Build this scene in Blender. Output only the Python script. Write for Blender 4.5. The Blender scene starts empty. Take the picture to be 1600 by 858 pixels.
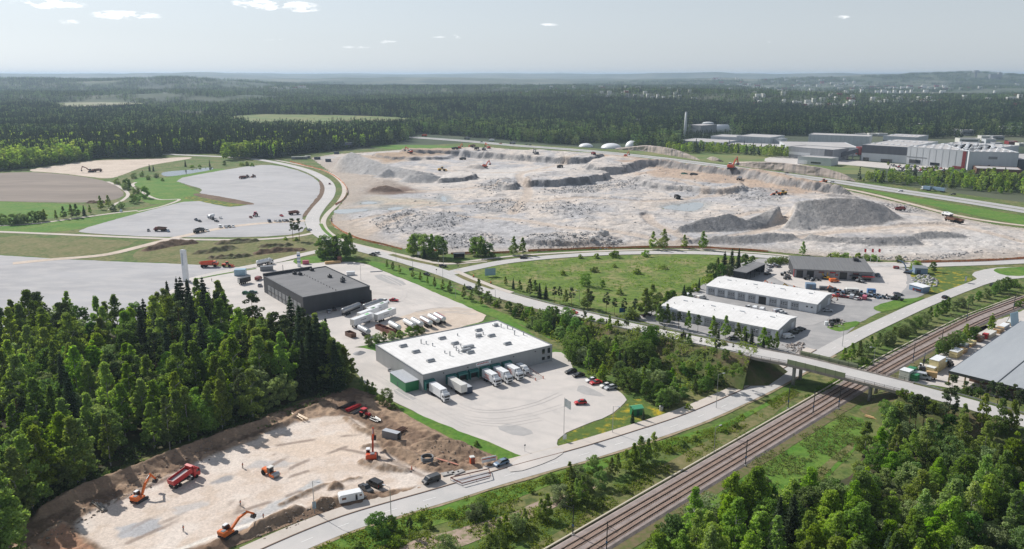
import bpy, bmesh, math, random
import numpy as np
from mathutils import Vector, Matrix
from mathutils.geometry import tessellate_polygon
R = math.radians
random.seed(7); rng = np.random.default_rng(7)
scene = bpy.context.scene
COL = scene.collection

# ------------------------------------------------------------------ camera, sky, sun, exposure
CAMH, F, PITCH = 108.0,1244.0, math.atan((429 - 116) / 1244.0)
cam = bpy.data.cameras.new('camera'); cam.sensor_width = 36.0; cam.lens = 36.0 * F / 1600.0
cam.clip_start = 1.0; cam.clip_end = 90000.0
cam_o = bpy.data.objects.new('camera', cam); COL.objects.link(cam_o)
cam_o.location = (0,0, CAMH); cam_o.rotation_euler = (R(90) - PITCH, 0,0)
scene.camera = cam_o

SUN_AZ, SUN_EL = R(-48.6), R(38.0)          # azimuth from +Y, positive to the right
w = bpy.data.worlds.new('World'); scene.world = w; w.use_nodes = True
nt = w.node_tree; N = nt.nodes; L = nt.links
bg = N['Background']
sky = N.new('ShaderNodeTexSky'); sky.sky_type = 'NISHITA'; sky.sun_disc = False
sky.sun_elevation = SUN_EL; sky.sun_rotation = SUN_AZ
sky.altitude = 100; sky.air_density = 1.0; sky.dust_density = 0.6; sky.ozone_density = 1.0
bg.inputs['Strength'].default_value = 0.094
hs = N.new('ShaderNodeHueSaturation'); hs.inputs['Saturation'].default_value = 0.32
L.new(sky.outputs[0], hs.inputs['Color'])
tn = N.new('ShaderNodeMix'); tn.data_type = 'RGBA'; tn.blend_type = 'MULTIPLY'; tn.inputs['Factor'].default_value = 1; tn.inputs['B'].default_value = (.97,1.05,1.15,1); L.new(hs.outputs[0], tn.inputs['A'])
# pale haze towards the horizon, the same all round
sx = N.new('ShaderNodeSeparateXYZ'); tg = N.new('ShaderNodeTexCoord'); L.new(tg.outputs['Generated'], sx.inputs[0])
hr = N.new('ShaderNodeMapRange'); hr.inputs['From Min'].default_value = 0.0; hr.inputs['From Max'].default_value = .32; hr.inputs['To Min'].default_value = .66; hr.inputs['To Max'].default_value = 0.0; L.new(sx.outputs['Z'], hr.inputs['Value'])
hb = N.new('ShaderNodeMix'); hb.data_type = 'RGBA'; hb.inputs['B'].default_value = (5.3,5.75,6.15,1); L.new(hr.outputs[0], hb.inputs['Factor']); L.new(tn.outputs['Result'], hb.inputs['A'])
# thin fair-weather clouds: soft blobs in the sky at given directions, broken up by noise
tc = N.new('ShaderNodeTexCoord')
nz = N.new('ShaderNodeTexNoise'); nz.inputs['Scale'].default_value = 55; nz.inputs['Detail'].default_value = 8; nz.inputs['Roughness'].default_value = .62
mp = N.new('ShaderNodeMapping'); mp.inputs['Scale'].default_value = (1,1,2.6)
L.new(tc.outputs['Generated'], mp.inputs[0]); L.new(mp.outputs[0], nz.inputs['Vector'])
acc = None
for px, py, wx, wy, st in ((76,6,46,7.5,1.0),(105,34,18,4,.7),(196,24,46,6.5,1.0),(425,8,66,8,1.0),(470,15,30,4,.9),(425,62,22,3,.5),
                       (718,57,16,4,.5),(690,58,18,2,.4),(856,39,18,3,.5),(814,48,14,3,.42),(1314,27,14,3.5,.55),
                       (1210,66,22,2.5,.45),(608,66,20,3.5,.5),(560,74,40,3,.35),(172,58,26,2,.3),(60,80,60,3,.25),(3,42,8,3,.5),(1090,14,14,2,.35),(1500,44,20,2,.3)):
    dx, dy = (px - 800) / F, (429 - py) / F
    d = Vector((dx, dy * math.sin(PITCH) + math.cos(PITCH), dy * math.cos(PITCH) - math.sin(PITCH))).normalized()
    right = d.cross(Vector((0,0,1))).normalized()
    sb = N.new('ShaderNodeVectorMath'); sb.operation = 'SUBTRACT'; sb.inputs[1].default_value = d
    L.new(tc.outputs['Generated'], sb.inputs[0])
    d1 = N.new('ShaderNodeVectorMath'); d1.operation = 'DOT_PRODUCT'; d1.inputs[1].default_value = right * (F / wx)
    d2 = N.new('ShaderNodeVectorMath'); d2.operation = 'DOT_PRODUCT'; d2.inputs[1].default_value = Vector((0,0, F / wy))
    L.new(sb.outputs[0], d1.inputs[0]); L.new(sb.outputs[0], d2.inputs[0])
    a = N.new('ShaderNodeMath'); a.operation = 'MULTIPLY'; L.new(d1.outputs['Value'], a.inputs[0]); L.new(d1.outputs['Value'], a.inputs[1])
    b = N.new('ShaderNodeMath'); b.operation = 'MULTIPLY_ADD'; L.new(d2.outputs['Value'], b.inputs[0]); L.new(d2.outputs['Value'], b.inputs[1]); L.new(a.outputs[0], b.inputs[2])
    c = N.new('ShaderNodeMapRange'); c.inputs['From Min'].default_value = 1.3; c.inputs['From Max'].default_value = 0.0
    c.inputs['To Min'].default_value = 0; c.inputs['To Max'].default_value = st
    L.new(b.outputs[0], c.inputs['Value'])
    if acc is None: acc = c.outputs[0]
    else:
        m = N.new('ShaderNodeMath'); m.operation = 'MAXIMUM'; L.new(acc, m.inputs[0]); L.new(c.outputs[0], m.inputs[1]); acc = m.outputs[0]
mr = N.new('ShaderNodeMapRange'); mr.inputs['From Min'].default_value = .36; mr.inputs['From Max'].default_value = .62
L.new(nz.outputs[0], mr.inputs['Value'])
mu = N.new('ShaderNodeMath'); mu.operation = 'MULTIPLY'; L.new(acc, mu.inputs[0]); L.new(mr.outputs[0], mu.inputs[1])
sm = N.new('ShaderNodeMapRange'); sm.interpolation_type = 'SMOOTHSTEP'; sm.inputs['From Min'].default_value = .12; sm.inputs['From Max'].default_value = .6; sm.inputs['To Max'].default_value = .85
L.new(mu.outputs[0], sm.inputs['Value'])
mx = N.new('ShaderNodeMix'); mx.data_type = 'RGBA'; mx.inputs['B'].default_value = (12.5,12.6,12.8,1)
L.new(sm.outputs[0], mx.inputs['Factor']); L.new(hb.outputs['Result'], mx.inputs['A']); L.new(mx.outputs['Result'], bg.inputs['Color'])

sl = bpy.data.lights.new('sun', 'SUN'); sl.energy = 4.75; sl.angle = R(0.5); sl.color = (1.0,0.955,0.89)
sun = bpy.data.objects.new('sun', sl); COL.objects.link(sun)
sun_dir = Vector((math.sin(SUN_AZ) * math.cos(SUN_EL), math.cos(SUN_AZ) * math.cos(SUN_EL), math.sin(SUN_EL)))
sun.rotation_euler = sun_dir.to_track_quat('Z', 'Y').to_euler(); sun.location = (0,0,400)
vs = scene.view_settings; vs.view_transform = 'Standard'; vs.look = 'None'; vs.gamma = 1.0; vs.use_curve_mapping = False; vs.exposure = 0.18
scene.render.engine = 'CYCLES'
cy = scene.cycles; cy.use_denoising = True; cy.max_bounces = 6; cy.diffuse_bounces = 3; cy.transmission_bounces = 4; cy.transparent_max_bounces = 6; cy.volume_bounces = 1; cy.glossy_bounces = 2; cy.caustics_reflective = False; cy.caustics_refractive = False; cy.sample_clamp_indirect = 4.0
try: cy.denoiser = 'OPENIMAGEDENOISE'
except Exception: pass

# ------------------------------------------------------------------ helpers
def vnoise(x, y, seed=0):
    x = np.asarray(x, float); y = np.asarray(y, float)
    xi = np.floor(x).astype(np.int64); yi = np.floor(y).astype(np.int64); xf = x - xi; yf = y - yi
    def h(a, b):
        n = (a * 374761393 + b * 668265263 + seed * 1442695041) & 0xffffffff
        n = ((n ^ (n >> 13)) * 1274126177) & 0xffffffff
        return ((n ^ (n >> 16)) & 0xffff) / 65535.0
    u = xf * xf * (3 - 2 * xf); v = yf * yf * (3 - 2 * yf)
    return (h(xi, yi) * (1 - u) + h(xi + 1, yi) * u) * (1 - v) + (h(xi, yi + 1) * (1 - u) + h(xi + 1, yi + 1) * u) * v
def fbm(x, y, sc, oct=4, seed=0):
    x = np.asarray(x, float) / sc; y = np.asarray(y, float) / sc; a = 1.0; s = 0.0; t = 0.0
    for i in range(oct):
        s = s + a * vnoise(x, y, seed + i * 17); t += a; a *= .5; x = x * 2.03 + 11.3; y = y * 2.03 + 5.7
    return s / t
def sstep(a, b, x):
    t = np.clip((np.asarray(x, float) - a) / (b - a),0,1); return t * t * (3 - 2 * t)
def hz(x, y):
    """height of the land: level round the building sites, rolling hills farther off"""
    x = np.asarray(x, float); y = np.asarray(y, float)
    d = np.hypot(x, y)
    a1 = sstep(1500,3200, d); a2 = sstep(3500,9000, d); a3 = sstep(10000,16500, d)
    h = a1 * 26 * np.clip(fbm(x, y, 1100,3,3) - .42,0,1) * 2.2
    h = h + a2 * 22 * np.clip(fbm(x, y, 2600,4,9) - .45,0,1) * 1.7
    h = h + a3 * (72 + 120 * (fbm(x, y * 1.5,3600,4,21) - .42))
    a4 = sstep(5600,8000, d) * (1 - sstep(13500,17000, d)); h = h + a4 * 120 * np.clip(fbm(x, y * 2.2,2300,4,33) - .46,0,1) * 1.6
    # two wooded hills to the left and a ridge behind the middle
    for hx, hy, rx, ry, hh in ((-3300,5400,1500,600,58),(-2050,5200,560,420,50),(-800,4300,900,300,18),(380,2900,900,330,34),(60,2350,500,250,12),(-350,2250,420,240,10),(3900,7600,1500,800,34),(950,3050,900,300,16),(-1500,3300,700,300,16),(600,4600,1500,300,26)):
        q = ((x - hx) / rx) ** 2 + ((y - hy) / ry) ** 2
        h = h + hh * np.exp(-q)
    return h
def ray(px, py):
    dx, dy = (px - 800) / F, (429 - py) / F
    return dx, dy * math.sin(PITCH) + math.cos(PITCH), dy * math.cos(PITCH) - math.sin(PITCH)
def G(px, py, z=0.0):
    """the point of height z on the land that shows at (px, py) of the 1600 x 858 photograph"""
    d = ray(px, py); t = (z - CAMH) / min(d[2], -1e-4)
    return d[0] * t, d[1] * t
_gt = {}
def GT(px, py):
    """the same on the rolling land far off"""
    if (px, py) not in _gt:
        d = ray(px, py); t = 600.0 * 1.006 ** np.arange(660); x, y, z = d[0] * t, d[1] * t, CAMH + d[2] * t; g = hz(x, y)
        k = int(np.argmax(z <= g)) or 659; _gt[px, py] = (float(x[k]), float(y[k]), float(g[k]))
    return _gt[px, py]
def PR(x, y, z=0.0):
    zz = z - CAMH; f = y * math.cos(PITCH) - zz * math.sin(PITCH); u = y * math.sin(PITCH) + zz * math.cos(PITCH)
    return 800 + F * x / f, 429 - F * u / f
def GS(pts, z=0.0): return [G(p[0], p[1], z) for p in pts]
def crest(px, yc, yb, s=.66):
    """(x, y, h) of a heap's crest seen at yc whose foot in front shows at yb"""
    tc_ = math.tan(PITCH + math.atan((yc - 429) / F)); db = G(px, yb)[1]
    h = (CAMH / tc_ - db) / (1 / tc_ + 1 / s)
    x, y = G(px, yc, h)
    return x, y, h

def tag(o, label=None, cat=None, group=None, kind=None):
    if label: o['label'] = label
    if cat: o['category'] = cat
    if group: o['group'] = group
    if kind: o['kind'] = kind
    return o
def thing(name, label, cat, loc=(0,0,0), rz=0.0, group=None):
    o = bpy.data.objects.new(name, None); o.empty_display_size = .5; COL.objects.link(o)
    o.location = loc; o.rotation_euler = (0,0, rz)
    return tag(o, label, cat, group)
def link(name, me, parent=None, m=None):
    o = bpy.data.objects.new(name, me); COL.objects.link(o)
    if m is not None:
        me.materials.clear(); me.materials.append(m)
    if parent is not None: o.parent = parent; _kids.setdefault(parent.name, []).append(o)
    return o
_kids = {}
def kids(o): return _kids.get(o.name, [])
def dup(root, loc, rz, label=None, group=None, mats=None, scale=None):
    """copy a thing with its parts and sub-parts; mats swaps materials by part name"""
    def cp(o, par):
        c = o.copy(); COL.objects.link(c); c.parent = par
        if par is not None: _kids.setdefault(par.name, []).append(c)
        if mats and c.type == 'MESH':
            n = o.name.split('.')[0]
            if n in mats:
                for s_ in c.material_slots: s_.link = 'OBJECT'; s_.material = mats[n]
        for ch in kids(o): cp(ch, c)
        return c
    r = cp(root, None); r.location = loc; r.rotation_euler = (0,0, rz)
    if label: r['label'] = label
    if group: r['group'] = group
    if scale: r.scale = (scale,) * 3 if not isinstance(scale, tuple) else scale
    return r

_u = 'first second third fourth fifth sixth seventh eighth ninth tenth eleventh twelfth thirteenth fourteenth fifteenth sixteenth seventeenth eighteenth nineteenth'.split()
NUM = _u + [a + ('-' + b if b else c) for a, c in (('twent', 'ieth'),('thirt', 'ieth'),('fort', 'ieth'),('fift', 'ieth')) for b in [''] + _u[:9]]
NUM = [n.replace('t-', 'ty-') for n in NUM]
ORD = NUM[:16]
class MB:
    """collects simple solids and links them as one mesh object"""
    def __init__(s): s.v = []; s.f = []
    def add(s, vs, fs, M=None):
        b = len(s.v)
        s.v += [tuple(M @ Vector(v)) for v in vs] if M is not None else [tuple(v) for v in vs]
        s.f += [tuple(i + b for i in f) for f in fs]; return s
    def box(s, c, d, rz=0, M=None):
        x, y, z = d[0] / 2, d[1] / 2, d[2] / 2
        vs = [(a * x, b * y, e * z) for e in (-1,1) for b in (-1,1) for a in (-1,1)]
        T = Matrix.Translation(c) @ Matrix.Rotation(rz, 4, 'Z')
        if M is not None: T = M @ T
        return s.add(vs, [(0,2,3,1),(4,5,7,6),(0,1,5,4),(2,6,7,3),(0,4,6,2),(1,3,7,5)], T)
    def b2(s, x0, x1, y0, y1, z0, z1, ch=0):
        """box by its limits, with chamfered upright and top edges if ch"""
        if not ch: return s.box(((x0 + x1) / 2,(y0 + y1) / 2,(z0 + z1) / 2),(x1 - x0, y1 - y0, z1 - z0))
        def ring(i, z): return [(x0 + i + ch, y0 + i, z),(x1 - i - ch, y0 + i, z),(x1 - i, y0 + i + ch, z),(x1 - i, y1 - i - ch, z),(x1 - i - ch, y1 - i, z),(x0 + i + ch, y1 - i, z),(x0 + i, y1 - i - ch, z),(x0 + i, y0 + i + ch, z)]
        return s.loft([ring(0, z0), ring(0, z1 - ch), ring(ch, z1)])
    def loft(s, rings, cap=True, closed=True):
        n = len(rings[0]); vs = [p for r_ in rings for p in r_]; fs = []
        for k in range(len(rings) - 1):
            for i in range(n if closed else n - 1):
                j = (i + 1) % n
                fs.append((k * n + i, k * n + j, (k + 1) * n + j, (k + 1) * n + i))
        if cap:
            fs.append(tuple(reversed(range(n)))); fs.append(tuple(range((len(rings) - 1) * n, len(rings) * n)))
        return s.add(vs, fs)
    def prism(s, poly, z0, z1):
        return s.loft([[(p[0], p[1], z0) for p in poly], [(p[0], p[1], z1) for p in poly]])
    def side(s, prof, y0, y1):
        """profile in x,z pushed through y"""
        return s.loft([[(p[0], y0, p[1]) for p in prof], [(p[0], y1, p[1]) for p in prof]])
    def tube(s, a, b, r0, r1=None, n=6):
        a = Vector(a); b = Vector(b); d = (b - a).normalized(); r1 = r0 if r1 is None else r1
        u = d.orthogonal().normalized(); v = d.cross(u)
        rg = lambda p, r_: [tuple(p + u * (r_ * math.cos(2 * math.pi * i / n)) + v * (r_ * math.sin(2 * math.pi * i / n))) for i in range(n)]
        return s.loft([rg(a, r0), rg(b, r1)])
    def bar(s, a, b, w, h):
        a = Vector(a); b = Vector(b); d = (b - a).normalized(); u = d.cross(Vector((0,0,1)))
        u = Vector((0,1,0)) if u.length < 1e-4 else u.normalized(); v = u.cross(d)
        rg = lambda p: [tuple(p + u * (sx * w / 2) + v * (sy * h / 2)) for sx, sy in ((-1,-1),(1,-1),(1,1),(-1,1))]
        return s.loft([rg(a), rg(b)])
    def quad(s, a, b, c, d): return s.add([a, b, c, d], [(0,1,2,3)])
    def sphere(s, c, r, nu=10, nv=6, z0=-1.0, sq=(1,1,1)):
        rings = []
        for k in range(nv + 1):
            t = math.asin(z0) + (math.pi / 2 - math.asin(z0)) * k / nv
            rr = max(math.cos(t),.02)
            rings.append([(c[0] + sq[0] * r * rr * math.cos(2 * math.pi * i / nu), c[1] + sq[1] * r * rr * math.sin(2 * math.pi * i / nu), c[2] + sq[2] * r * math.sin(t)) for i in range(nu)])
        return s.loft(rings)
    def mesh(s, name, smooth=False):
        me = bpy.data.meshes.new(name); me.from_pydata(s.v, [], s.f); me.update()
        bm_ = bmesh.new(); bm_.from_mesh(me); bmesh.ops.recalc_face_normals(bm_, faces=bm_.faces); bm_.to_mesh(me); bm_.free()
        if smooth: me.polygons.foreach_set('use_smooth', [True] * len(me.polygons))
        return me
    def build(s, name, m, parent=None, smooth=False):
        return link(name, s.mesh(name, smooth), parent, m)

def np_mesh(name, V, Q, m=None, smooth=False):
    me = bpy.data.meshes.new(name); V = np.asarray(V, np.float32); Q = np.asarray(Q, np.int32); k = Q.shape[1]
    me.vertices.add(len(V)); me.vertices.foreach_set('co', V.ravel())
    me.loops.add(Q.size); me.loops.foreach_set('vertex_index', Q.ravel())
    me.polygons.add(len(Q)); me.polygons.foreach_set('loop_start', np.arange(0, Q.size, k, dtype=np.int32)); me.polygons.foreach_set('loop_total', np.full(len(Q), k, np.int32))
    if smooth: me.polygons.foreach_set('use_smooth', np.ones(len(Q), bool))
    me.update(calc_edges=True); me.validate()
    if m is not None: me.materials.append(m)
    return me

# ------------------------------------------------------------------ materials
MATS = {}
def mat(name, c1, c2=None, sc=.2, rough=.9, c3=None, sc3=3.0, amt3=.5, bump=0.0, bsc=None, metal=0.0, spec=.3, stretch=None, rot=0.0, wave=None, lo=.38, hi=.62, objrand=0.0, attr=None, bdist=.3):
    """principled surface: base colour broken up by two noises, and fine relief"""
    if name in MATS: return MATS[name]
    m = bpy.data.materials.new(name); m.use_nodes = True; n = m.node_tree.nodes; l = m.node_tree.links
    p = n['Principled BSDF']; p.inputs['Roughness'].default_value = rough; p.inputs['Metallic'].default_value = metal; p.inputs['Specular IOR Level'].default_value = spec
    rgba = lambda c: (c[0], c[1], c[2], 1)
    t = n.new('ShaderNodeTexCoord'); vec = t.outputs['Object']
    if stretch or rot:
        mpg = n.new('ShaderNodeMapping'); mpg.inputs['Scale'].default_value = stretch or (1,1,1); mpg.inputs['Rotation'].default_value = (0,0, rot)
        l.new(vec, mpg.inputs[0]); vec = mpg.outputs[0]
    def noise_(s_, det=6, rg=.6):
        q = n.new('ShaderNodeTexNoise'); q.inputs['Scale'].default_value = s_; q.inputs['Detail'].default_value = det; q.inputs['Roughness'].default_value = rg; l.new(vec, q.inputs['Vector']); return q.outputs[0]
    def rng_(o_, a_, b_, ta=0, tb=1):
        q = n.new('ShaderNodeMapRange'); q.inputs['From Min'].default_value = a_; q.inputs['From Max'].default_value = b_; q.inputs['To Min'].default_value = ta; q.inputs['To Max'].default_value = tb; l.new(o_, q.inputs['Value']); return q.outputs[0]
    def mix_(f_, A, B):
        q = n.new('ShaderNodeMix'); q.data_type = 'RGBA'
        for k_, v_ in (('Factor', f_),('A', A),('B', B)):
            if isinstance(v_, tuple): q.inputs[k_].default_value = rgba(v_)
            else: l.new(v_, q.inputs[k_])
        return q.outputs['Result']
    col = c1
    if attr:
        at = n.new('ShaderNodeAttribute'); at.attribute_name = attr; col = at.outputs['Color']
    if c2: col = mix_(rng_(noise_(sc), lo, hi), col, c2)
    if c3: col = mix_(rng_(noise_(sc3,4),.45,.62,0, amt3), col, c3)
    if wave:      # (rings or bands, scale, distortion, amount, colour): tyre arcs, seams
        q = n.new('ShaderNodeTexWave'); q.wave_type = wave[0]; q.inputs['Scale'].default_value = wave[1]; q.inputs['Distortion'].default_value = wave[2]; q.inputs['Detail'].default_value = 3; q.inputs['Detail Scale'].default_value = .3; l.new(vec, q.inputs['Vector']); col = mix_(rng_(q.outputs['Fac'], .82,1.0,0, wave[3]), col, wave[4])
    if attr or objrand:
        hsv = n.new('ShaderNodeHueSaturation')
        if isinstance(col, tuple): hsv.inputs['Color'].default_value = rgba(col)
        else: l.new(col, hsv.inputs['Color'])
        src = noise_(sc3,5,.7) if attr else n.new('ShaderNodeObjectInfo').outputs['Random']
        l.new(rng_(src, .3 if attr else 0,.7 if attr else 1,1 - (objrand or .22),1 + (objrand or .22)), hsv.inputs['Value']); col = hsv.outputs[0]
    if isinstance(col, tuple): p.inputs['Base Color'].default_value = rgba(col)
    else: l.new(col, p.inputs['Base Color'])
    if bump:
        b_ = n.new('ShaderNodeBump'); b_.inputs['Strength'].default_value = bump; b_.inputs['Distance'].default_value = bdist
        l.new(noise_(bsc or sc3,6,.7), b_.inputs['Height']); l.new(b_.outputs[0], p.inputs['Normal'])
    MATS[name] = m; return m
def leafmat(name, c, var=.35, hue=.022, trans=.35, tc_=None):
    m = bpy.data.materials.new(name); m.use_nodes = True; n = m.node_tree.nodes; l = m.node_tree.links
    for q in list(n): n.remove(q)
    out = n.new('ShaderNodeOutputMaterial'); df = n.new('ShaderNodeBsdfDiffuse'); tr = n.new('ShaderNodeBsdfTranslucent'); ms = n.new('ShaderNodeMixShader'); ms.inputs[0].default_value = trans
    g = n.new('ShaderNodeNewGeometry'); oi = n.new('ShaderNodeObjectInfo')
    h = n.new('ShaderNodeHueSaturation'); h.inputs['Color'].default_value = (*c, 1)
    def rg(o_, a, b):
        q = n.new('ShaderNodeMapRange'); q.inputs['To Min'].default_value = a; q.inputs['To Max'].default_value = b; l.new(o_, q.inputs['Value']); return q.outputs[0]
    l.new(rg(oi.outputs['Random'], .5 - hue, .5 + hue), h.inputs['Hue'])
    a = n.new('ShaderNodeMath'); a.operation = 'MULTIPLY'
    wn = n.new('ShaderNodeTexWhiteNoise'); wn.noise_dimensions = '1D'; l.new(oi.outputs['Random'], wn.inputs['W'])
    l.new(rg(g.outputs['Random Per Island'], 1 - var, 1 + var), a.inputs[0]); l.new(rg(wn.outputs['Value'], .62,1.35), a.inputs[1]); l.new(a.outputs[0], h.inputs['Value'])
    wn2 = n.new('ShaderNodeTexWhiteNoise'); wn2.noise_dimensions = '1D'; ad = n.new('ShaderNodeMath'); ad.operation = 'MULTIPLY'; ad.inputs[1].default_value = 7.3; l.new(oi.outputs['Random'], ad.inputs[0]); l.new(ad.outputs[0], wn2.inputs['W']); l.new(rg(wn2.outputs['Value'], .8,1.12), h.inputs['Saturation'])
    l.new(h.outputs[0], df.inputs['Color'])
    h2 = n.new('ShaderNodeMix'); h2.data_type = 'RGBA'; h2.blend_type = 'MULTIPLY'; h2.inputs['Factor'].default_value = 1; h2.inputs['B'].default_value = (*(tc_ or (1.5,1.45,.6)),1)
    l.new(h.outputs[0], h2.inputs['A']); l.new(h2.outputs['Result'], tr.inputs['Color'])
    l.new(df.outputs[0], ms.inputs[1]); l.new(tr.outputs[0], ms.inputs[2]); l.new(ms.outputs[0], out.inputs['Surface'])
    MATS[name] = m; return m
def paint(name, c, rough=.4, metal=0.0, spec=.5): return mat('paint_' + name, c, tuple(v * .8 for v in c), sc=.9, rough=rough, metal=metal, spec=spec, lo=.3, hi=.9)
P_ = {}
for n_, c_ in dict(white=(.78,.79,.8), offwhite=(.68,.67,.63), silver=(.45,.47,.5), grey=(.2,.21,.22), darkgrey=(.06,.063,.068), black=(.016,.016,.018), red=(.5,.02,.025), darkred=(.22,.03,.03), orange=(.75,.16,.02), orangered=(.62,.08,.02), blue=(.05,.16,.36), steelblue=(.16,.24,.34), navy=(.03,.05,.09), green=(.02,.2,.07), darkgreen=(.02,.09,.07), teal=(.05,.19,.18), yellow=(.7,.42,.03), brown=(.16,.08,.05), rust=(.2,.07,.045), lightgreen=(.12,.6,.12), lightblue=(.3,.45,.55), wood=(.55,.36,.17), paleyellow=(.72,.6,.3), pink=(.5,.1,.16), cream=(.7,.66,.52)).items():
    P_[n_] = paint(n_, c_)
GLASS = mat('dark_window_glass', (.012,.016,.02), rough=.08, spec=.8)
TYRE = mat('tyre_rubber', (.012,.012,.013), rough=.9)
METAL = mat('galvanised_metal', (.42,.43,.44),(.34,.35,.36), sc=1, rough=.45, metal=.6)
DARKM = mat('dark_steel', (.05,.05,.055), rough=.6, metal=.3)
CONC = mat('concrete', (.42,.4,.38),(.33,.32,.31), sc=.4, rough=.9, c3=(.24,.23,.22), sc3=1.5, amt3=.35)
# ------------------------------------------------------------------ the land
GRASS = mat('rough_grass', (.085,.145,.025),(.19,.18,.07), sc=.05, rough=1, c3=(.05,.085,.02), sc3=.35, amt3=.8, bump=.5, bsc=.8, lo=.42, hi=.6)
LAND = mat('far_land', (.025,.045,.025),(.055,.08,.035), sc=.0035, rough=1, c3=(.2,.19,.13), sc3=.0016, amt3=.5)
LUSH = mat('lush_grass', (.075,.19,.018),(.14,.215,.035), sc=.07, rough=1, c3=(.045,.115,.012), sc3=.5, amt3=.6, bump=.5, bsc=.9)
DRYG = mat('dry_grass', (.16,.15,.06),(.09,.12,.03), sc=.07, rough=1, c3=(.24,.2,.1), sc3=.4, amt3=.6, bump=.5, bsc=.9)
DAND = mat('dandelion_meadow', (.09,.14,.025),(.42,.32,.02), sc=.22, rough=1, c3=(.06,.1,.02), sc3=.8, amt3=.7, lo=.5, hi=.66, bump=.4)
FLOORM = mat('forest_floor', (.05,.065,.025),(.08,.06,.035), sc=.12, rough=1, c3=(.03,.04,.015), sc3=.6, amt3=.7)
SOIL = mat('dark_soil', (.13,.085,.055),(.2,.135,.09), sc=.12, rough=1, c3=(.07,.045,.03), sc3=.8, amt3=.6, bump=.8, bsc=1.2)
PLOUGH = mat('ploughed_field', (.21,.175,.15),(.27,.225,.19), sc=.03, rough=1, c3=(.17,.14,.125), sc3=.25, amt3=.5, stretch=(.12,1,1), rot=.12)
SANDY = mat('pale_sand', (.56,.47,.39),(.46,.38,.31), sc=.05, rough=1, c3=(.63,.54,.46), sc3=.35, amt3=.5, bump=.2, bsc=1)
GRAVEL = mat('grey_gravel', (.41,.405,.415),(.345,.34,.35), sc=.03, rough=1, c3=(.45,.435,.43), sc3=.16, amt3=.6, bump=.3, bsc=1.5, stretch=(.45,1,1), rot=.15)
YARD = mat('pale_concrete_yard', (.575,.53,.495),(.51,.475,.447), sc=.04, rough=.95, c3=(.44,.42,.4), sc3=.13, amt3=.45, wave=('RINGS', .02,60,.22,(.4,.375,.36)))
ASPH = mat('pale_asphalt', (.43,.425,.42),(.37,.365,.365), sc=.05, rough=.92, c3=(.48,.46,.45), sc3=.2, amt3=.35)
ROADM = mat('worn_asphalt_road', (.5,.48,.465),(.44,.43,.42), sc=.05, rough=.92, c3=(.54,.51,.49), sc3=.3, amt3=.4)
LOTM = mat('grey_asphalt_lot', (.36,.35,.345),(.29,.285,.285), sc=.05, rough=.92, c3=(.43,.41,.4), sc3=.15, amt3=.4, wave=('RINGS', .03,60,.3,(.25,.245,.245)))
PATHM = mat('sandy_path', (.55,.49,.44),(.48,.43,.38), sc=.1, rough=1, c3=(.58,.53,.48), sc3=.8, amt3=.4)
PAINTW = mat('road_paint', (.75,.74,.72), rough=.8)

# the ground: one sheet out to the hills on the horizon
rad = np.concatenate([np.linspace(20,1500,16),1500 * (30000 / 1500.0) ** np.linspace(0,1,150)[1:]])
na = 340
aa = np.concatenate([np.linspace(-R(48), R(48),280), np.linspace(R(48), R(312),62)[1:-1]])
na = len(aa)
RR, AA = np.meshgrid(rad, aa, indexing='ij')
X, Y = RR * np.sin(AA), RR * np.cos(AA)
V = np.stack([X, Y, hz(X, Y)], -1).reshape(-1,3)
i, j = np.meshgrid(np.arange(len(rad) - 1), np.arange(na), indexing='ij'); j2 = (j + 1) % na
Q = np.stack([i * na + j, (i + 1) * na + j, (i + 1) * na + j2, i * na + j2], -1).reshape(-1,4)
V = np.vstack([V, [[0,0,0]]])
me = np_mesh('ground', V, Q[:, ::-1], LAND, smooth=True)
bm_ = bmesh.new(); bm_.from_mesh(me); bm_.verts.ensure_lookup_table()
c0 = bm_.verts[len(V) - 1]
for k in range(na): bm_.faces.new((c0, bm_.verts[(k + 1) % na], bm_.verts[k]))
bmesh.ops.recalc_face_normals(bm_, faces=bm_.faces)
bm_.faces.ensure_lookup_table()
if bm_.faces[0].normal.z < 0: bmesh.ops.reverse_faces(bm_, faces=bm_.faces)
bm_.to_mesh(me); bm_.free()
tag(link('ground', me), 'green wooded land rolling away to the horizon', kind='structure')

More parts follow.
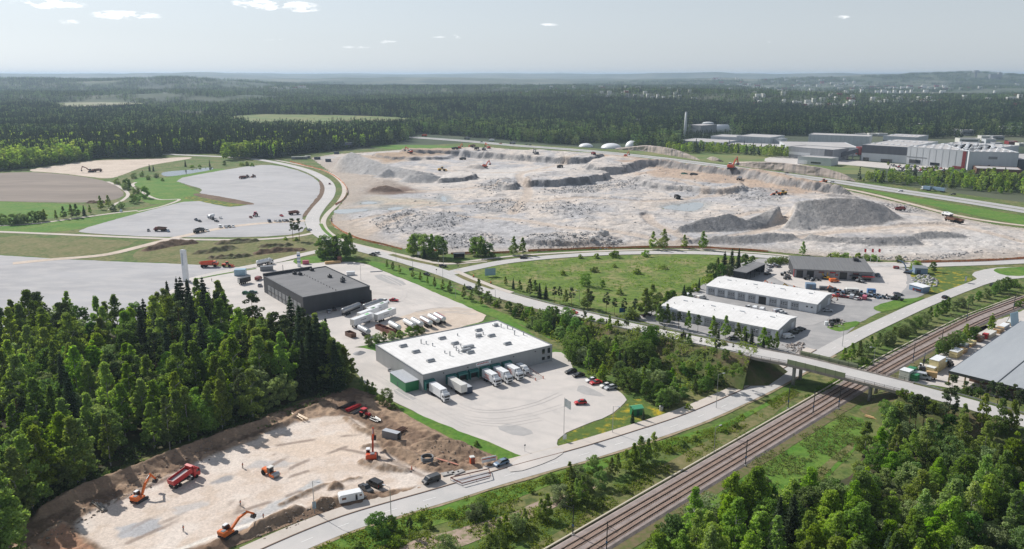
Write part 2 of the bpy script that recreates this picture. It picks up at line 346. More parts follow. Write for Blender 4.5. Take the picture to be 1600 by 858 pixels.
def chaikin(p, n=2):
    for _ in range(n):
        q = []
        for a, b in zip(p, p[1:] + p[:1]):
            q += [(a[0] * .75 + b[0] * .25, a[1] * .75 + b[1] * .25),(a[0] * .25 + b[0] * .75, a[1] * .25 + b[1] * .75)]
        p = q
    return p
def spline(pts, step=3.0):
    """Catmull-Rom through points of any dimension, resampled"""
    P = [np.array(p, float) for p in pts]; P = [2 * P[0] - P[1]] + P + [2 * P[-1] - P[-2]]; out = []
    for a, b, c, d in zip(P, P[1:], P[2:], P[3:]):
        n = max(2, int(np.linalg.norm((c - b)[:2]) / step))
        for k in range(n):
            t = k / n
            out.append(.5 * (2 * b + (c - a) * t + (2 * a - 5 * b + 4 * c - d) * t * t + (3 * b - a - 3 * c + d) * t ** 3))
    out.append(P[-2]); return out
def zone(name, m, px, z, label=None, smooth=2, jit=.9, world=False):
    """a sheet of ground with a slightly ragged outline, given by what the photograph shows"""
    p = list(px) if world else GS(px)
    if smooth: p = chaikin(p, smooth)
    q = []
    for a, b in zip(p, p[1:] + p[:1]):
        d = math.dist(a, b); n = max(1, min(60, int(d / 3)))
        for k in range(n):
            t = k / n; x, y = a[0] + (b[0] - a[0]) * t, a[1] + (b[1] - a[1]) * t
            if jit:
                x += jit * 2 * (float(fbm(x, y, 5,3,5)) - .5); y += jit * 2 * (float(fbm(x, y, 5,3,55)) - .5)
            q.append((x, y))
    tri = tessellate_polygon([[Vector((a, b, 0)) for a, b in q]])
    me = bpy.data.meshes.new(name); me.from_pydata([(a, b, z) for a, b in q], [], [tuple(t) for t in tri]); me.update()
    bm = bmesh.new(); bm.from_mesh(me); bmesh.ops.recalc_face_normals(bm, faces=bm.faces); bm.faces.ensure_lookup_table()
    for f in bm.faces:
        if f.normal.z < 0: f.normal_flip()
    bm.to_mesh(me); bm.free()
    return tag(link(name, me, None, m), label, kind='structure')
def offset_line(P, off):
    out = []
    for k, p in enumerate(P):
        a, b = P[max(k - 1,0)], P[min(k + 1, len(P) - 1)]
        t = (b - a)[:2]; t = t / (np.linalg.norm(t) + 1e-9); q = np.array(p, float); q[0] += -t[1] * off; q[1] += t[0] * off; out.append(q)
    return out
def ribbon(name, m, px, width, z, label=None, step=4.0, off=0.0, parent=None, thick=0.0, dash=None, wjit=0.0, kind='structure'):
    """road strip along a path; px = (x, y[, height]) in the photograph"""
    P = [(*G(p[0], p[1], p[2] if len(p) > 2 else 0.0),(p[2] if len(p) > 2 else 0.0)) for p in px]
    S = spline(P, step)
    if off: S = offset_line(S, off)
    A = offset_line(S, width / 2); B = offset_line(S, -width / 2); mb = MB()
    if wjit:
        for k in range(len(A)):
            for C_, sgn in ((A, 1),(B, 2)):
                C_[k][0] += wjit * (float(fbm(C_[k][0], C_[k][1], 6,3,7 + sgn)) - .5) * 2; C_[k][1] += wjit * (float(fbm(C_[k][0], C_[k][1], 6,3,9 + sgn)) - .5) * 2
    acc_ = 0.0
    for k in range(len(S) - 1):
        acc_ += np.linalg.norm((S[k + 1] - S[k])[:2])
        if dash and (acc_ % (dash[0] + dash[1])) > dash[0]: continue
        pts = [(*A[k][:2], A[k][2] + z),(*B[k][:2], B[k][2] + z),(*B[k + 1][:2], B[k + 1][2] + z),(*A[k + 1][:2], A[k + 1][2] + z)]
        if thick:
            lo = [(x, y, h - thick) for x, y, h in pts]
            mb.add(pts + lo, [(0,1,2,3),(4,7,6,5),(0,3,7,4),(1,5,6,2)])
        else: mb.quad(*pts)
    me = bpy.data.meshes.new(name); me.from_pydata(mb.v, [], mb.f)
    bm = bmesh.new(); bm.from_mesh(me); bmesh.ops.remove_doubles(bm, verts=bm.verts, dist=.001)
    for f in bm.faces:
        if not thick and f.normal.z < 0: f.normal_flip()
    bm.to_mesh(me); bm.free(); me.update()
    o = link(name, me, parent, m)
    if parent is None: tag(o, label, kind=kind)
    return o

zone('grassland', GRASS, [(-400,880),(-300,270),(-60,262),(160,246),(330,240),(480,240),(640,228),(760,222),(920,231),(1100,246),(1230,262),(1420,292),(1700,330),(2100,360),(1900,900),(1900,1100),(800,1400),(-600,1400)], .02, 'rough green grassland round the building sites and roads', smooth=0, jit=0)
# left: fields, pads
zone('ploughed_field', PLOUGH, [(-80,276),(30,268),(90,271),(150,279),(180,288),(196,303),(186,311),(150,316),(100,317),(-80,312)], .05, 'grey brown ploughed field at the left')
zone('green_field', LUSH, [(-80,313),(100,318),(140,322),(130,332),(60,345),(-80,352)], .05, 'bright green field below the ploughed field')
zone('sandy_clearing', SANDY, [(30,267),(100,257),(150,250),(235,249),(290,245),(305,247),(260,254),(225,260),(195,272),(175,279),(150,278),(90,270)], .06, 'pale sandy clearing below the dark spruce wood')
zone('pond_meadow', LUSH, [(205,288),(215,276),(250,280),(285,272),(345,262),(365,268),(330,272),(275,284),(292,290),(325,308),(410,318),(420,326),(370,327),(300,316),(280,312),(240,322),(215,310),(225,296)], .07, 'bright meadow round the small pond')
zone('yellow_meadow', DAND, [(283,309),(300,306),(345,312),(405,320),(370,325),(340,321),(300,313)], .09, 'yellow flowering strip between the two gravel pads')
zone('grass_slope', LUSH, [(-60,352),(110,346),(200,330),(290,312),(300,316),(200,340),(120,360),(60,364),(-60,362)], .06, 'light green slope beside the field track')
zone('gravel_pad', GRAVEL, [(118,361),(180,343),(240,327),(300,312),(345,322),(365,324),(400,318),(340,308),(310,303),(318,296),(300,291),(268,281),(330,269),(400,258),(432,258),(475,269),(497,282),(504,294),(498,309),(481,327),(470,339),(480,352),(470,366),(400,371),(250,371),(135,365)], .12, 'wide grey gravel pad with parked vehicles', smooth=1)
zone('soil_bank', SOIL, [(497,279),(506,287),(510,296),(505,311),(488,328),(476,340),(470,338),(494,311),(502,296)], .16, 'brown soil bank along the curved road')
zone('soil_strip', SOIL, [(303,302),(320,303),(408,319),(380,321),(300,306)], .14, 'brown soil strip edging the upper gravel pad')
zone('grass_verge', LUSH, [(505,281),(512,292),(510,308),(494,330),(480,345),(475,343),(505,311),(509,296)], .13, 'green verge between gravel pad and curved road', smooth=1)
zone('gravel_lot', GRAVEL, [(-80,394),(60,403),(100,405),(200,410),(300,413),(372,419),(420,412),(350,428),(300,437),(280,470),(200,520),(-80,540)], .10, 'grey gravel lot behind the left forest', smooth=1)
zone('heath_strip', DRYG, [(-80,369),(120,373),(225,377),(160,396),(100,403),(55,401),(-80,390)], .06, 'mottled grass strip between road and gravel lot')
zone('mound_strip', DRYG, [(240,377),(300,378),(420,377),(500,370),(520,382),(505,392),(450,402),(420,409),(372,417),(300,412),(190,407)], .06, 'rough grass with soil mounds beside the road')
# truck yards
zone('truck_yard', YARD, [(250,462),(300,437),(372,424),(450,408),(500,401),(512,410),(545,409),(572,412),(594,422),(650,444),(772,498),(700,517),(640,527),(575,538),(548,545),(505,560),(430,560),(360,530),(280,500)], .12, 'pale truck yard round the dark building', smooth=1)
zone('parked_tanker_strip', SANDY, [(600,505),(660,484),(728,479),(771,498),(705,516),(640,527),(590,530)], .15, 'sandy corner of the truck yard', smooth=1)
zone('warehouse_yard', YARD, [(545,543),(575,545),(610,560),(652,600),(668,604),(760,580),(855,556),(862,551),(880,552),(893,566),(893,578),(910,588),(940,600),(970,612),(979,622),(975,634),(950,650),(905,668),(876,680),(868,690),(878,706),(850,720),(822,716),(762,692),(700,668),(640,640),(585,612),(560,590),(543,560)], .14, 'pale concrete yard round the white warehouse', smooth=1)
zone('side_lawn', LUSH, [(556,541),(590,533),(700,515),(778,498),(800,499),(866,548),(886,552),(893,566),(870,556),(785,515),(700,540),(610,563),(585,556),(575,546)], .10, 'bright lawn strip behind the white warehouse')
zone('grass_verge', LUSH, [(548,408),(575,406),(640,420),(700,443),(760,466),(800,482),(870,490),(900,510),(880,540),(800,500),(772,498),(650,444),(594,421),(572,411)], .09, 'mown green strip between truck yard and main road', smooth=1)
zone('dry_verge', DRYG, [(690,441),(760,466),(810,480),(880,494),(870,510),(810,500),(760,478)], .11, 'dry brush strip below the main road')
zone('dandelion_meadow', DAND, [(868,690),(880,680),(910,668),(955,650),(980,632),(995,620),(1030,640),(1060,650),(1000,668),(930,692),(880,698)], .10, 'meadow full of yellow dandelions at the yard exit')
zone('verge_wedge', LUSH, [(600,624),(650,645),(760,692),(822,711),(805,719),(780,722),(700,690),(640,657),(590,632)], .12, 'green verge wedge between yard and building site', smooth=1)
zone('meadow', mat('flower_meadow', (.125,.19,.028),(.26,.235,.1), sc=.06, rough=1, c3=(.06,.11,.02), sc3=.3, amt3=.8, bump=.5, lo=.47, hi=.62), [(722,422),(760,416),(860,405),(960,399),(1100,397),(1170,400),(1130,425),(1100,446),(1025,482),(985,492),(900,480),(830,462),(770,445)], .07, 'open green meadow behind the main road', smooth=1)
zone('garage_lot', LOTM, [(985,497),(1010,490),(1100,445),(1150,412),(1200,402),(1300,406),(1400,415),(1430,425),(1445,440),(1462,452),(1440,462),(1380,486),(1340,505),(1325,520),(1290,548),(1240,558),(1200,547),(1130,532),(1040,512)], .10, 'grey asphalt lot round the garage buildings', smooth=1)
zone('equipment_yard', YARD, [(1195,428),(1225,408),(1390,414),(1420,428),(1415,458),(1370,470),(1300,460),(1240,448)], .13, 'pale yard of the equipment shop', smooth=1)
zone('grass_patch', DAND, [(1420,425),(1460,419),(1505,424),(1522,434),(1505,448),(1455,461),(1440,452),(1428,440)], .15, 'yellow flowering grass corner by the small blue sheds', smooth=1)
zone('grass_patch', LUSH, [(1368,478),(1400,468),(1445,464),(1440,468),(1382,489),(1366,485)], .15, 'small green strip by the shop entrance', smooth=1)
zone('grass_patch', LUSH, [(1290,510),(1335,502),(1347,504),(1316,519),(1298,516)], .15, 'small green triangle by the road', smooth=1)
zone('lumber_yard', YARD, [(1395,596),(1440,570),(1500,525),(1560,500),(1620,478),(1800,520),(1800,660),(1640,640),(1560,622),(1480,605)], .10, 'pale yard of the timber store', smooth=1)
zone('trail', DRYG, [(1258,752),(1290,722),(1330,690),(1338,694),(1305,725),(1275,756)], .08, 'faint trail through the brush right of the railway', smooth=1)
zone('brush_strip', DRYG, [(760,900),(905,810),(1000,745),(1120,680),(1190,640),(1240,610),(1255,616),(1120,705),(1000,772),(850,870)], .07, 'dry brush strip along the railway', smooth=1)
zone('lush_verge', LUSH, [(1000,850),(1080,796),(1180,732),(1260,684),(1320,648),(1355,655),(1340,700),(1275,765),(1180,775),(1100,835),(1040,880)], .06, 'lush grass right of the railway', smooth=1)
zone('dirt_track', mat('pinkish_dirt', (.4,.3,.25),(.3,.23,.18), sc=.15, rough=1, c3=(.14,.16,.05), sc3=.5, amt3=.8), [(560,900),(640,846),(700,830),(790,805),(860,778),(930,755),(935,762),(870,792),(800,822),(730,850),(660,880)], .09, 'pinkish bare dirt track in the verge', smooth=1)
zone('lush_verge', LUSH, [(470,860),(545,830),(640,798),(760,772),(835,748),(905,730),(1020,692),(1130,662),(1200,628),(1235,605),(1240,612),(1130,672),(1020,706),(905,746),(840,766),(760,796),(640,832),(560,870)], .08, 'lush green verge below the near road', smooth=1)

# worn places on the yards: tyre arcs, seams and patches
TYRES = mat('tyre_worn_concrete', (.49,.458,.435),(.54,.505,.48), sc=.4, rough=.95); TARP = mat('asphalt_patch', (.4,.385,.375),(.35,.34,.335), sc=.3, rough=.95)
for k, px in enumerate(([(700,640),(730,652),(775,656),(830,648),(880,634)], [(705,645),(740,660),(790,664),(845,655)], [(715,632),(745,642),(790,642),(840,630),(875,615)], [(565,575),(610,602),(660,632),(730,668)])):
    for o_ in (-1.0,1.0): ribbon('tyre_mark', TYRES, px, .5,.17 + .004 * (2 * k + (o_ > 0)), 'dark tyre mark, %s arc on the warehouse yard' % NUM[k * 2 + (o_ > 0)], off=o_, step=2)
for k, px in enumerate(([(590,440),(640,455),(690,480)], [(560,455),(610,462),(650,478)], [(600,432),(630,450),(625,470),(590,478)], [(650,488),(690,482),(735,486)], [(655,495),(700,488),(745,492)])):
    for o_ in (-1.0,1.0): ribbon('tyre_mark', TYRES, px, .6,.17 + .004 * (2 * k + (o_ > 0)), 'dark tyre mark, %s arc on the truck yard' % NUM[k * 2 + (o_ > 0)], off=o_, step=2)
for px, lb in (([(610,612),(640,628),(655,622),(626,606)], 'darker asphalt patch left of the docks'),([(770,668),(810,684),(840,676),(800,662)], 'darker asphalt patch near the yard exit'),([(905,600),(935,612),(950,622),(900,615)], 'darker patch by the parked cars'),([(580,432),(620,448),(640,444),(600,428)], 'darker patch behind the dark building'),([(1080,470),(1140,478),(1150,484),(1085,478)], 'darker patch between the garages'),([(1250,500),(1290,492),(1300,498),(1260,512)], 'darker patch right of the garages')): zone('asphalt_patch', TARP, px, .158, lb, smooth=1, jit=.3)
# ------------------------------------------------------------------ roads
MAIN = [(250,241),(300,243),(380,247),(430,254),(475,265),(503,278),(515,291),(513,307),(497,327),(488,344),(496,361),(520,376),(570,391),(620,404),(690,426),(735,443),(775,458),(800,466,.1),(860,482,1.2),(925,497,3.0),(1000,514,5.0),(1100,535,7.2),(1198,555,8.0),(1240,563,8.0),(1360,592,8.0),(1440,612,7.6),(1520,634,7.0),(1600,659,6.4),(1700,692,6.0),(1850,745,5.5)]
ribbon('main_road', ROADM, MAIN[:20], 10.5,.2, 'curved pale main road past the gravel pads and junction')
ribbon('bicycle_path', PATHM, [(430,250),(475,259),(510,268),(532,283),(538,299),(529,317),(512,334),(505,348),(512,362),(535,376),(575,387),(640,402),(680,411),(712,412),(760,408)], 4.0,.17, 'narrow pale path beside the curved road')
ribbon('junction_road', ROADM, [(700,428),(735,420),(790,409.5),(860,402),(950,396.5),(1040,395),(1110,396),(1180,400),(1250,406),(1330,413),(1420,415),(1500,413),(1600,409),(1760,398)], 9.0,.22, 'pale road running along the quarry edge')
ribbon('bicycle_path', PATHM, [(712,412),(760,405),(830,398),(950,392),(1040,390.5),(1110,391.5),(1200,397),(1300,407),(1420,411),(1600,405)], 3.2,.17, 'narrow pale path along the quarry fence')
ribbon('grass_island', DRYG, [(610,398),(640,406),(678,414)], 4.0,.25, 'long dry grass island before the junction', step=3)
ribbon('grass_island', DRYG, [(714,429),(735,439),(772,452)], 3.6,.25, 'long dry grass island after the junction', step=3)
ribbon('grass_island', LUSH, [(501,350),(507,360),(519,371)], 2.6,.25, 'green island at the bend of the curved road', step=3)
ribbon('grass_island', DRYG, [(700,411),(745,409),(790,405),(900,395.7),(1040,392.5),(1150,395.5)], 1.6,.2, 'thin grass line between quarry road and path', step=3)
ribbon('paved_path', PATHM, [(712,424),(740,436),(775,450),(800,458)], 3.4,.27, 'paved path right of the junction')
ribbon('field_road', PATHM, [(-80,360),(0,362.5),(130,368),(250,373),(330,375),(400,374.5),(460,370),(492,364)], 5.0,.18, 'pale gravel road below the wide gravel pad')
ribbon('field_track', SANDY, [(480,345),(400,350),(340,358),(270,373),(210,388),(160,399),(80,406),(20,412)], 7.0,.17, 'sandy haul track crossing to the gravel lot', wjit=.6)
ribbon('field_track', PATHM, [(-80,356),(0,353),(60,349),(120,341),(180,333),(215,329)], 4.0,.13, 'pale field track beside the shrubs')
ribbon('field_track', PATHM, [(168,284),(185,291),(200,303),(192,313),(178,320),(172,328)], 3.2,.14, 'winding sandy track round the ploughed field', step=2)
ribbon('field_track', PATHM, [(212,285),(208,290),(230,305),(250,312),(280,312),(255,322),(215,331)], 3.0,.15, 'winding sandy track across the pond meadow', step=2)
ribbon('yard_road', YARD, [(290,440),(340,427),(420,411),(470,399),(520,388),(545,384)], 7.5,.19, 'pale access road to the truck yard')
ribbon('grass_strip', LUSH, [(305,437),(345,429),(400,420)], 1.8,.24, 'thin grass strip beside the access road', step=2)
zone('grass_island', LUSH, [(455,408),(480,401),(512,400),(560,402),(548,407),(505,410),(465,414)], .22, 'green triangle by the blue striped pylon', smooth=1)
NEAR = [(400,880),(470,848),(545,818),(620,795),(700,772),(770,750),(840,730),(920,708),(1000,683),(1080,656),(1150,626),(1200,602),(1240,580),(1290,551),(1340,524),(1390,500),(1440,477),(1490,457),(1530,442),(1555,432),(1580,428),(1650,424)]
NL = 7.4
ribbon('near_road', ROADM, NEAR, NL, .2, 'pale road running past the warehouse and under the bridge')
ribbon('pavement', PATHM, NEAR[:14], 4.0,.30, 'pale raised pavement along the near road', off=NL / 2 + 2.25)
ribbon('kerb', mat('brown_kerb', (.2,.14,.11), rough=.9), NEAR[:14], .3,.36, 'thin brown kerb along the near road', off=NL / 2 + .1, thick=.34)
ribbon('shoulder', mat('dirt_shoulder', (.36,.28,.2),(.22,.19,.1), sc=.4, rough=1), NEAR[:14], 1.3,.16, 'dirt shoulder of the near road', off=-NL / 2 - .4, wjit=.5)
zone('junction_apron', ROADM, [(1515,428),(1545,419),(1600,418),(1680,420),(1680,432),(1600,434),(1560,440),(1525,448),(1500,452),(1530,438)], .21, 'pale junction apron at the right', smooth=1)
zone('grass_island', LUSH, [(1548,421),(1590,418),(1680,416),(1680,426),(1600,432),(1565,431)], .24, 'green island in the right junction', smooth=1)
zone('yard_exit', YARD, [(822,712),(872,700),(885,707),(862,722),(800,742),(790,730)], .33, 'pale yard exit onto the near road', smooth=1, jit=.2)
for px, lb in ((MAIN[:17], 'painted centre dashes of the main road'),(NEAR, 'painted centre dashes of the near road')): ribbon('centre_line', PAINTW, px, .2,.225, lb, step=3, dash=(3,9), off=0 if px is not NEAR else -.2)
# motorway
MW = [(560,210),(640,214.5),(720,220),(800,227),(900,234.5),(1000,244),(1090,255),(1180,267),(1290,281.5),(1400,298),(1500,313),(1600,329),(1760,356)]
motor = ribbon('motorway', ASPH, MW, 25,.24, 'wide motorway crossing behind the quarry', step=8)
ribbon('median', mat('median_grass', (.16,.17,.09),(.26,.25,.2), sc=.1, rough=1), MW, 3.0,.3, 'narrow grass median of the motorway', step=8)
for o_ in (-11,11): ribbon('edge_line', PAINTW, MW, .35,.28, 'painted edge line of the motorway', off=o_, step=8)
ribbon('service_road', SANDY, [(1180,272),(1290,290),(1350,301),(1420,318),(1490,336),(1560,348),(1640,357)], 6,.2, 'sandy service road below the motorway', step=6)
zone('motorway_slope', LUSH, [(1330,292),(1400,304),(1500,320),(1680,352),(1680,372),(1600,352),(1510,334),(1430,316),(1370,303)], .1, 'green slope between motorway and service road', smooth=1)
zone('motorway_verge', LUSH, [(560,228),(640,226),(700,228),(780,233),(870,238),(940,236),(1010,246),(1100,258),(1180,270),(1175,274),(1090,262),(1000,252),(900,243),(760,236),(640,236)], .1, 'bright green verge of the motorway', smooth=1)
zone('far_meadow', mat('far_meadow_grass', (.11,.17,.05),(.2,.2,.08), sc=.02, rough=1), [(930,231),(1000,232),(1080,236),(1180,236),(1240,246),(1330,258),(1380,268),(1340,274),(1250,266),(1180,264),(1100,252),(1000,241)], .09, 'green slopes across the motorway', smooth=1)
zone('far_yard', YARD, [(1195,246),(1230,244),(1300,248),(1420,258),(1500,262),(1440,270),(1370,262),(1300,256),(1230,258),(1195,254)], .16, 'pale parking ground before the factory', smooth=1)
ribbon('far_road', ASPH, [(360,196),(420,195),(480,192),(560,190),(640,186)], 14,.3, 'far pale road crossing the fields', step=15)
ribbon('far_road', ASPH, [(545,201),(580,197),(620,192)], 10,.3, 'far pale slip road', step=15)
for nm, m_, pts, lb in (('far_field', mat('pale_field', (.3,.27,.2),(.2,.22,.1), sc=.01, rough=1), [(78,163),(140,160.5),(200,162),(240,164),(160,169),(95,170)], 'pale field in the far left woods'),
                        ('far_field', MATS['far_meadow_grass'], [(350,187),(400,180),(470,179),(560,182),(640,186),(645,198),(590,204),(480,206),(385,205)], 'green open field in the far woods'),
                        ('far_lot', YARD, [(668,197),(700,191),(770,193),(765,198),(720,200)], 'white storage lot in the far woods')):
    wp = [GT(*p) for p in pts]; zz = max(q[2] for q in wp)
    zone(nm, m_, [q[:2] for q in wp], zz + .4, lb, smooth=1, jit=0, world=True)
# ------------------------------------------------------------------ relief: quarry, building site, embankment
def seg_d(X, Y, a, b):
    ax, ay = a[:2]; bx, by = b[:2]; dx, dy = bx - ax, by - ay; l2 = dx * dx + dy * dy + 1e-9
    t = np.clip(((X - ax) * dx + (Y - ay) * dy) / l2,0,1)
    return np.hypot(X - ax - t * dx, Y - ay - t * dy), t
def inside(X, Y, poly):
    r = np.zeros(np.shape(X), bool)
    for (x1, y1),(x2, y2) in zip(poly, poly[1:] + poly[:1]):
        if y1 == y2: continue
        c = ((y1 > Y) != (y2 > Y)) & (X < (x2 - x1) * (Y - y1) / (y2 - y1) + x1); r ^= c
    return r
def poly_d(X, Y, poly):
    """signed distance, positive inside"""
    d = np.full(np.shape(X),1e9)
    for a, b in zip(poly, poly[1:] + poly[:1]): d = np.minimum(d, seg_d(X, Y, a, b)[0])
    return np.where(inside(X, Y, poly), d, -d)
def ridge_h(X, Y, pts, s=.66):
    h = np.zeros(np.shape(X))
    segs = list(zip(pts, pts[1:])) if len(pts) > 1 else [(pts[0], pts[0])]
    for a, b in segs:
        d, t = seg_d(X, Y, a, b); h = np.maximum(h, a[2] + (b[2] - a[2]) * t - s * d)
    return h
def set_col(me, C):
    at = me.color_attributes.new('Col', 'FLOAT_COLOR', 'POINT')
    at.data.foreach_set('color', np.concatenate([C, np.ones((len(C),1))], 1).astype(np.float32).ravel())
def grid(poly, d0, d1, nd, u0, u1, nu):
    """vertices spread evenly as the eye sees them: rows by distance, columns by bearing"""
    D = d0 * (d1 / d0) ** np.linspace(0,1, nd); U = np.linspace(u0, u1, nu)
    DD, UU = np.meshgrid(D, U, indexing='ij'); return DD * UU, DD
def field_obj(name, m, X, Y, Z, C, keep, label, kind='structure'):
    nd, nu = X.shape; idx = np.arange(nd * nu).reshape(nd, nu)
    q = np.stack([idx[:-1, :-1], idx[:-1,1:], idx[1:, 1:], idx[1:, :-1]], -1).reshape(-1,4)
    k = keep.ravel(); q = q[k[q].all(1)]
    used = np.unique(q); rm = np.full(nd * nu, -1); rm[used] = np.arange(len(used))
    V = np.stack([X, Y, Z], -1).reshape(-1,3)[used]
    me = np_mesh(name, V, rm[q], m); set_col(me, C.reshape(-1,3)[used])
    return tag(link(name, me), label, kind=kind)
def lerp(C, c, w): return C * (1 - w[..., None]) + np.array(c) * w[..., None]

QPX = [(486,247),(520,241),(575,238),(640,233),(760,230),(880,236),(960,241),(1040,252),(1120,262),(1190,272),(1290,290),(1400,316),(1480,337),(1560,352),(1640,362),(1660,398),(1560,404),(1430,408),(1330,405),(1200,393),(1040,387),(950,388),(830,393),(740,398),(680,396),(600,384),(550,371),(524,356),(516,344),(528,326),(544,304),(538,286),(520,272)]
QP = GS(QPX)
X, Y = grid(QP, 445,1180,430,-.27,.69,440)
X = X + rng.normal(0,.25, X.shape); Y = Y + rng.normal(0,.4, X.shape)
edge = poly_d(X, Y, QP)
def qpoly(px): return GS(px)
Z = 1.6 * (fbm(X, Y, 60,3,1) - .5) + 1.1 * np.abs(fbm(X, Y, 14,3,4) - .5) * 2 * sstep(.45,.6, fbm(X, Y, 90,2,8))
Zp = np.zeros(X.shape)
benches = [  # outline on the level floor, height, face steepness
    ([(620,247),(700,245),(760,249),(830,254),(905,259),(935,256),(955,252),(900,249),(830,245),(760,241),(690,240),(620,243)], 8,1.5),
    ([(905,268),(935,276),(985,272),(1010,262),(1080,270),(1160,282),(1240,298),(1330,305),(1390,316),(1290,297),(1190,281),(1100,270),(1040,262),(970,254),(925,260)], 8,1.3),
    ([(985,282),(1040,280),(1110,284),(1150,290),(1180,300),(1120,306),(1060,300),(1000,296)], 5,.9),
    ([(812,294),(870,296),(910,294),(935,285),(960,277),(900,274),(850,280),(825,284)], 6.5,2.2),
    ([(780,299),(808,300),(812,292),(790,288),(776,292)], 4.5,2.0),
    ([(688,288),(745,284),(748,279),(720,276),(690,281)], 4.0,2.0),
    ([(575,248),(620,253),(690,251),(720,246),(680,243),(600,244)], 4.0,.7),
    ([(800,384),(900,388),(960,386),(955,378),(900,372),(850,374),(812,378)], 3.4,1.2),
]
for px, h, s in benches:
    P = chaikin(GS(px),1); d = poly_d(X, Y, P) + 9 * (fbm(X, Y, 18,3,12) - .5) + 4 * (fbm(X, Y, 5,2,13) - .5)
    Zp = np.maximum(Zp, np.clip(d * s, 0, h * (.8 + .4 * fbm(X, Y, 30,3,14))))
mounds = [([crest(538,243,269), crest(548,237,271), crest(566,244,273), crest(585,251,276), crest(610,259,279), crest(650,266,283), crest(675,270,283)], .68),
          ([crest(585,258,276), crest(572,266,276)], .66),([crest(606,263,281), crest(594,271,281)], .66),
          ([crest(640,273,287), crest(662,272,287), crest(690,275,284)], .6),
          ([crest(585,293,301), crest(603,289,301), crest(622,294,301)], .55),
          ([crest(1190,333,354), crest(1215,322,356), crest(1250,314,357), crest(1300,309,357), crest(1345,309,356), crest(1378,318,352), crest(1398,332,350)], .7),
          ([crest(1172,341,360), crest(1200,329,360), crest(1235,321,362)], .62),
          ([crest(1055,357,367), crest(1098,341,367), crest(1140,333,366), crest(1165,342,364), crest(1188,346,361)], .66),
          ([crest(1062,371,382), crest(1090,368,383), crest(1150,368,384), crest(1210,363,382), crest(1250,366,380)], .7),
          ([crest(1258,363,381), crest(1290,369,384), crest(1360,370,386), crest(1425,368,385)], .7),
          ([crest(1430,364,378), crest(1460,360,377), crest(1500,364,376), crest(1515,369,375)], .66),
          ([crest(960,352,357), crest(975,349,356), crest(990,353,357)], .5),
          ([crest(1295,302,310), crest(1335,305,312)], .5),([crest(1130,262,272), crest(1160,262,276), crest(1200,272,284)], .5),
          ([crest(735,258,265), crest(748,256,266)], .5)]
Zm = np.zeros(X.shape)
for pts, s in mounds:
    r_ = ridge_h(X, Y, pts, s); g = fbm(X, Y, 7,3,31)
    Zm = np.maximum(Zm, r_ + np.where(r_ > 0,1.1 * (g - .5) - .35 * np.abs(np.sin((X + Y * .3) * .7 + 6 * fbm(X, Y, 25,2,33))),0))
rub = np.zeros(X.shape)
RUBBLE = [[(575,352),(590,342),(640,332),(672,338),(700,331),(735,342),(712,356),(705,364),(660,360),(640,370),(600,366),(592,358)], [(730,320),(790,312),(830,318),(820,334),(760,332)], [(828,326),(850,318),(930,322),(940,336),(900,344),(845,336)],
          [(830,388),(820,372),(880,366),(950,370),(980,384),(960,390)], [(930,296),(960,280),(1000,284),(1000,298),(950,304)], [(850,300),(900,296),(950,296),(930,306),(870,306)], [(1120,305),(1180,296),(1230,300),(1220,316),(1150,316)], [(640,372),(760,366),(800,380),(700,392)], [(1370,318),(1420,320),(1450,332),(1400,334)], [(740,292),(790,280),(815,292),(770,304)]]
for k, px in enumerate(RUBBLE): rub = np.maximum(rub, sstep(-6,8, poly_d(X, Y, GS(px)) + 16 * (fbm(X, Y, 22,3,41) - .5)))
TR = fbm(X, Y * .8,85,4,210) * 9 + .5 * fbm(X, Y, 9,2,211); KK = np.floor(TR); terr = np.clip(KK + sstep(.36,.52, TR - KK) - 3,0,4) * .7
terr = terr * sstep(8,40, edge) * (1 - .85 * sstep(.35,.45, fbm(X, Y, 130,2,213) * (Zp < .5)) * 0)
Z = Z + Zp + terr + .9 * np.abs(fbm(X, Y, 7,3,63) - .5) * 2 * sstep(.4,.6, fbm(X, Y, 45,3,64)) + (Zp > .5) * 1.6 * (fbm(X, Y, 9,3,65) - .5); Z = np.maximum(Z, Zm + .3 * (fbm(X, Y, 20,2,3)))
Z = Z + rub * (1.5 * np.abs(fbm(X, Y, 5,3,61) - .4) * 2)
POND = [[(1032,326),(1045,321),(1070,319),(1088,316),(1102,319),(1094,327),(1080,331),(1058,329)], [(520,333),(524,328),(545,327),(572,327),(578,329),(556,332),(535,335)], [(558,319),(572,315),(588,316),(590,319)], [(600,328),(620,323),(634,325),(620,329)], [(688,309),(694,306),(700,314),(693,316)]]
wet = np.full(X.shape, -1e9)
for px in POND: wet = np.maximum(wet, poly_d(X, Y, GS(px)))
fl = sstep(-14,-1, wet); Z = Z * (1 - fl) + (.28 - .6 * sstep(-1.5,3, wet)) * fl
haul = [[(800,335),(812,322),(825,305),(822,292),(812,280),(818,272),(860,262),(900,254)], [(525,348),(600,340),(640,328),(700,322),(800,315),(840,318),(900,312),(1000,318),(1080,312),(1150,300),(1160,288)], [(520,330),(580,322),(690,318)], [(560,372),(600,352),(640,340)], [(1250,376),(1330,362),(1480,356),(1600,380)], [(640,300),(720,296),(800,290),(818,284)], [(1060,382),(960,366),(870,356),(800,344),(720,340)], [(1100,378),(1180,366),(1230,350),(1190,334),(1150,340)], [(680,268),(760,272),(860,268)], [(1080,378),(1020,352),(1010,340)], [(1040,290),(1100,300),(1090,310)]]
trk = np.zeros(X.shape)
for px in haul:
    S = spline(GS(px),12); d = np.full(X.shape, 1e9)
    for a, b in zip(S, S[1:]): d = np.minimum(d, seg_d(X, Y, a, b)[0])
    trk = np.maximum(trk, sstep(6,3, d))
lift = np.minimum(Z, .9 + .15 * (Z - .9))
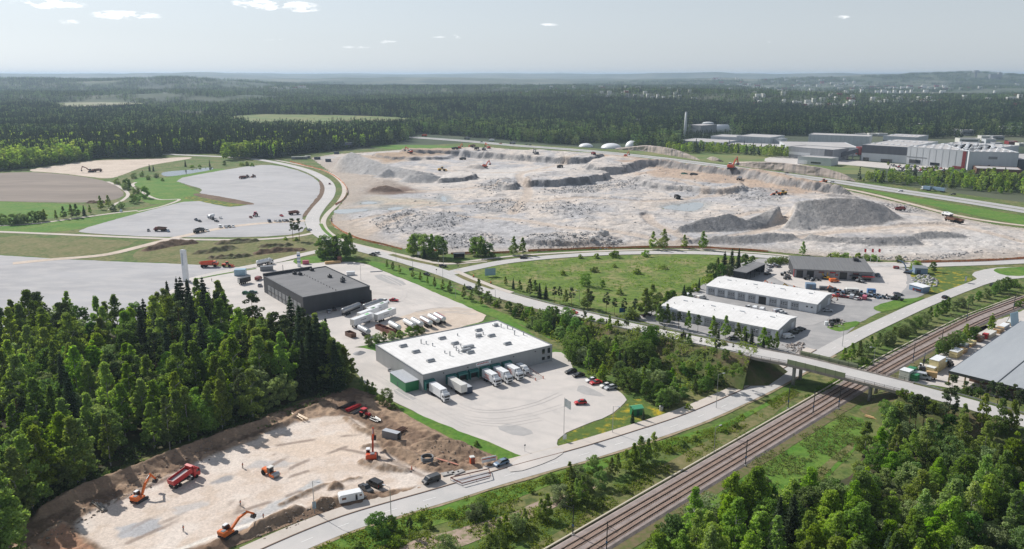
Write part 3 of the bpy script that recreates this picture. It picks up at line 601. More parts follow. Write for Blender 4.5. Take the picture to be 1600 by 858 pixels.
Z = np.where(Zp > 1.5, Z, Z * (1 - trk * .8) + lift * trk * .8)
Z = np.maximum(Z, -.45) + .06
ed = sstep(0,16, edge); Z = Z * ed + .14 * (1 - ed)
# colours of the ground itself
n1 = fbm(X, Y, 70,4,71); n2 = fbm(X, Y, 22,4,72); n3 = fbm(X, Y, 6,3,73)
C = np.zeros(X.shape + (3,)) + np.array((.535,.485,.445))
C = lerp(C, (.425,.415,.42), sstep(.40,.6, n1)); C = lerp(C, (.6,.525,.46), sstep(.48,.66, n2) * .8); C = lerp(C, (.28,.275,.28), sstep(.5,.68, n3) * .55)
def cz(px, c, soft=14, amp=30, k=1.0):
    global C
    C = lerp(C, c, k * sstep(-soft, soft, poly_d(X, Y, GS(px)) + amp * (fbm(X, Y, 26,4,81) - .5)))
cz([(950,252),(1040,256),(1190,276),(1290,300),(1240,304),(1180,298),(1100,292),(1020,284),(1000,270)], (.44,.315,.225), k=.8, amp=70)
cz([(560,246),(640,240),(760,234),(760,240),(690,247),(600,256)], (.4,.29,.2), k=.9)
cz([(890,240),(960,243),(1000,252),(940,256)], (.46,.32,.22), k=.9)
cz([(575,302),(575,292),(605,286),(640,292),(660,302),(610,306)], (.17,.115,.09), soft=8, amp=20)
cz([(560,306),(600,306),(690,314),(700,324),(600,328),(560,320)], (.44,.38,.29), k=.7)
cz([(520,360),(540,340),(570,345),(600,372),(570,374)], (.4,.32,.25), k=.6)
cz([(540,290),(560,270),(575,282),(580,300),(560,320),(545,315)], (.3,.25,.21), k=.8)
cz([(500,268),(515,250),(540,245),(560,262),(600,284),(640,290),(600,300),(545,290)], (.40,.34,.29), k=.8)
cz([(640,286),(740,270),(800,262),(900,262),(860,276),(760,282),(700,290)], (.6,.56,.525), k=.7)
cz([(1200,384),(1400,386),(1540,366),(1600,392),(1430,402),(1300,398)], (.52,.495,.475), k=.8)
hm = np.zeros(X.shape)
for q, (pts, s) in enumerate(mounds):
    r_ = sstep(.2,1.6, ridge_h(X, Y, pts, s) - Zp)
    c_ = (.37,.36,.355) if q < 4 else (.15,.1,.075) if q == 4 else (.3,.285,.275) if q == 5 else (.42,.40,.38) if q == 6 else (.2,.2,.205) if q == 7 else (.33,.315,.305) if q < 11 else (.34,.31,.29)
    C = lerp(C, c_, r_ * (.9 if q not in (5,) else .95))
big = sstep(.2,2, ridge_h(X, Y, mounds[5][0], .7)) * sstep(.5,.66, fbm(X + .9 * Y, Y * .3,24,3,92)); C = lerp(C, (.42,.385,.36), big * .6)
C = lerp(C, (.3,.295,.3), rub * (.12 + .55 * sstep(.4,.6, n3)))
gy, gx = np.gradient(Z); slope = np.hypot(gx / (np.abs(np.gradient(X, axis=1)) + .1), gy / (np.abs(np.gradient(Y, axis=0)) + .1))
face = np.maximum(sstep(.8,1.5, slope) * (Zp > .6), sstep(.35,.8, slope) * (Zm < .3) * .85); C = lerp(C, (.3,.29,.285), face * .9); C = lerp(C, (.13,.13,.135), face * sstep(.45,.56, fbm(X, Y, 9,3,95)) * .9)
C = lerp(C, (.5,.41,.335), trk * .7)
C = lerp(C, (.3,.31,.31), sstep(-9,-2, wet) * .7)
C = lerp(C, (.4,.34,.285),(1 - sstep(0,22, edge)) * .8)
QM = mat('quarry_ground', (.5,.5,.5), attr='Col', rough=1, sc3=.3, bump=.9, bsc=.22, bdist=1.6)
field_obj('quarry', QM, X, Y, Z, C, edge > -1, 'dusty grey and tan quarry with heaps, ledges and haul tracks')
QX, QY, QZ = X, Y, Z
def qz(x, y):
    """height of the quarry floor near a point"""
    u = x / y; i = int(np.clip(np.searchsorted(QY[:, 200], y),0, QY.shape[0] - 1)); j = int(np.clip(round((u + .27) / .96 * 439),0,439))
    return float(QZ[i, j]) if -.27 <= u <= .69 and 445 < y < 1180 else .2
WATER = mat('muddy_pond_water', (.3,.31,.3),(.34,.345,.33), sc=.1, rough=.12, spec=.5)
for px, lb in zip(POND, ('large pale quarry pond', 'long quarry pond beside the curved road', 'small upper puddle by the brown heap', 'narrow puddle beside the haul track', 'tiny bright puddle in the quarry')):
    zone('quarry_pond', WATER, px, .22, lb, smooth=1, jit=.5)
zone('pond', mat('dark_pond_water', (.02,.025,.025), rough=.05, spec=.6), [(250,271),(262,268),(290,266),(320,262),(336,262),(330,266),(300,271),(275,275),(256,276)], .10, 'small dark pond reflecting the trees', smooth=1)

# loose rock strewn over the quarry
ico = []
for q in range(5):
    b = bmesh.new(); bmesh.ops.create_icosphere(b, subdivisions=1, radius=1.0)
    rr = random.Random(q); v = np.array([tuple(Vector(x.co) * (.65 + .6 * rr.random())) for x in b.verts]); f = np.array([[x.index for x in t.verts] for t in b.faces]); b.free(); ico.append((v, f))
def rocks(name, spots, m, label, smin, smax, zf, power=2.2):
    VV, FF, o = [], [], 0
    for (x, y) in spots:
        v, f = ico[rng.integers(5)]; s = smin + (smax - smin) * rng.random() ** power
        a = rng.random() * 6.28; c_, s_ = math.cos(a), math.sin(a); sc = np.array((1,.8,.6)) * s * rng.uniform(.8,1.2,3)
        p = v * sc; p = np.stack([p[:, 0] * c_ - p[:, 1] * s_, p[:, 0] * s_ + p[:, 1] * c_, p[:, 2]], 1) + np.array((x, y, zf(x, y) + .15 * s))
        VV.append(p); FF.append(f + o); o += len(p)
    return tag(link(name, np_mesh(name, np.concatenate(VV), np.concatenate(FF), m)), label, 'rock', kind='stuff')
def sample(px, n, world=False):
    P = px if world else GS(px); xs = [p[0] for p in P]; ys = [p[1] for p in P]; out = []
    while len(out) < n:
        a = rng.uniform(min(xs), max(xs), n * 3); b = rng.uniform(min(ys), max(ys), n * 3); k = inside(a, b, P); out += list(zip(a[k], b[k]))
    return out[:n]
ROCK = mat('blasted_rock', (.38,.37,.365),(.45,.43,.41), sc=.5, rough=1, c3=(.24,.24,.24), sc3=.9, amt3=.7)
spots = []
for px, n in zip(RUBBLE, (1000,500,500,900,600,600,600,800,400,500)): spots += sample(px, n)
spots += sample([(560,372),(540,345),(640,300),(900,262),(1180,272),(1330,305),(1200,380),(900,388)], 1100)
spots += sample([(1330,399),(1440,404),(1540,392),(1530,397),(1440,409),(1330,403)], 350)
rocks('quarry_rubble', spots, ROCK, 'grey blasted rock strewn over the quarry', .2,1.15, qz, 3.0)
boulder_px = [(915,373,3.2),(938,372,4.0),(925,383,3.0),(944,378,3.4),(958,383,2.2),(897,380,2.2),(968,380,2.0)]
for k, (bx, by, s) in enumerate(boulder_px):
    v, f = ico[k % 5]; mb = MB(); mb.add([tuple(p * s * np.array((1,.85,.8))) for p in v], [tuple(t) for t in f])
    o = mb.build('boulder', ROCK); x, y = G(bx, by); o.location = (x, y, qz(x, y) + s * .3); o.rotation_euler.z = k
    tag(o, ['', 'second ', 'third ', 'fourth ', 'fifth ', 'sixth ', 'rightmost '][0 if k == 0 else 0] + ('pale boulder at the left of the blasted ledge', 'largest boulder in the middle of the blasted ledge', 'boulder below the largest one on the blasted ledge', 'boulder right of the largest one on the ledge', 'small boulder at the right end of the ledge foot', 'small boulder left of the pale one on the ledge', 'small boulder right and above on the blasted ledge')[k], 'boulder', 'boulders on the blasted ledge')

# rock cuts beside the motorway
CLIFF = mat('rock_cut_face', (.44,.37,.33),(.2,.185,.18), sc=.25, rough=1, c3=(.5,.42,.37), sc3=.5, amt3=.6, stretch=(1,1,.12), lo=.44, hi=.58, bump=.9, bsc=.7)
def rock_cut(px, depth, label, seed):
    """ledge of rock: foot line and crest height as the photograph shows them"""
    P = [(G(a, b), c) for a, b, c in px]; S = spline([(p[0][0], p[0][1], p[1]) for p in P], 4); mb = MB(); nk = 9
    rows = []
    for x, y, h in S:
        r_ = []
        for k in range(nk):
            t = k / (nk - 1)
            z = h * min(1, t * 2.2); back = depth * max(0, t - .5) * 2 + 1.2 * t
            nz_ = 5.5 * (float(fbm(x + seed, z * 1.2,4,3, seed)) - .5)
            drop = h * .9 * max(0, t - .75) * 4
            r_.append((x, y + back + nz_ * (1 if k else 0), max(z - drop, .05) + (.8 * (float(fbm(x, k * 7,4,2, seed + 3)) - .5) if k > 3 else 0)))
        rows.append(r_)
    mb.loft(rows, cap=False, closed=False)
    return tag(mb.build('rock_cut', CLIFF), label, 'rock')
rock_cut([(962,234,1),(985,235,4),(1010,237,8),(1040,242,9.5),(1065,246,7.5),(1088,250,3),(1093,251,.5)], 22, 'long pale rock cut beside the white domes', 3)
rock_cut([(1106,249,.5),(1112,251,4.5),(1122,252.5,4),(1131,253,.6)], 10, 'short pale rock knob between green slopes', 5)
rock_cut([(1142,257,.5),(1160,260,4.5),(1180,263,7),(1215,267,9),(1250,272,9.5),(1290,277,9),(1320,282,6),(1336,284,1)], 16, 'long brown rock cut below the factory', 8)

# ---- soil mounds on the strips beside the left road and other single heaps
def mound(name, m, pts, s, label, cat='heap', n=46, amp=.5, group=None):
    """one heap of loose soil or gravel; pts = crest points (x, y, height)"""
    xs = [p[0] for p in pts]; ys = [p[1] for p in pts]; hm_ = max(p[2] for p in pts); r_ = hm_ / s + 1
    gx, gy = np.meshgrid(np.linspace(min(xs) - r_, max(xs) + r_, n), np.linspace(min(ys) - r_, max(ys) + r_, n))
    h = ridge_h(gx, gy, pts, s) + amp * (fbm(gx, gy, max(hm_, 1.2),3, int(abs(xs[0])) % 50) - .5) * 2 * (ridge_h(gx, gy, pts, s) > 0)
    keep = h > .02; h = np.maximum(h, 0) + .1
    idx = np.arange(n * n).reshape(n, n); q = np.stack([idx[:-1, :-1], idx[:-1,1:], idx[1:, 1:], idx[1:, :-1]], -1).reshape(-1,4); q = q[keep.ravel()[q].any(1)]
    us = np.unique(q); rm = np.full(n * n, -1); rm[us] = np.arange(len(us)); c = (np.mean(xs), np.mean(ys),0)
    me = np_mesh(name, np.stack([gx.ravel(), gy.ravel(), h.ravel()], 1)[us] - np.array(c), rm[q], m, smooth=False)
    o = link(name, me); o.location = c
    return tag(o, label, cat, group)
def hp(px, py, h): return (*G(px, py), h)
OVER = mat('overgrown_soil', (.15,.12,.07),(.09,.12,.035), sc=.12, rough=1, c3=(.2,.16,.12), sc3=.5, amt3=.6)
for k, (pts, m_, lb) in enumerate((([hp(232,391,2), hp(250,386,3.2), hp(270,382,3.4), hp(300,380,2.2)], SOIL, 'long dark soil bank beside the haul track'),([hp(310,396,2), hp(345,392,2.6), hp(362,388,2.2)], OVER, 'overgrown soil bank in the middle of the mound strip'),
                                   ([hp(345,381,2.2), hp(375,379,2.4), hp(400,377,1.6)], OVER, 'overgrown soil bank nearest the gravel road'),([hp(330,404,1.6), hp(370,402,2), hp(390,400,1.6)], OVER, 'low overgrown bank above the red dump truck'),([hp(405,396,2.2), hp(430,393,2.4), hp(470,391,1.8)], SOIL, 'soil bank behind the dark building'),([hp(410,386,1.6), hp(450,384,1.8)], OVER, 'low bank near the two pines'),([hp(160,317,1.8), hp(140,317,1.8)], SOIL, 'brown soil heap at the field corner'))):
    mound('soil_bank', m_, pts, .55, lb, 'soil bank', amp=.9)
# ---- the building site at the lower left
SPX = [(-20,900),(40,815),(68,782),(125,760),(200,733),(268,706),(335,678),(400,655),(440,640),(490,622),(550,606),(595,622),(640,652),(700,684),(770,712),(800,722),(770,734),(716,742),(690,757),(640,772),(560,792),(490,806),(400,840),(340,864),(250,905)]
SP = GS(SPX)
X, Y = grid(SP, 152,290,300,-.72,-.02,420)
edge = poly_d(X, Y, SP)
light = chaikin(GS([(100,818),(160,868),(290,862),(390,828),(480,795),(540,772),(600,772),(690,758),(760,738),(690,742),(650,735),(600,712),(582,690),(575,672),(545,650),(480,656),(430,672),(390,692),(320,718),(245,752),(170,786)]),2)
dl = poly_d(X, Y, light) + 3.0 * (fbm(X, Y, 6,3,111) - .5)
Z = .14 + .25 * fbm(X, Y, 7,3,100) + .08 * fbm(X, Y, 1.2,2,101)
rough = 1 - sstep(-2,2, dl); Z = Z + rough * (1.3 * np.abs(fbm(X, Y, 3.5,3,103) - .45) * 2)
berms = [([hp(392,838,1.6), hp(408,824,2.2), hp(440,811,2.4), hp(462,800,2.0)], .7),([hp(482,800,.5), hp(505,791,2.8), hp(526,786,1.6)], .8),([hp(512,768,.6), hp(524,762,2.2), hp(533,764,1)], .8),([hp(440,790,.9), hp(470,776,1.1), hp(500,762,.8),(*G(560,748),.7)], .5),
         ([hp(568,724,1.6), hp(600,733,1.9), hp(634,737,1.4)], .65),([hp(568,700,1.2), hp(585,698,1.4)], .6),([hp(605,705,1.4), hp(625,708,1.8), hp(650,718,1.5), hp(675,728,1.2)], .6),([hp(600,718,.4), hp(650,731,.7), hp(700,736,.6)], .5),
         ([hp(655,698,1.6), hp(690,700,2.6), hp(720,704,3.2), hp(748,712,2.0)], .6),([hp(660,690,1.2), hp(690,684,1.6)], .6),([hp(690,716,1.2), hp(720,721,1.2)], .6),([hp(540,655,1.1), hp(560,672,1.3), hp(585,682,1.2), hp(604,690,1)], .6),
         ([hp(60,808,2.2), hp(130,772,3.0), hp(205,744,2.8), hp(275,716,3.0), hp(340,690,2.6), hp(420,660,2.0)], .6),([hp(440,668,1.4), hp(470,648,1.6), hp(500,634,1.2)], .55),([hp(180,788,.6), hp(210,770,.9), hp(300,735,.7)], .5)]
for pts, s in berms:
    r_ = ridge_h(X, Y, pts, s); Z = np.maximum(Z, r_ + np.where(r_ > 0,.45 * (fbm(X, Y, 1.6,3,120) - .4) * 2,0))
ed = sstep(0,3, edge); Z = Z * ed + .13 * (1 - ed)
n1 = fbm(X, Y, 9,4,131); n2 = fbm(X * .5 + Y, Y * .5 - X, 4,4,132); n3 = fbm(X, Y, 1.3,3,133)
C = np.zeros(X.shape + (3,)) + np.array((.2,.132,.09)); C = lerp(C, (.37,.26,.18), sstep(.42,.6, n1)); C = lerp(C, (.12,.08,.055), sstep(.5,.62, n3) * .6)
ls = sstep(-.8,1.2, dl); C2 = np.zeros(X.shape + (3,)) + np.array((.62,.53,.46)); C2 = lerp(C2,(.55,.45,.37), sstep(.45,.65, n2) * .8); C2 = lerp(C2,(.66,.59,.53), sstep(.5,.64, n1) * .7); C = C * (1 - ls[..., None]) + C2 * ls[..., None]
def sz(px, c, k=1.0, soft=.8, amp=3):
    global C
    C = lerp(C, c, k * sstep(-soft, soft, poly_d(X, Y, GS(px)) + amp * (fbm(X, Y, 3,3,140) - .5)))
sz([(330,840),(420,790),(500,748),(508,756),(430,800),(350,848)], (.46,.455,.45),.95)
sz([(180,825),(250,812),(250,832),(190,845)], (.4,.4,.415),.95); sz([(330,755),(345,748),(362,745),(364,750),(345,757)], (.3,.3,.31),.9); sz([(270,795),(320,780),(325,790),(280,805)], (.45,.45,.46),.6)
sz([(385,733),(400,722),(440,720),(466,724),(440,733)], (.44,.43,.43),.7); sz([(415,705),(460,690),(560,672),(575,690),(560,712),(470,718)], (.62,.5,.40),.6); sz([(440,660),(400,682),(330,708),(345,700),(420,668)], (.1,.065,.045),.8)
sz([(560,622),(600,628),(640,654),(700,684),(690,690),(630,668),(590,648)], (.36,.25,.17),.8); sz([(60,850),(100,820),(150,868),(90,890)], (.34,.19,.12),.9)
sz([(270,862),(330,838),(470,790),(474,793),(335,843),(276,866)], (.72,.68,.62),.8, soft=.4, amp=1)
for px in ([(200,850),(300,806),(420,758),(480,738)], [(300,830),(380,800),(470,770)], [(250,820),(330,787),(400,764)], [(330,850),(345,815),(365,780),(400,745),(450,715)], [(350,845),(370,800),(400,770),(460,730),(540,700)], [(420,700),(480,690),(560,680)], [(430,712),(500,700),(590,715),(660,745)], [(180,840),(260,800),(330,770)]):      # wheel ruts
    S = spline(GS(px),4); d = np.full(X.shape, 1e9)
    for a, b in zip(S, S[1:]): d = np.minimum(d, seg_d(X, Y, a, b)[0])
    C = lerp(C, (.27,.215,.18), sstep(1.2,.3, d) * .85 * sstep(.35,.5, fbm(X, Y, 8,2,150)))
for pts, s in berms: C = lerp(C, (.27,.19,.13), sstep(.15,.7, ridge_h(X, Y, pts, s)) * (.55 + .4 * sstep(.4,.6, n3)))
field_obj('building_site', mat('site_soil', (.5,.5,.5), attr='Col', rough=1, sc3=1.6, bump=.6, bsc=2.5), X, Y, Z, C, edge > -.5, 'sandy building site with ruts, spoil heaps and trenches')
SX, SY, SZ = X, Y, Z
def sz_at(x, y):
    u = x / y; i = int(np.clip(np.searchsorted(SY[:, 100], y),0, SY.shape[0] - 1)); j = int(np.clip(round((u + .72) / .70 * 419),0,419)); return float(SZ[i, j])
rocks('spoil_stones', sample([(655,690),(760,700),(740,722),(640,740)], 130) + sample([(390,835),(520,780),(530,795),(410,845)], 120) + sample([(60,845),(200,750),(330,690),(345,712),(200,780),(80,858)], 320), mat('dirty_stone', (.3,.25,.21),(.18,.14,.11), sc=1, rough=1), 'stones in the spoil of the building site', .08,.5, sz_at)
mound('gravel_heap', mat('grey_crushed_stone', (.33,.33,.34),(.27,.27,.28), sc=.6, rough=1), [hp(560,553,1.0), hp(563,552,1.0)], .45, 'small grey gravel heap beside the white warehouse', amp=.2, n=24)

# ------------------------------------------------------------------ embankment and bridge
BANK = mat('bank_grass', (.07,.11,.025),(.13,.1,.055), sc=.1, rough=1, c3=(.06,.09,.02), sc3=.5, amt3=.7, bump=.6, bsc=.8)
def embankment(px, label, hw=6.6):
    S = spline([(*G(a, b, c), c) for a, b, c in px], 4); A = offset_line(S, 1.0); rows = []
    for k, p in enumerate(S):
        n_ = (A[k] - p)[:2]; h = p[2] + .1; r_ = []
        for off, z in ((hw + 1.7 * h, .03),(hw + .9 * h, h * .5),(hw, h),(-hw, h),(-hw - .9 * h, h * .5),(-hw - 1.7 * h, .03)):
            j = .8 * (float(fbm(p[0] + off, p[1], 4,2,77)) - .5) if abs(off) > hw else 0
            r_.append((p[0] + n_[0] * off, p[1] + n_[1] * off, max(z + j, .03)))
        rows.append(r_)
    mb = MB(); mb.loft(rows, cap=True, closed=False); o = mb.build('embankment', BANK); return tag(o, label, kind='structure')
embankment(MAIN[17:22] + [(1160,547.5,7.9),(1176,550.5,7.9)], 'overgrown road embankment left of the bridge')
embankment([(1412,605,7.8)] + MAIN[25:], 'overgrown road embankment right of the bridge')
for sgn, (a, b), lb in ((1,(1176,550.5), 'grassy cone under the left end of the bridge'),(-1,(1412,605), 'grassy cone under the right end of the bridge')):
    c = G(a, b, 7.9); c2 = G(a + sgn * 20, b + sgn * 4.6,7.9); d = Vector((c2[0] - c[0], c2[1] - c[1])).normalized(); p = Vector((-d.y, d.x)); mb = MB(); c = (c[0] - d.x * 2.5, c[1] - d.y * 2.5)
    top = [(c[0] + p.x * o_, c[1] + p.y * o_, 6.9) for o_ in (-7.4,7.4)]; bot = [(c[0] + p.x * o_ + d.x * 14 * f_, c[1] + p.y * o_ + d.y * 14 * f_, .03) for o_, f_ in ((-20.5,.05),(-9,.95),(9,.95),(20.5,.05))]
    mb.add(top + bot, [(0,1,4,3),(0,3,2),(1,5,4),(0,2,5,1)]); tag(mb.build('bridge_cone', BANK), lb, kind='structure')
ribbon('overpass_road', ROADM, MAIN[17:], 9.0,.22, 'pale road climbing over the railway', kind='structure')
DECK = [(1170,549,8.0),(1198,555,8.0),(1240,563,8.0),(1300,577.5,8.0),(1360,592,8.0),(1420,607,7.8)]
dc = G(1300,577.5,8.0); bridge = thing('road_bridge', 'concrete road bridge over the railway and the near road', 'bridge', (dc[0], dc[1], 0))
S = spline([(*G(a, b, c), c) for a, b, c in DECK], 3); loc = np.array((dc[0], dc[1], 0))
def strip(off, w_, z0, z1, a0=0.0, a1=1.0):
    S2 = S[int(a0 * (len(S) - 1)):int(a1 * (len(S) - 1)) + 1]; mb = MB(); rows = []
    for p, q in zip(offset_line(S2, off + w_ / 2), offset_line(S2, off - w_ / 2)):
        p = p - loc; q = q - loc; rows.append([(p[0], p[1], p[2] + z0),(q[0], q[1], q[2] + z0),(q[0], q[1], q[2] + z1),(p[0], p[1], p[2] + z1)])
    return mb.loft(rows)
strip(0,11.6,-.45,.1).build('deck', CONC, bridge)
strip(0,6.5,-1.25,-.45).build('girder', CONC, bridge)
PARAP = mat('weathered_concrete', (.36,.31,.27),(.25,.22,.2), sc=.5, rough=.9)
for sg in (-1,1): strip(sg * 5.75,.5,-.62,.35).build('edge_beam', PARAP, bridge)
for a, b in ((1239,601),(1250,593),(1358,628),(1368,616)):
    x, y = G(a, b); mb = MB(); mb.tube((x - loc[0], y - loc[1], 0),(x - loc[0], y - loc[1], 7.0),.62,.62,12); mb.build('pier', CONC, bridge, True)
for sg in (-1,1):
    rr_ = strip(sg * 5.85,.08,1.28,1.38); 
    for zz in (.62,.95): rr_.add(*(lambda t: (t.v, t.f))(strip(sg * 5.85,.05, zz, zz + .07)))
    E_ = offset_line(S, sg * 5.85)
    for p in E_: q = p - loc; rr_.box((q[0], q[1], q[2] + .8),(.09,.09,1.1))
    tag(rr_.build('railing', DARKM, bridge), kind='stuff')
SCREEN = mat('greenish_screen_glass', (.32,.36,.2), rough=.25); 
for sg, a0, a1 in ((-1,.33,.67),(1,.30,.70)):
    strip(sg * 6.0,.05,.4,2.1, a0, a1).build('safety_screen', SCREEN, bridge)
    mb = MB()
    for p in offset_line(S, sg * 6.0)[int(a0 * len(S)):int(a1 * len(S))]: q = p - loc; mb.box((q[0], q[1], q[2] + 1.25),(.1,.1,1.9))
    tag(mb.build('screen_frame', DARKM, bridge), kind='stuff')
def guardrail(px, off, label):
    P = spline([(*G(a, b, c), c) for a, b, c in px], 4); E_ = offset_line(P, off); c = E_[len(E_) // 2]; t = thing('guardrail', label, 'guardrail', (c[0], c[1], 0)); mb = MB(); rows = []
    for p in E_: q = p - np.array((c[0], c[1], 0)); rows.append([(q[0], q[1] - .04, q[2] + .55),(q[0], q[1] + .04, q[2] + .55),(q[0], q[1] + .04, q[2] + .9),(q[0], q[1] - .04, q[2] + .9)])
    mb.loft(rows); mb.build('beam', METAL, t); mb = MB()
    for p in E_: q = p - np.array((c[0], c[1], 0)); mb.box((q[0], q[1], q[2] + .4),(.1,.1,.8))
    tag(mb.build('post', METAL, t), kind='stuff')
guardrail([(790,463,0)] + MAIN[18:22] + [(1170,549,8)], 5.3, 'steel guardrail on the far side of the climbing road')
guardrail(MAIN[18:22] + [(1170,549,8)], -5.3, 'steel guardrail on the near side of the climbing road')
guardrail([(1420,607,7.8)] + MAIN[26:], 5.3, 'steel guardrail right of the bridge, yard side')

# ------------------------------------------------------------------ railway
T1 = [(810,902),(885.5,858),(1053,760),(1250,644.5),(1400,556.5),(1511,499),(1560,479.5),(1600,465),(1660,447),(1760,424)]
T2 = [(850,904),(925,858),(1060,774.5),(1260,654),(1400,570),(1520,508),(1570,487),(1610,471.5),(1665,454),(1770,430)]
mid = [((a[0] + b[0]) / 2,(a[1] + b[1]) / 2) for a, b in zip(T1, T2)]
BALL = mat('railway_ballast', (.24,.175,.15),(.3,.23,.2), sc=.5, rough=1, c3=(.24,.15,.11), sc3=.35, amt3=.5, bump=.5, bsc=3)
SHOULD = mat('grey_ballast', (.33,.275,.255),(.25,.21,.195), sc=.4, rough=1, bump=.5, bsc=3)
Sm = spline([(*G(a, b, .5),.5) for a, b in mid], 5); rows = []
mb = MB()
for k, p in enumerate(Sm):
    n_ = (offset_line(Sm[max(k - 1,0):k + 2], 1.0)[min(k, 1)] - p)[:2]; rows.append([(p[0] + n_[0] * o_, p[1] + n_[1] * o_, z_) for o_, z_ in ((5.3,.04),(4.4,.5),(-4.2,.5),(-5.0,.04))])
mb.loft(rows, closed=False, cap=False); rail_root = mb.build('railway', SHOULD); tag(rail_root, 'double track railway crossing under the road bridge', kind='structure')
RAILM = mat('rusty_rail_steel', (.05,.04,.036), rough=.85); SLEEP = mat('pale_sleeper', (.38,.28,.22),(.28,.2,.16), sc=.6, rough=.9)
for T in (T1, T2):
    St = spline([(*G(a, b, .6),.6) for a, b in T], 4)
    A = offset_line(St, 1.35); B = offset_line(St, -1.35); mb = MB(); mb.loft([[(*a[:2], .512),(*b[:2], .512)] for a, b in zip(A, B)], cap=False, closed=False); mb.build('track_bed', BALL, rail_root)
    for sg in (-1,1):
        A = offset_line(St, sg * .8 + .06); B = offset_line(St, sg * .8 - .06); mb = MB()
        mb.loft([[(*a[:2], .53),(*b[:2], .53),(*b[:2], .74),(*a[:2], .74)] for a, b in zip(A, B)]); mb.build('rail', RAILM, rail_root)
    mb = MB(); Sf = spline([(*G(a, b, .6),.6) for a, b in T[:6]], .62)
    for k in range(0, len(Sf) - 1):
        d = Sf[k + 1] - Sf[k]; mb.box((Sf[k][0], Sf[k][1], .53),(.26,2.55,.12), math.atan2(d[1], d[0]))
    tag(mb.build('sleepers', SLEEP, rail_root), kind='stuff')
for o_, lb in ((5.2, 'left'),): ribbon('cable_duct', mat('pale_cable_duct', (.5,.45,.36), rough=.9), mid[:8], .45,.55, None, off=o_, thick=.3, parent=rail_root)
ribbon('fence_strip', mat('brown_brush', (.17,.13,.075),(.1,.12,.035), sc=.6, rough=1), mid[:6], 3.2,.1, 'brown brushy strip right of the railway', off=-6.8, wjit=.4)
# ------------------------------------------------------------------ vehicles (each built once per kind, +X is forward)
def wheels(t, xs, y, r, w_=.24):
    mb = MB(); mb.tube((0,-w_ / 2,0),(0, w_ / 2,0), r, r, 12); mb.tube((0,-w_ / 2 - .02,0),(0, w_ / 2 + .02,0), r * .5, r * .5,8); me = mb.mesh('wheel'); me.materials.append(TYRE)
    for x in xs:
        for s in (-1,1): o = link('wheel', me, t); o.location = (x, s * y, r)
def car_body(t, L_, W_, body, cabin, m, r=.32, wx=None, lamp=True):
    """body = profile of the lower body (x, z), cabin = profile of the glasshouse"""
    def shell(prof, w0, taper):
        zs = [p[1] for p in prof]; z0, z1 = min(zs), max(zs); mb = MB()
        def ring(y, ins): return [(p[0] * (1 - ins * .02), y * (1 - taper * (p[1] - z0) / (z1 - z0 + 1e-6)), p[1]) for p in prof]
        mb.loft([ring(-w0 / 2 + .06,1.4), ring(-w0 / 2,0), ring(w0 / 2,0), ring(w0 / 2 - .06,1.4)]); return mb
    shell(body, W_, .08).build('body', m, t)
    shell(cabin, W_ * .9,.2).build('windows', GLASS, t)
    zt = max(p[1] for p in cabin); xs = [p[0] for p in cabin if p[1] > zt - .06]; mb = MB(); mb.b2(min(xs) + .02, max(xs) - .02,-W_ * .35, W_ * .35, zt - .03, zt + .035,.03); mb.build('roof', m, t)
    wheels(t, wx or (L_ * .31,-L_ * .29), W_ / 2 - .1, r)
    if lamp:
        for s in (-1,1):
            MB().b2(L_ / 2 - .12, L_ / 2 - .01, s * W_ * .36 - .16, s * W_ * .36 + .16,.58,.72).build('headlight', P_['offwhite'], t)
            MB().b2(-L_ / 2 + .01,-L_ / 2 + .12, s * W_ * .38 - .13, s * W_ * .38 + .13,.7,.9).build('tail_light', P_['red'], t)
def mk_hatch(t, m):
    car_body(t, 4.2,1.78, [(-2.1,.3),(-2.08,.92),(-1.6,.95),(1.0,.95),(1.7,.82),(2.05,.65),(2.1,.3)], [(-2.0,.93),(-1.75,1.4),(-1.1,1.49),(.1,1.46),(.95,.95)], m)
def mk_sedan(t, m):
    car_body(t, 4.6,1.8, [(-2.3,.3),(-2.28,.88),(-1.6,.95),(1.0,.93),(1.9,.8),(2.25,.62),(2.3,.3)], [(-1.75,.93),(-1.1,1.4),(-.3,1.45),(.2,1.42),(1.0,.93)], m)
def mk_estate(t, m):
    car_body(t, 4.7,1.82, [(-2.35,.32),(-2.32,.95),(-1.6,.98),(1.1,.97),(1.9,.84),(2.3,.65),(2.35,.32)], [(-2.25,.96),(-2.0,1.42),(-1.3,1.5),(.2,1.47),(1.1,.96)], m)
def mk_pickup(t, m):
    car_body(t, 5.2,1.86, [(-2.6,.45),(-2.58,1.02),(-.85,1.02),(1.2,1.05),(2.3,.98),(2.58,.8),(2.6,.45)], [(-.85,1.03),(-.7,1.65),(0,1.74),(.5,1.7),(1.25,1.04)], m, .38,(1.65,-1.6))
    MB().b2(-2.5,-.95,-.75,.75,1.0,1.035).build('load_bed', DARKM, t)
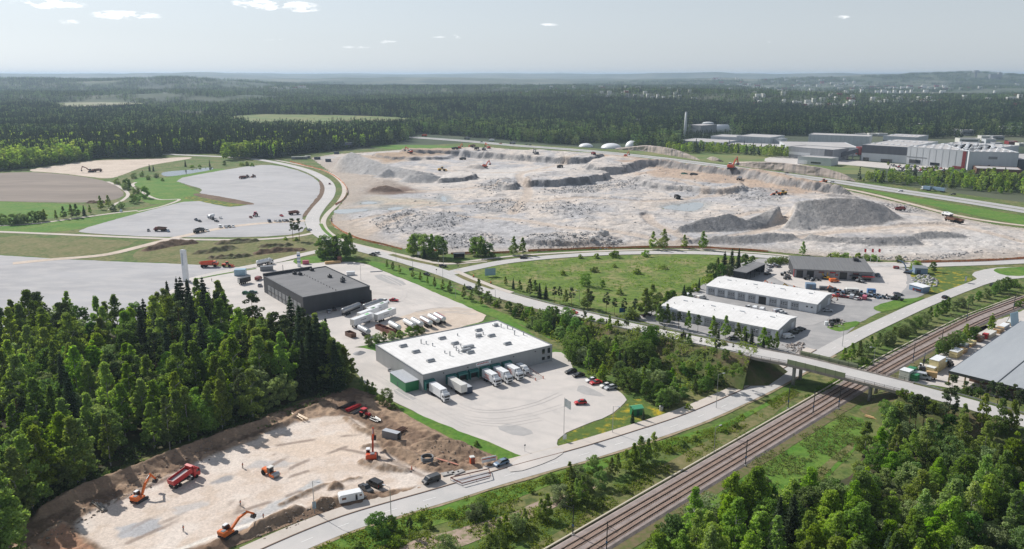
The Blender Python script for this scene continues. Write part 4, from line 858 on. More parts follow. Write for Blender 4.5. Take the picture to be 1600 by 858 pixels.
def mk_van(t, m):
    L_ = 5.1; prof = [(-2.5,.4),(-2.52,1.85),(-2.4,1.96),(.9,1.96),(1.25,1.85),(1.95,1.15),(2.45,1.0),(2.55,.7),(2.55,.4)]
    mb = MB(); mb.loft([[(p[0], -.93, p[1]) for p in prof], [(p[0], -.97, p[1] * .98) for p in prof], [(p[0], .97, p[1] * .98) for p in prof], [(p[0], .93, p[1]) for p in prof]]); mb.build('body', m, t)
    mb = MB(); mb.add([(1.27,-.8,1.86),(1.27,.8,1.86),(1.97,.82,1.2),(1.97,-.82,1.2)], [(0,1,2,3)])
    for s in (-1,1): mb.add([(.2, s * .985,1.2),(1.6, s * .985,1.2),(1.25, s * .985,1.7),(.25, s * .985,1.75)], [(0,1,2,3)])
    mb.build('windows', GLASS, t); wheels(t, (1.6,-1.55),.86,.34)
    for s in (-1,1): MB().b2(2.46,2.58, s * .72 - .15, s * .72 + .15,.75,.92).build('headlight', P_['offwhite'], t)
    for s in (-1,1): MB().b2(-2.56,-2.48, s * .85 - .08, s * .85 + .08,.9,1.4).build('tail_light', P_['red'], t)
def truck_cab(t, x, m, h=3.0, w_=2.5):
    """flat-fronted lorry cab whose nose is at x"""
    prof = [(x - 2.1,.7),(x - 2.1, h),(x - .5, h),(x - .12, h - .5),(x, 1.7),(x, .55),(x - .3,.45)]
    mb = MB(); mb.side(prof, -w_ / 2 + .05, w_ / 2 - .05); c = mb.build('cab', m, t)
    mb = MB(); mb.quad((x - .10,-w_ * .42, h - .55),(x - .10, w_ * .42, h - .55),(x + .03, w_ * .42,1.75),(x + .03,-w_ * .42,1.75)); 
    for s in (-1,1): y = s * (w_ / 2 - .03); mb.quad((x - 1.3, y, 1.75),(x - .25, y, 1.75),(x - .35, y, 2.45),(x - 1.3, y, 2.45))
    mb.build('windscreen', GLASS, c)
    mb = MB(); mb.b2(x - .02, x + .06,-w_ * .32, w_ * .32,.75,1.35); mb.build('grille', DARKM, c)
    mb = MB(); mb.loft([[(x - 2.0,-1.0, h),(x - .7,-1.0, h),(x - .7,1.0, h),(x - 2.0,1.0, h)], [(x - 2.0,-.95, h + .75),(x - 1.6,-.9, h + .7),(x - 1.6,.9, h + .7),(x - 2.0,.95, h + .75)]]); mb.build('wind_deflector', m, c)
    for s in (-1,1): MB().b2(x - .5, x - .35, s * 1.36 - .1, s * 1.36 + .1,1.8,2.5).build('mirror', DARKM, c)
    return c
def mk_boxtruck(L_=10.5, cabm='white', stripe=None, small=False):
    def f(t, m):
        h = 3.1 if small else 4.0; w_ = 2.2 if small else 2.55; x1 = L_ / 2
        truck_cab(t, x1, P_[cabm], 2.4 if small else 3.0, w_)
        b = MB().b2(-L_ / 2, x1 - 2.35,-w_ / 2, w_ / 2,1.1, h, .05).build('cargo_box', m, t)
        MB().b2(x1 - 2.33, x1 - 1.75,-.85,.85, h - 1.1, h - .15,.08).build('cooling_unit', P_['grey'], t)
        MB().b2(-L_ / 2 + .2, x1 - .6,-.5,.5,.6,1.09).build('chassis', DARKM, t)
        wheels(t, (x1 - 1.35,-L_ / 2 + 1.6,-L_ / 2 + 2.9), w_ / 2 - .2,.5,.35)
        if stripe:
            mb = MB()
            for s in (-1,1):
                y = s * (w_ / 2 + .012)
                for k, (a, z, ln) in enumerate(((0,2.9,2.6),(-.2,2.45,3.0),(.6,1.9,2.2),(-.6,1.5,3.8))):
                    xx = -L_ / 2 + 2.2 + a; mb.quad((xx, y, z),(xx + ln, y, z - .05),(xx + ln, y, z + .18),(xx, y, z + .26))
            mb.build('red_lettering', P_[stripe], b)
        return t
    return f
def mk_trailer(L_=12.5, roofm=None, dark=False):
    def f(t, m):
        b = MB().b2(-L_ / 2, L_ / 2,-1.27,1.27,1.2,4.0,.05).build('cargo_box', m, t)
        mb = MB()
        for y in (-.62,.62): mb.b2(-L_ / 2 - .04,-L_ / 2, y - .58, y + .58,1.35,3.85)
        mb.build('rear_doors', P_['offwhite'], b)
        MB().b2(-L_ / 2 + .3, L_ / 2 - .4,-.45,.45,.75,1.19).build('chassis', DARKM, t)
        for s in (-1,1): MB().b2(L_ / 2 - 2.6, L_ / 2 - 2.3, s * .7 - .08, s * .7 + .08,0,1.1).build('landing_leg', DARKM, t)
        wheels(t, (-L_ / 2 + 1.3,-L_ / 2 + 2.6,-L_ / 2 + 3.9),1.05,.5,.35)
        return t
    return f
def mk_tank(L_=11, n_dome=4, stripe=None, semi=True, chrome=False):
    def f(t, m):
        mb = MB(); rg = []
        for x, k in ((-L_ / 2,.72),(-L_ / 2 + .22,.95),(-L_ / 2 + .5,1),(L_ / 2 - .5,1),(L_ / 2 - .22,.95),(L_ / 2,.72)):
            rg.append([(x, 1.22 * k * math.cos(a),2.45 + 1.12 * k * math.sin(a)) for a in np.linspace(0,2 * math.pi, 17)[:-1]])
        mb.loft(rg); b = mb.build('tank', m, t, True)
        mb = MB()
        for k in range(n_dome): x = -L_ / 2 + L_ * (k + .5) / n_dome; mb.tube((x, 0,3.5),(x, 0,3.72),.35,.35,10)
        mb.b2(-L_ / 2 + .6, L_ / 2 - .6,-.3,.3,3.55,3.6); mb.build('walkway', METAL, b)
        MB().b2(-L_ / 2 + .3, L_ / 2 - .3,-.55,.55,.8,1.4).build('chassis', DARKM, t)
        wheels(t, (-L_ / 2 + 1.2,-L_ / 2 + 2.5,-L_ / 2 + 3.8) if semi else (-L_ / 2 + 1.3,-L_ / 2 + 2.6, L_ / 2 - 1.6),1.05,.5,.35)
        if stripe: mb = MB(); [mb.b2(-L_ / 2 + .6, L_ / 2 - .6, s * 1.2 - .05, s * 1.2 + .05,2.35,2.75) for s in (-1,1)]; mb.b2(-L_ / 2 + .8, L_ / 2 - .8,-.9,-.5,3.35,3.44); mb.build('stripe', P_[stripe], b)
        return t
    return f
def mk_tanktruck(t, m):
    mk_tank(8.2,3, None, False)(t, m)
    for c_ in kids(t): c_.location.x -= 1.2
    truck_cab(t, 5.2, P_['white'], 2.9); wheels(t, (3.8,),1.05,.5,.35)
def mk_excavator(boom=50, stick=-70, swing=0.0, sc=1.0):
    """tracked excavator; boom and stick angles in degrees above level"""
    def f(t, m):
        for s in (-1,1):
            prof = [(-2.2,.35),(-1.9,.02),(1.9,.02),(2.2,.35),(2.0,.85),(-2.0,.85)]; mb = MB(); mb.side(prof, s * 1.2 - .3, s * 1.2 + .3); mb.build('track', DARKM, t)
        MB().b2(-1.0,1.0,-.95,.95,.5,1.0).build('undercarriage', DARKM, t)
        mb = MB(); mb.b2(-2.3,1.1,-1.35,1.35,1.05,1.55,.08); mb.b2(-2.5,-.9,-1.35,1.35,1.55,2.35,.18); up = mb.build('upper_body', m, t); up.rotation_euler.z = swing
        mb = MB(); mb.side([(-.6,1.55),(-.6,2.95),(.7,2.95),(1.2,2.2),(1.2,1.55)], .35,1.3); mb.build('cab', GLASS, up)
        mb = MB(); mb.b2(-.65,.75,.32,1.33,2.9,3.05,.05); mb.build('cab_roof', P_['white'], up)
        MB().b2(-2.2,-1.1,-.9,.2,2.36,2.5,.05).build('engine_cover', P_['grey'], up)
        a = R(boom); p0 = Vector((1.0,-.25,1.5)); p1 = p0 + Vector((math.cos(a),0, math.sin(a))) * 3.4; a2 = a - R(28); p2 = p1 + Vector((math.cos(a2),0, math.sin(a2))) * 2.8
        mb = MB(); mb.bar(p0, p1,.45,.75); mb.bar(p1 - (p1 - p0).normalized() * .2, p2,.42,.6); mb.build('boom', m, up)
        a3 = R(stick); p3 = p2 + Vector((math.cos(a3),0, math.sin(a3))) * 2.9
        mb = MB(); mb.bar(p2 - (p3 - p2).normalized() * .6, p3,.36,.5); mb.build('stick', m, up)
        mb = MB(); mb.bar(p0 + Vector((.3,0,-.3)), p0 + (p1 - p0) * .75 + Vector((.15,0,-.3)),.2,.2); mb.bar(p1 + (p2 - p1) * .3 + Vector((0,0,.5)), p2 + Vector((-.2,0,.35)),.2,.2); mb.build('hydraulic_ram', METAL, up)
        b0 = p3; mb = MB(); pr = [(0,.15),(.35,-.15),(.15,-.85),(-.55,-1.15),(-1.0,-.75),(-.55,-.1)]
        mb.loft([[(b0.x + x, b0.y + y, max(b0.z + z, .05)) for x, z in pr] for y in (-.6,.6)]); mb.build('bucket', DARKM, up)
        t.scale = (sc,) * 3
    return f
def mk_dumper(bedm=None):
    """quarry dump truck with a wedge-shaped skip"""
    def f(t, m):
        mb = MB(); mb.side([(2.2,1.1),(2.2,3.0),(3.3,3.0),(3.7,2.2),(4.4,2.0),(4.5,1.0)], -1.25,1.25); c = mb.build('cab', m, t)
        mb = MB(); mb.quad((3.32,-1.1,2.95),(3.32,1.1,2.95),(3.72,1.1,2.22),(3.72,-1.1,2.22)); [mb.quad((2.4, s * 1.27,2.2),(3.4, s * 1.27,2.2),(3.2, s * 1.27,2.85),(2.4, s * 1.27,2.85)) for s in (-1,1)]; mb.build('windows', GLASS, c)
        mb = MB(); B0 = [(-4.6,2.6),(-3.6,1.5),(1.8,1.3),(2.0,3.1)]
        mb.side([(-4.6,2.6),(-3.6,1.5),(1.8,1.3),(2.0,3.1),(1.9,3.1),(1.7,1.45),(-3.55,1.65),(-4.5,2.65)], -1.4,1.4)
        for s in (-1,1): mb.loft([[(x, s * 1.45, z) for x, z in B0], [(x, s * 1.33, z) for x, z in B0]])
        mb.build('skip', m if bedm is None else P_[bedm], t)
        MB().b2(-4.0,4.0,-.5,.5,.8,1.29).build('chassis', DARKM, t); wheels(t, (3.0,-1.4,-3.1),1.15,.75,.6)
    return f
def mk_tipper(t, m):
    """red road tipper, skip raised a little"""
    truck_cab(t, 4.6, m, 2.9)
    mb = MB(); T_ = Matrix.Translation((-4.2,0,1.25)) @ Matrix.Rotation(-R(9),4, 'Y'); pts = []
    mb.add([(0,-1.25,0),(6.3,-1.25,0),(6.3,1.25,0),(0,1.25,0),(0,-1.25,.12),(6.3,-1.25,.12),(6.3,1.25,.12),(0,1.25,.12)], [(0,3,2,1),(4,5,6,7),(0,1,5,4),(2,3,7,6),(1,2,6,5),(3,0,4,7)], T_)
    for c_, d_ in (((3.15,-1.2,.75),(6.3,.1,1.3)),((3.15,1.2,.75),(6.3,.1,1.3)),((6.25,0,.95),(.1,2.5,1.7)),((6.6,0,1.85),(.9,2.5,.1)),((.05,0,.75),(.1,2.3,1.2))): mb.box(c_, d_, 0, T_)
    s_ = mb.build('skip', m, t); mb = MB(); mb.box((3.2,0,.45),(5.6,2.2,.6),0, T_); mb.build('gravel_load', GRAVEL, s_)
    MB().b2(-4.2,4.2,-.5,.5,.7,1.2).build('chassis', DARKM, t); MB().b2(1.0,2.0,-1.2,-.6,.5,1.1).build('fuel_tank', METAL, t); wheels(t, (3.3,1.9,-2.2,-3.5),1.05,.52,.38)
def mk_loader(t, m):
    mb = MB(); mb.b2(-2.9,-.4,-.95,.95,.9,2.0,.15); mb.build('engine_body', m, t)
    mb = MB(); mb.b2(-.6,.8,-.75,.75,1.6,3.1,.12); mb.build('cab', GLASS, t); MB().b2(-.65,.85,-.8,.8,3.08,3.2,.04).build('cab_roof', m, t)
    mb = MB(); mb.b2(.5,2.0,-.7,.7,.8,1.5); [mb.bar((.9, s * .6,1.6),(3.1, s * .6,.8),.25,.4) for s in (-1,1)]; mb.build('lift_arm', m, t)
    mb = MB(); mb.side([(3.0,.1),(4.2,.1),(4.1,.25),(3.3,.5),(3.1,1.3),(2.9,1.3)], -1.4,1.4); mb.build('bucket', m, t); wheels(t, (1.6,-1.7),.95,.75,.55)
def mk_roller(t, m):
    mb = MB(); mb.b2(-2.6,-.2,-.85,.85,.9,1.9,.2); mb.build('engine_body', m, t); mb = MB(); mb.b2(-.3,.9,-.75,.75,1.2,2.7,.1); mb.build('cab', GLASS, t); MB().b2(-.4,1.0,-.85,.85,2.68,2.82,.05).build('cab_roof', P_['offwhite'], t)
    mb = MB(); mb.b2(.9,1.2,-1.1,1.1,.5,1.2); [mb.b2(1.0,2.9, s * 1.15 - .08, s * 1.15 + .08,.55,1.1) for s in (-1,1)]; mb.build('drum_frame', m, t)
    mb = MB(); mb.tube((2.2,-1.05,.78),(2.2,1.05,.78),.78,.78,18); mb.build('drum', METAL, t, False); wheels(t, (-1.7,),.8,.75,.5)
def mk_tractor(t, m):
    mb = MB(); mb.b2(.2,2.2,-.45,.45,.9,1.7,.12); mb.build('bonnet', m, t); mb = MB(); mb.b2(-1.3,.3,-.75,.75,1.2,2.6,.12); mb.build('cab', GLASS, t); MB().b2(-1.4,.35,-.85,.85,2.58,2.75,.05).build('cab_roof', m, t)
    [MB().b2(-1.5,-.1, s * 1.0 - .25, s * 1.0 + .25,1.6,1.75,.05).build('mudguard', m, t) for s in (-1,1)]; wheels(t, (-.8,),.98,.82,.45); wheels(t, (1.5,),.8,.55,.32)
def mk_caravan(t, m):
    prof = [(-3.2,.5),(-3.25,2.3),(-2.9,2.65),(2.5,2.65),(3.1,1.9),(3.2,1.2),(3.0,.5)]; mb = MB(); mb.loft([[(p[0], y, p[1]) for p in prof] for y in (-1.15,1.15)]); b = mb.build('body', m, t)
    for x0, x1, z0, z1, nm in ((-2.6,-1.5,1.3,1.9, 'window'),(2.0,2.6,1.5,2.0, 'window'),(.9,1.45,.6,2.2, 'door')):
        mb = MB(); mb.b2(x0, x1,-1.18,-1.14, z0, z1); mb.build(nm, GLASS if nm == 'door' else P_['brown'], b)
    mb = MB(); mb.quad((3.12,-.9,1.95),(3.12,.9,1.95),(3.22,.9,1.3),(3.22,-.9,1.3)); mb.build('front_window', GLASS, b)
    mb = MB(); [mb.bar((3.0, s * .6,.5),(4.3,0,.5),.08,.1) for s in (-1,1)]; mb.tube((4.2,0,0),(4.2,0,.7),.06); mb.build('drawbar', METAL, t); wheels(t, (-.2,),1.0,.32)
VK = dict(hatchback=mk_hatch, sedan=mk_sedan, estate=mk_estate, pickup=mk_pickup, van=mk_van)
_proto = {}
PARTS_M = ('body', 'roof', 'upper_body', 'boom', 'stick', 'tank', 'cargo_box', 'skip', 'engine_body', 'cab_roof')
def vehicle(key, maker, name, colour, px, py, heading, label, cat, group=None, z=None, to=None, zf=None, scale=None, world=None):
    """place a vehicle with its middle over the ground seen at (px, py); heading in degrees from +X, or towards the point 'to' of the photograph"""
    x, y = world or G(px, py, .2)
    if to: tx, ty = G(to[0], to[1], .2); heading = math.degrees(math.atan2(ty - y, tx - x))
    if z is None: z = zf(x, y) if zf else .2
    m = P_[colour] if isinstance(colour, str) else colour
    if (key, colour) not in _proto:
        t = thing(name, label, cat, (x, y, z), R(heading), group); maker(t, m); _proto[(key, colour)] = t
        if scale: t.scale = (scale,) * 3
        return t
    o = dup(_proto[(key, colour)], (x, y, z), R(heading), label, group, scale=scale); o.name = name
    if group is None and 'group' in o: del o['group']
    return o
def car(kind, colour, px, py, heading, label, group=None, **k):
    return vehicle(kind, VK[kind], 'parked_car' if kind != 'van' else 'parked_van', colour, px, py, heading, label, 'van' if kind == 'van' else 'car', group, **k)

# directions of the warehouse: u along its front, v away from the camera
WB = G(660.6,586,6.6); WC = G(863,539,6.6); UA = math.atan2(WC[1] - WB[1], WC[0] - WB[0]); UD = math.degrees(UA)
OUT = UD - 90                                  # out of the loading docks
# trucks at the docks of the white warehouse
g_ = 'lorries at the loading docks'
vehicle('bt1', mk_boxtruck(10.5), 'box_lorry', 'white', 687,621, OUT, 'white box lorry backed into the leftmost dock', 'lorry', g_)
vehicle('tr1', mk_trailer(10.0), 'cargo_trailer', 'offwhite', 714,611, OUT + 180, 'white trailer standing alone between the docks', 'trailer')
vehicle('bt2', mk_boxtruck(9.2, 'white', 'orangered'), 'box_lorry', 'white', 768,598, OUT, 'white lorry with red lettering left of three at the docks', 'lorry', g_)
vehicle('bt2', mk_boxtruck(9.2, 'white', 'orangered'), 'box_lorry', 'white', 786,594, OUT, 'white lorry with red lettering in the middle of three at the docks', 'lorry', g_)
vehicle('bt2', mk_boxtruck(9.2, 'white', 'orangered'), 'box_lorry', 'white', 803,589, OUT, 'white lorry with red lettering right of three at the docks', 'lorry', g_)
vehicle('bt3', mk_boxtruck(6.0, 'white', None, True), 'small_lorry', 'white', 817,583, OUT, 'small white delivery lorry at the rightmost dock', 'lorry', g_)
# cars in the warehouse lot
g_ = 'cars parked at the warehouse yard edge'
for kd, c_, a, b, lb in (('estate', 'black', 892,582.5, 'black car farthest along the warehouse yard edge'),('sedan', 'black', 904,588, 'second black car along the warehouse yard edge'),('hatchback', 'white', 923.5,596, 'white car beside the red one at the yard edge'),('sedan', 'red', 931,599.5, 'red car parked at the yard edge between white cars'),
                         ('hatchback', 'offwhite', 946,604.5, 'white car left of the last pair at the yard edge'),('estate', 'silver', 954,607.5, 'silver car nearest the meadow at the yard edge')):
    car(kd, c_, a, b, 205, lb, g_)
car('hatchback', 'red', 907,631,190, 'red hatchback standing alone on the warehouse yard')
# traffic
g_ = 'cars on the main road'
car('estate', 'black', 692,417,10, 'black car crossing the road junction', g_, z=.25); car('sedan', 'black', 667,430,315, 'black car before the junction on the main road', g_, z=.25); car('estate', 'darkgrey', 734,452,315, 'dark car leaving the junction towards the bridge', g_, z=.25)
car('sedan', 'red', 896,490,318, 'small red car half hidden on the climbing road', g_, z=2.7, world=G(896,490,2.5))
car('hatchback', 'darkred', 515,288,95, 'dark red car on the bend of the curved road', g_, z=.25); car('hatchback', 'white', 483,360,60, 'white car where the gravel road meets the curved road', g_, z=.25)
car('sedan', 'black', 818,404,8, 'black car on the quarry road', g_, z=.25); car('estate', 'white', 588,397,160, 'white van waiting at the road by the trees', g_, z=.25); car('pickup', 'grey', 583,399,160, 'grey pickup beside the white van at the trees', g_, z=.25)
car('hatchback', 'black', 1477,466,30, 'black car on the near road by the shrubs', g_, z=.25); car('sedan', 'black', 1551,447,35, 'dark car farther up the near road', g_, z=.25)
# building site
ex = mk_excavator(58,-52,.15,.88)
vehicle('ex1', ex, 'excavator', 'orange', 218,783,25, 'orange excavator digging at the forest edge', 'excavator', zf=sz_at, to=(250,765))
vehicle('ex2', mk_excavator(32,-38,0,.92), 'excavator', 'orange', 357,840,30, 'orange excavator with stretched boom by the near road', 'excavator', zf=sz_at, to=(400,812))
vehicle('ex3', mk_excavator(62,-60,0,1.12), 'excavator', 'orangered', 581,718,100, 'orange excavator seen from behind in the site middle', 'excavator', zf=sz_at, to=(585,690))
vehicle('tip', mk_tipper, 'tipper_lorry', 'red', 288,754,0, 'red tipper lorry loaded with gravel', 'lorry', to=(312,741), zf=sz_at)
vehicle('rol', mk_roller, 'road_roller', 'orange', 422,743,0, 'orange road roller on the sand', 'roller', to=(432,747), zf=sz_at)
vehicle('trc', mk_tractor, 'tractor', 'red', 571,652,0, 'red tractor among pipes at the top of the site', 'tractor', to=(582,656), zf=sz_at)
vehicle('cav', mk_caravan, 'caravan', 'white', 549,783,0, 'white caravan beside the pavement', 'caravan', to=(568,779), z=.3)
car('pickup', 'darkgrey', 572,767,0, 'grey pickup next to the caravan', to=(582,774), z=.3); car('van', 'black', 586,760,0, 'black van with its tailgate open behind the pickup', to=(576,755), z=.3)
car('van', 'darkgrey', 674,754,0, 'dark van standing alone at the site entrance', to=(660,759), z=.35); car('estate', 'steelblue', 783,726.5,0, 'blue car at the corner of the site', to=(770,731), z=.35)
# tankers and trailers in the truck yard
g_ = 'tankers and trailers parked in the truck yard'
vehicle('tk1', mk_tank(12.5,4), 'tanker_trailer', METAL, 549,488.5,0, 'bare metal tanker trailer nearest the dark wall', 'tanker', g_, to=(565,482))
vehicle('tk1', mk_tank(12.5,4), 'tanker_trailer', METAL, 583,482,0, 'second bare metal tanker behind the white trailers', 'tanker', g_, to=(600,476))
for a, b, lb in ((566,507, 'front white trailer of the left long pair'),(602,499, 'front white trailer of the right long pair'),(576,497, 'rear white trailer of the left long pair'),(590,489, 'rear white trailer of the right long pair')):
    t = vehicle('trw', mk_trailer(12.5), 'cargo_trailer', 'white', a, b, 0, lb, 'trailer', g_, to=(a + 16, b - 6))
    mb = MB(); mb.b2(2.2,4.4,-.6,.6,4.0,4.03); mb.build('green_roof_mark', P_['lightgreen'], t)
    mb = MB(); [mb.b2(-2 + k * .5,-1.7 + k * .5,-1.29,-1.272,2.5 + .05 * (k % 2),2.85) for k in range(7)]; mb.build('lettering', P_['navy'], t)
for a, b, c_, st, lb in ((640,513, 'white', None, 'white round tank trailer left of the five in a row'),(652,511, 'white', None, 'second white tank trailer of the five in a row'),(666,509, 'white', 'rust', 'third white tank trailer of the five in a row'),(678,505, 'white', None, 'fourth white tank trailer of the five in a row'),(687,503, 'white', 'red', 'white tank trailer with a red stripe, last of the row'),(617,516.5, 'white', None, 'white tank trailer beside the red brown containers'),(569,523, 'silver', None, 'silver tank trailer at the forest edge')):
    vehicle('tks%s' % st, mk_tank(9.0,3, st), 'tanker_trailer', c_, a, b, 0, lb, 'tanker', 'tank trailers in a row', to=(a - 14, b - 8))
car('sedan', 'red', 615.5,470.5,350, 'red car in the truck yard'); car('estate', 'white', 602,472,320, 'white car beside the red car in the truck yard')
g_ = 'cars along the dark wall'
for a, b, c_, kd, lb in ((514,488, 'silver', 'sedan', 'silver car in the shade left along the dark wall'),(522,484.5, 'black', 'estate', 'black car in the shade along the dark wall'),(535,480, 'black', 'sedan', 'second black car in the shade along the dark wall'),(566,475, 'black', 'van', 'black van in the shade along the dark wall'),(576,472, 'lightblue', 'estate', 'pale blue car at the end of the dark wall'),(586,472, 'darkred', 'hatchback', 'dark red car half hidden behind the tankers')):
    car(kd, c_, a, b, 110, lb, g_)
vehicle('tts', mk_tanktruck, 'tanker_lorry', 'white', 414,414,0, 'white tanker lorry on the access road', 'lorry', to=(428,411))
vehicle('dmp', mk_dumper(), 'dump_truck', 'orangered', 327,417,0, 'red dump truck on the gravel lot by the white pylon', 'dump truck', to=(345,416.5), scale=1.15)
vehicle('ldr', mk_loader, 'wheel_loader', 'orangered', 355,417,0, 'red wheel loader beside the dump truck', 'loader', to=(366,417))
vehicle('tr2', mk_trailer(8.0), 'cargo_trailer', 'black', 382,443,0, 'black trailer in the yard left of the dark building', 'trailer', to=(395,440), scale=.85)
car('van', 'darkred', 404,437,80, 'dark red van behind the corner of the dark building'); car('hatchback', 'silver', 406,447,100, 'silver car at the corner of the dark building')
car('hatchback', 'green', 385,459,15, 'green car half hidden by the forest'); car('sedan', 'darkgreen', 395,458,15, 'dark green car by the forest edge')
# wide gravel pad
g_ = 'vehicles parked on the wide gravel pad'
vehicle('dm2', mk_dumper('brown'), 'dump_truck', 'darkred', 251,361,0, 'dark red dump truck at the left of the pad', 'dump truck', g_, to=(240,361))
vehicle('dm3', mk_dumper('darkgrey'), 'dump_truck', 'grey', 311,363,0, 'grey dump truck beside the haul track', 'dump truck', g_, to=(325,360)); vehicle('dm4', mk_dumper(), 'dump_truck', 'rust', 459,335,0, 'rusty red dump truck at the right edge of the pad', 'dump truck', g_, to=(470,334))
vehicle('dm4', mk_dumper(), 'dump_truck', 'rust', 379,279,250, 'rusty dump truck leftmost of three on the upper pad', 'dump truck', g_); vehicle('ld2', mk_loader, 'wheel_loader', 'brown', 386.5,277.5,260, 'brown wheel loader in the middle of three on the upper pad', 'loader', g_); vehicle('ld3', mk_loader, 'wheel_loader', 'rust', 396,277,250, 'rusty wheel loader right of three on the upper pad', 'loader', g_)
vehicle('trc2', mk_tractor, 'tractor', 'pink', 399,338,270, 'red tractor in the middle of the gravel pad', 'tractor', g_, scale=1.3)
for a, b, c_, kd, lb in ((232,361, 'darkgrey', 'sedan', 'dark car left of the dark red dump truck'),(263,362, 'steelblue', 'estate', 'blue grey car right of the dark red dump truck'),(324,361, 'white', 'estate', 'white car right of the grey dump truck'),(306.5,344.5, 'navy', 'pickup', 'dark pickup left of the pair on the pad'),(312,346.5, 'black', 'hatchback', 'small dark car right of the pair on the pad'),(332,343, 'black', 'van', 'dark van behind the white lorry on the pad'),(338.5,346.5, 'darkgrey', 'estate', 'dark car before the white lorry on the pad'),(345,341.5, 'white', 'hatchback', 'small white car right of the lorry on the pad'),
                         (344,355.5, 'white', 'van', 'white van leftmost of four on the lower pad'),(353,355.5, 'silver', 'estate', 'silver car second of four on the lower pad'),(358.5,355, 'grey', 'sedan', 'grey car third of four on the lower pad'),(364.5,354.5, 'white', 'estate', 'white car rightmost of four on the lower pad'),(421,347, 'navy', 'van', 'dark van leftmost of the row by the pines'),(431.5,346.5, 'white', 'sedan', 'white car second of the row by the pines'),(437.5,346.5, 'grey', 'estate', 'grey car third of the row by the pines'),(443.5,346, 'silver', 'hatchback', 'silver car fourth of the row by the pines'),(448.5,346, 'black', 'estate', 'black car last of the row by the pines'),(440,338, 'red', 'hatchback', 'small red car on the gravel pad'),(392,340.5, 'darkred', 'hatchback', 'small dark red car left of the tractor'),(189,330.5, 'lightblue', 'estate', 'pale car on the field track')):
    car(kd, c_, a, b, 290 + (a * 7 % 30), lb, g_)
vehicle('bt3', mk_boxtruck(6.0, 'white', None, True), 'small_lorry', 'white', 330,341,250, 'small white lorry on the gravel pad', 'lorry', g_)
# sandy clearing and quarry machines
vehicle('exr', mk_excavator(45,-70,0,1.35), 'excavator', 'rust', 142,269,200, 'rusty excavator on the sandy clearing', 'excavator'); vehicle('dm5', mk_dumper(), 'dump_truck', 'brown', 152,268.5,20, 'brown dump truck on the sandy clearing', 'dump truck', scale=1.2)
g_ = 'machines working in the quarry'
for a, b, to, lb, s in ((641,247,(632,246), 'red excavator beside the conical grey heaps', 1.5),(758,264,(768,262), 'red excavator loading in the middle of the quarry floor', 1.5),(731,236,(736,234), 'red excavator on top of the quarry face', 1.4),(763,243.5,(755,242), 'red excavator at the foot of the quarry face', 1.4),(718.5,243,(726,241), 'red excavator by the dark rubble', 1.3),(1142,278,(1156,274), 'large red excavator digging brown soil', 2.3),(978,245.5,(985,244), 'red excavator near the motorway', 1.4)):
    vehicle('exq', mk_excavator(46,-58,0), 'excavator', 'orangered', a, b, 0, lb, 'excavator', g_, to=to, zf=qz, scale=s)
vehicle('exd', mk_excavator(40,-70,0), 'excavator', 'darkgrey', 838,251,0, 'dark excavator under the pale quarry face', 'excavator', g_, to=(830,249), zf=qz, scale=1.5)
for a, b, c_, lb in ((711,243.5, 'darkgrey', 'dark dump truck left under the quarry face'),(723,250.5, 'darkgrey', 'dark dump truck on the open quarry floor'),(739,242, 'brown', 'brown dump truck under the quarry face'),(745,245, 'black', 'black machine under the quarry face'),(756,245.5, 'grey', 'grey dump truck under the quarry face'),(927,253.5, 'darkred', 'red cabbed dump truck on the haul ledge'),(1155,284.5, 'silver', 'pale dump truck on the sandy ramp'),(1069,277, 'darkgreen', 'dark green machine at the brown ledge'),(1084,277.5, 'darkgrey', 'dark dump truck at the brown ledge'),(1058,312.5, 'black', 'black machine above the large pond'),(875,264, 'black', 'black machine at the dark ledge'),(963,249.5, 'silver', 'pale drilling machine on the ledge'),(1485,350.5, 'brown', 'brown machine right in the quarry'),(1495,351.5, 'brown', 'second brown machine right in the quarry'),(1480,338, 'white', 'white machine at the service road'),(1406,332, 'darkred', 'dark red machine behind the big heap')):
    vehicle('dmq', mk_dumper(), 'dump_truck', c_, a, b, 20 + a % 140, lb, 'dump truck', g_, zf=qz, scale=1.1)
vehicle('ldq', mk_loader, 'wheel_loader', 'yellow', 690.5,270,20, 'yellow wheel loader on the quarry floor', 'loader', g_, zf=qz, scale=1.6); vehicle('ldo', mk_loader, 'wheel_loader', 'orange', 1213,307.5,160, 'orange loader at the top of the big heap', 'loader', g_, zf=qz, scale=1.3); vehicle('ldo', mk_loader, 'wheel_loader', 'orange', 1287,285.5,200, 'orange loader near the motorway edge', 'loader', g_, zf=qz, scale=1.3)
vehicle('ldy', mk_loader, 'wheel_loader', 'yellow', 1223,307,200, 'yellow loader beside the orange one at the big heap', 'loader', g_, zf=qz, scale=1.3)
# motorway traffic
g_ = 'traffic on the motorway'
vehicle('bt4', mk_boxtruck(9.5), 'box_lorry', 'steelblue', 1447,297.5,0, 'blue lorry on the motorway', 'lorry', g_, to=(1430,295), scale=1.05); vehicle('tr3', mk_trailer(13.0), 'cargo_trailer', 'steelblue', 1467,299.5,0, 'blue trailer behind the blue lorry on the motorway', 'trailer', g_, to=(1450,297))
for a, b, c_, lb in ((1407,299.5, 'white', 'white car on the motorway left of the blue lorry'),(1489,304.5, 'darkgrey', 'dark car on the motorway right of the blue lorry'),(1300,285, 'white', 'white car on the motorway below the rock cut'),(1229,271, 'grey', 'grey car on the motorway at the rock cut'),(752,222.5, 'black', 'black car on the far motorway'),(782,225, 'orange', 'orange car on the far motorway'),(822,226.5, 'grey', 'grey car on the far motorway'),(828,227.5, 'black', 'black car on the far motorway right of the grey one')):
    car('estate', c_, a, b, 165, lb, g_, z=.3)
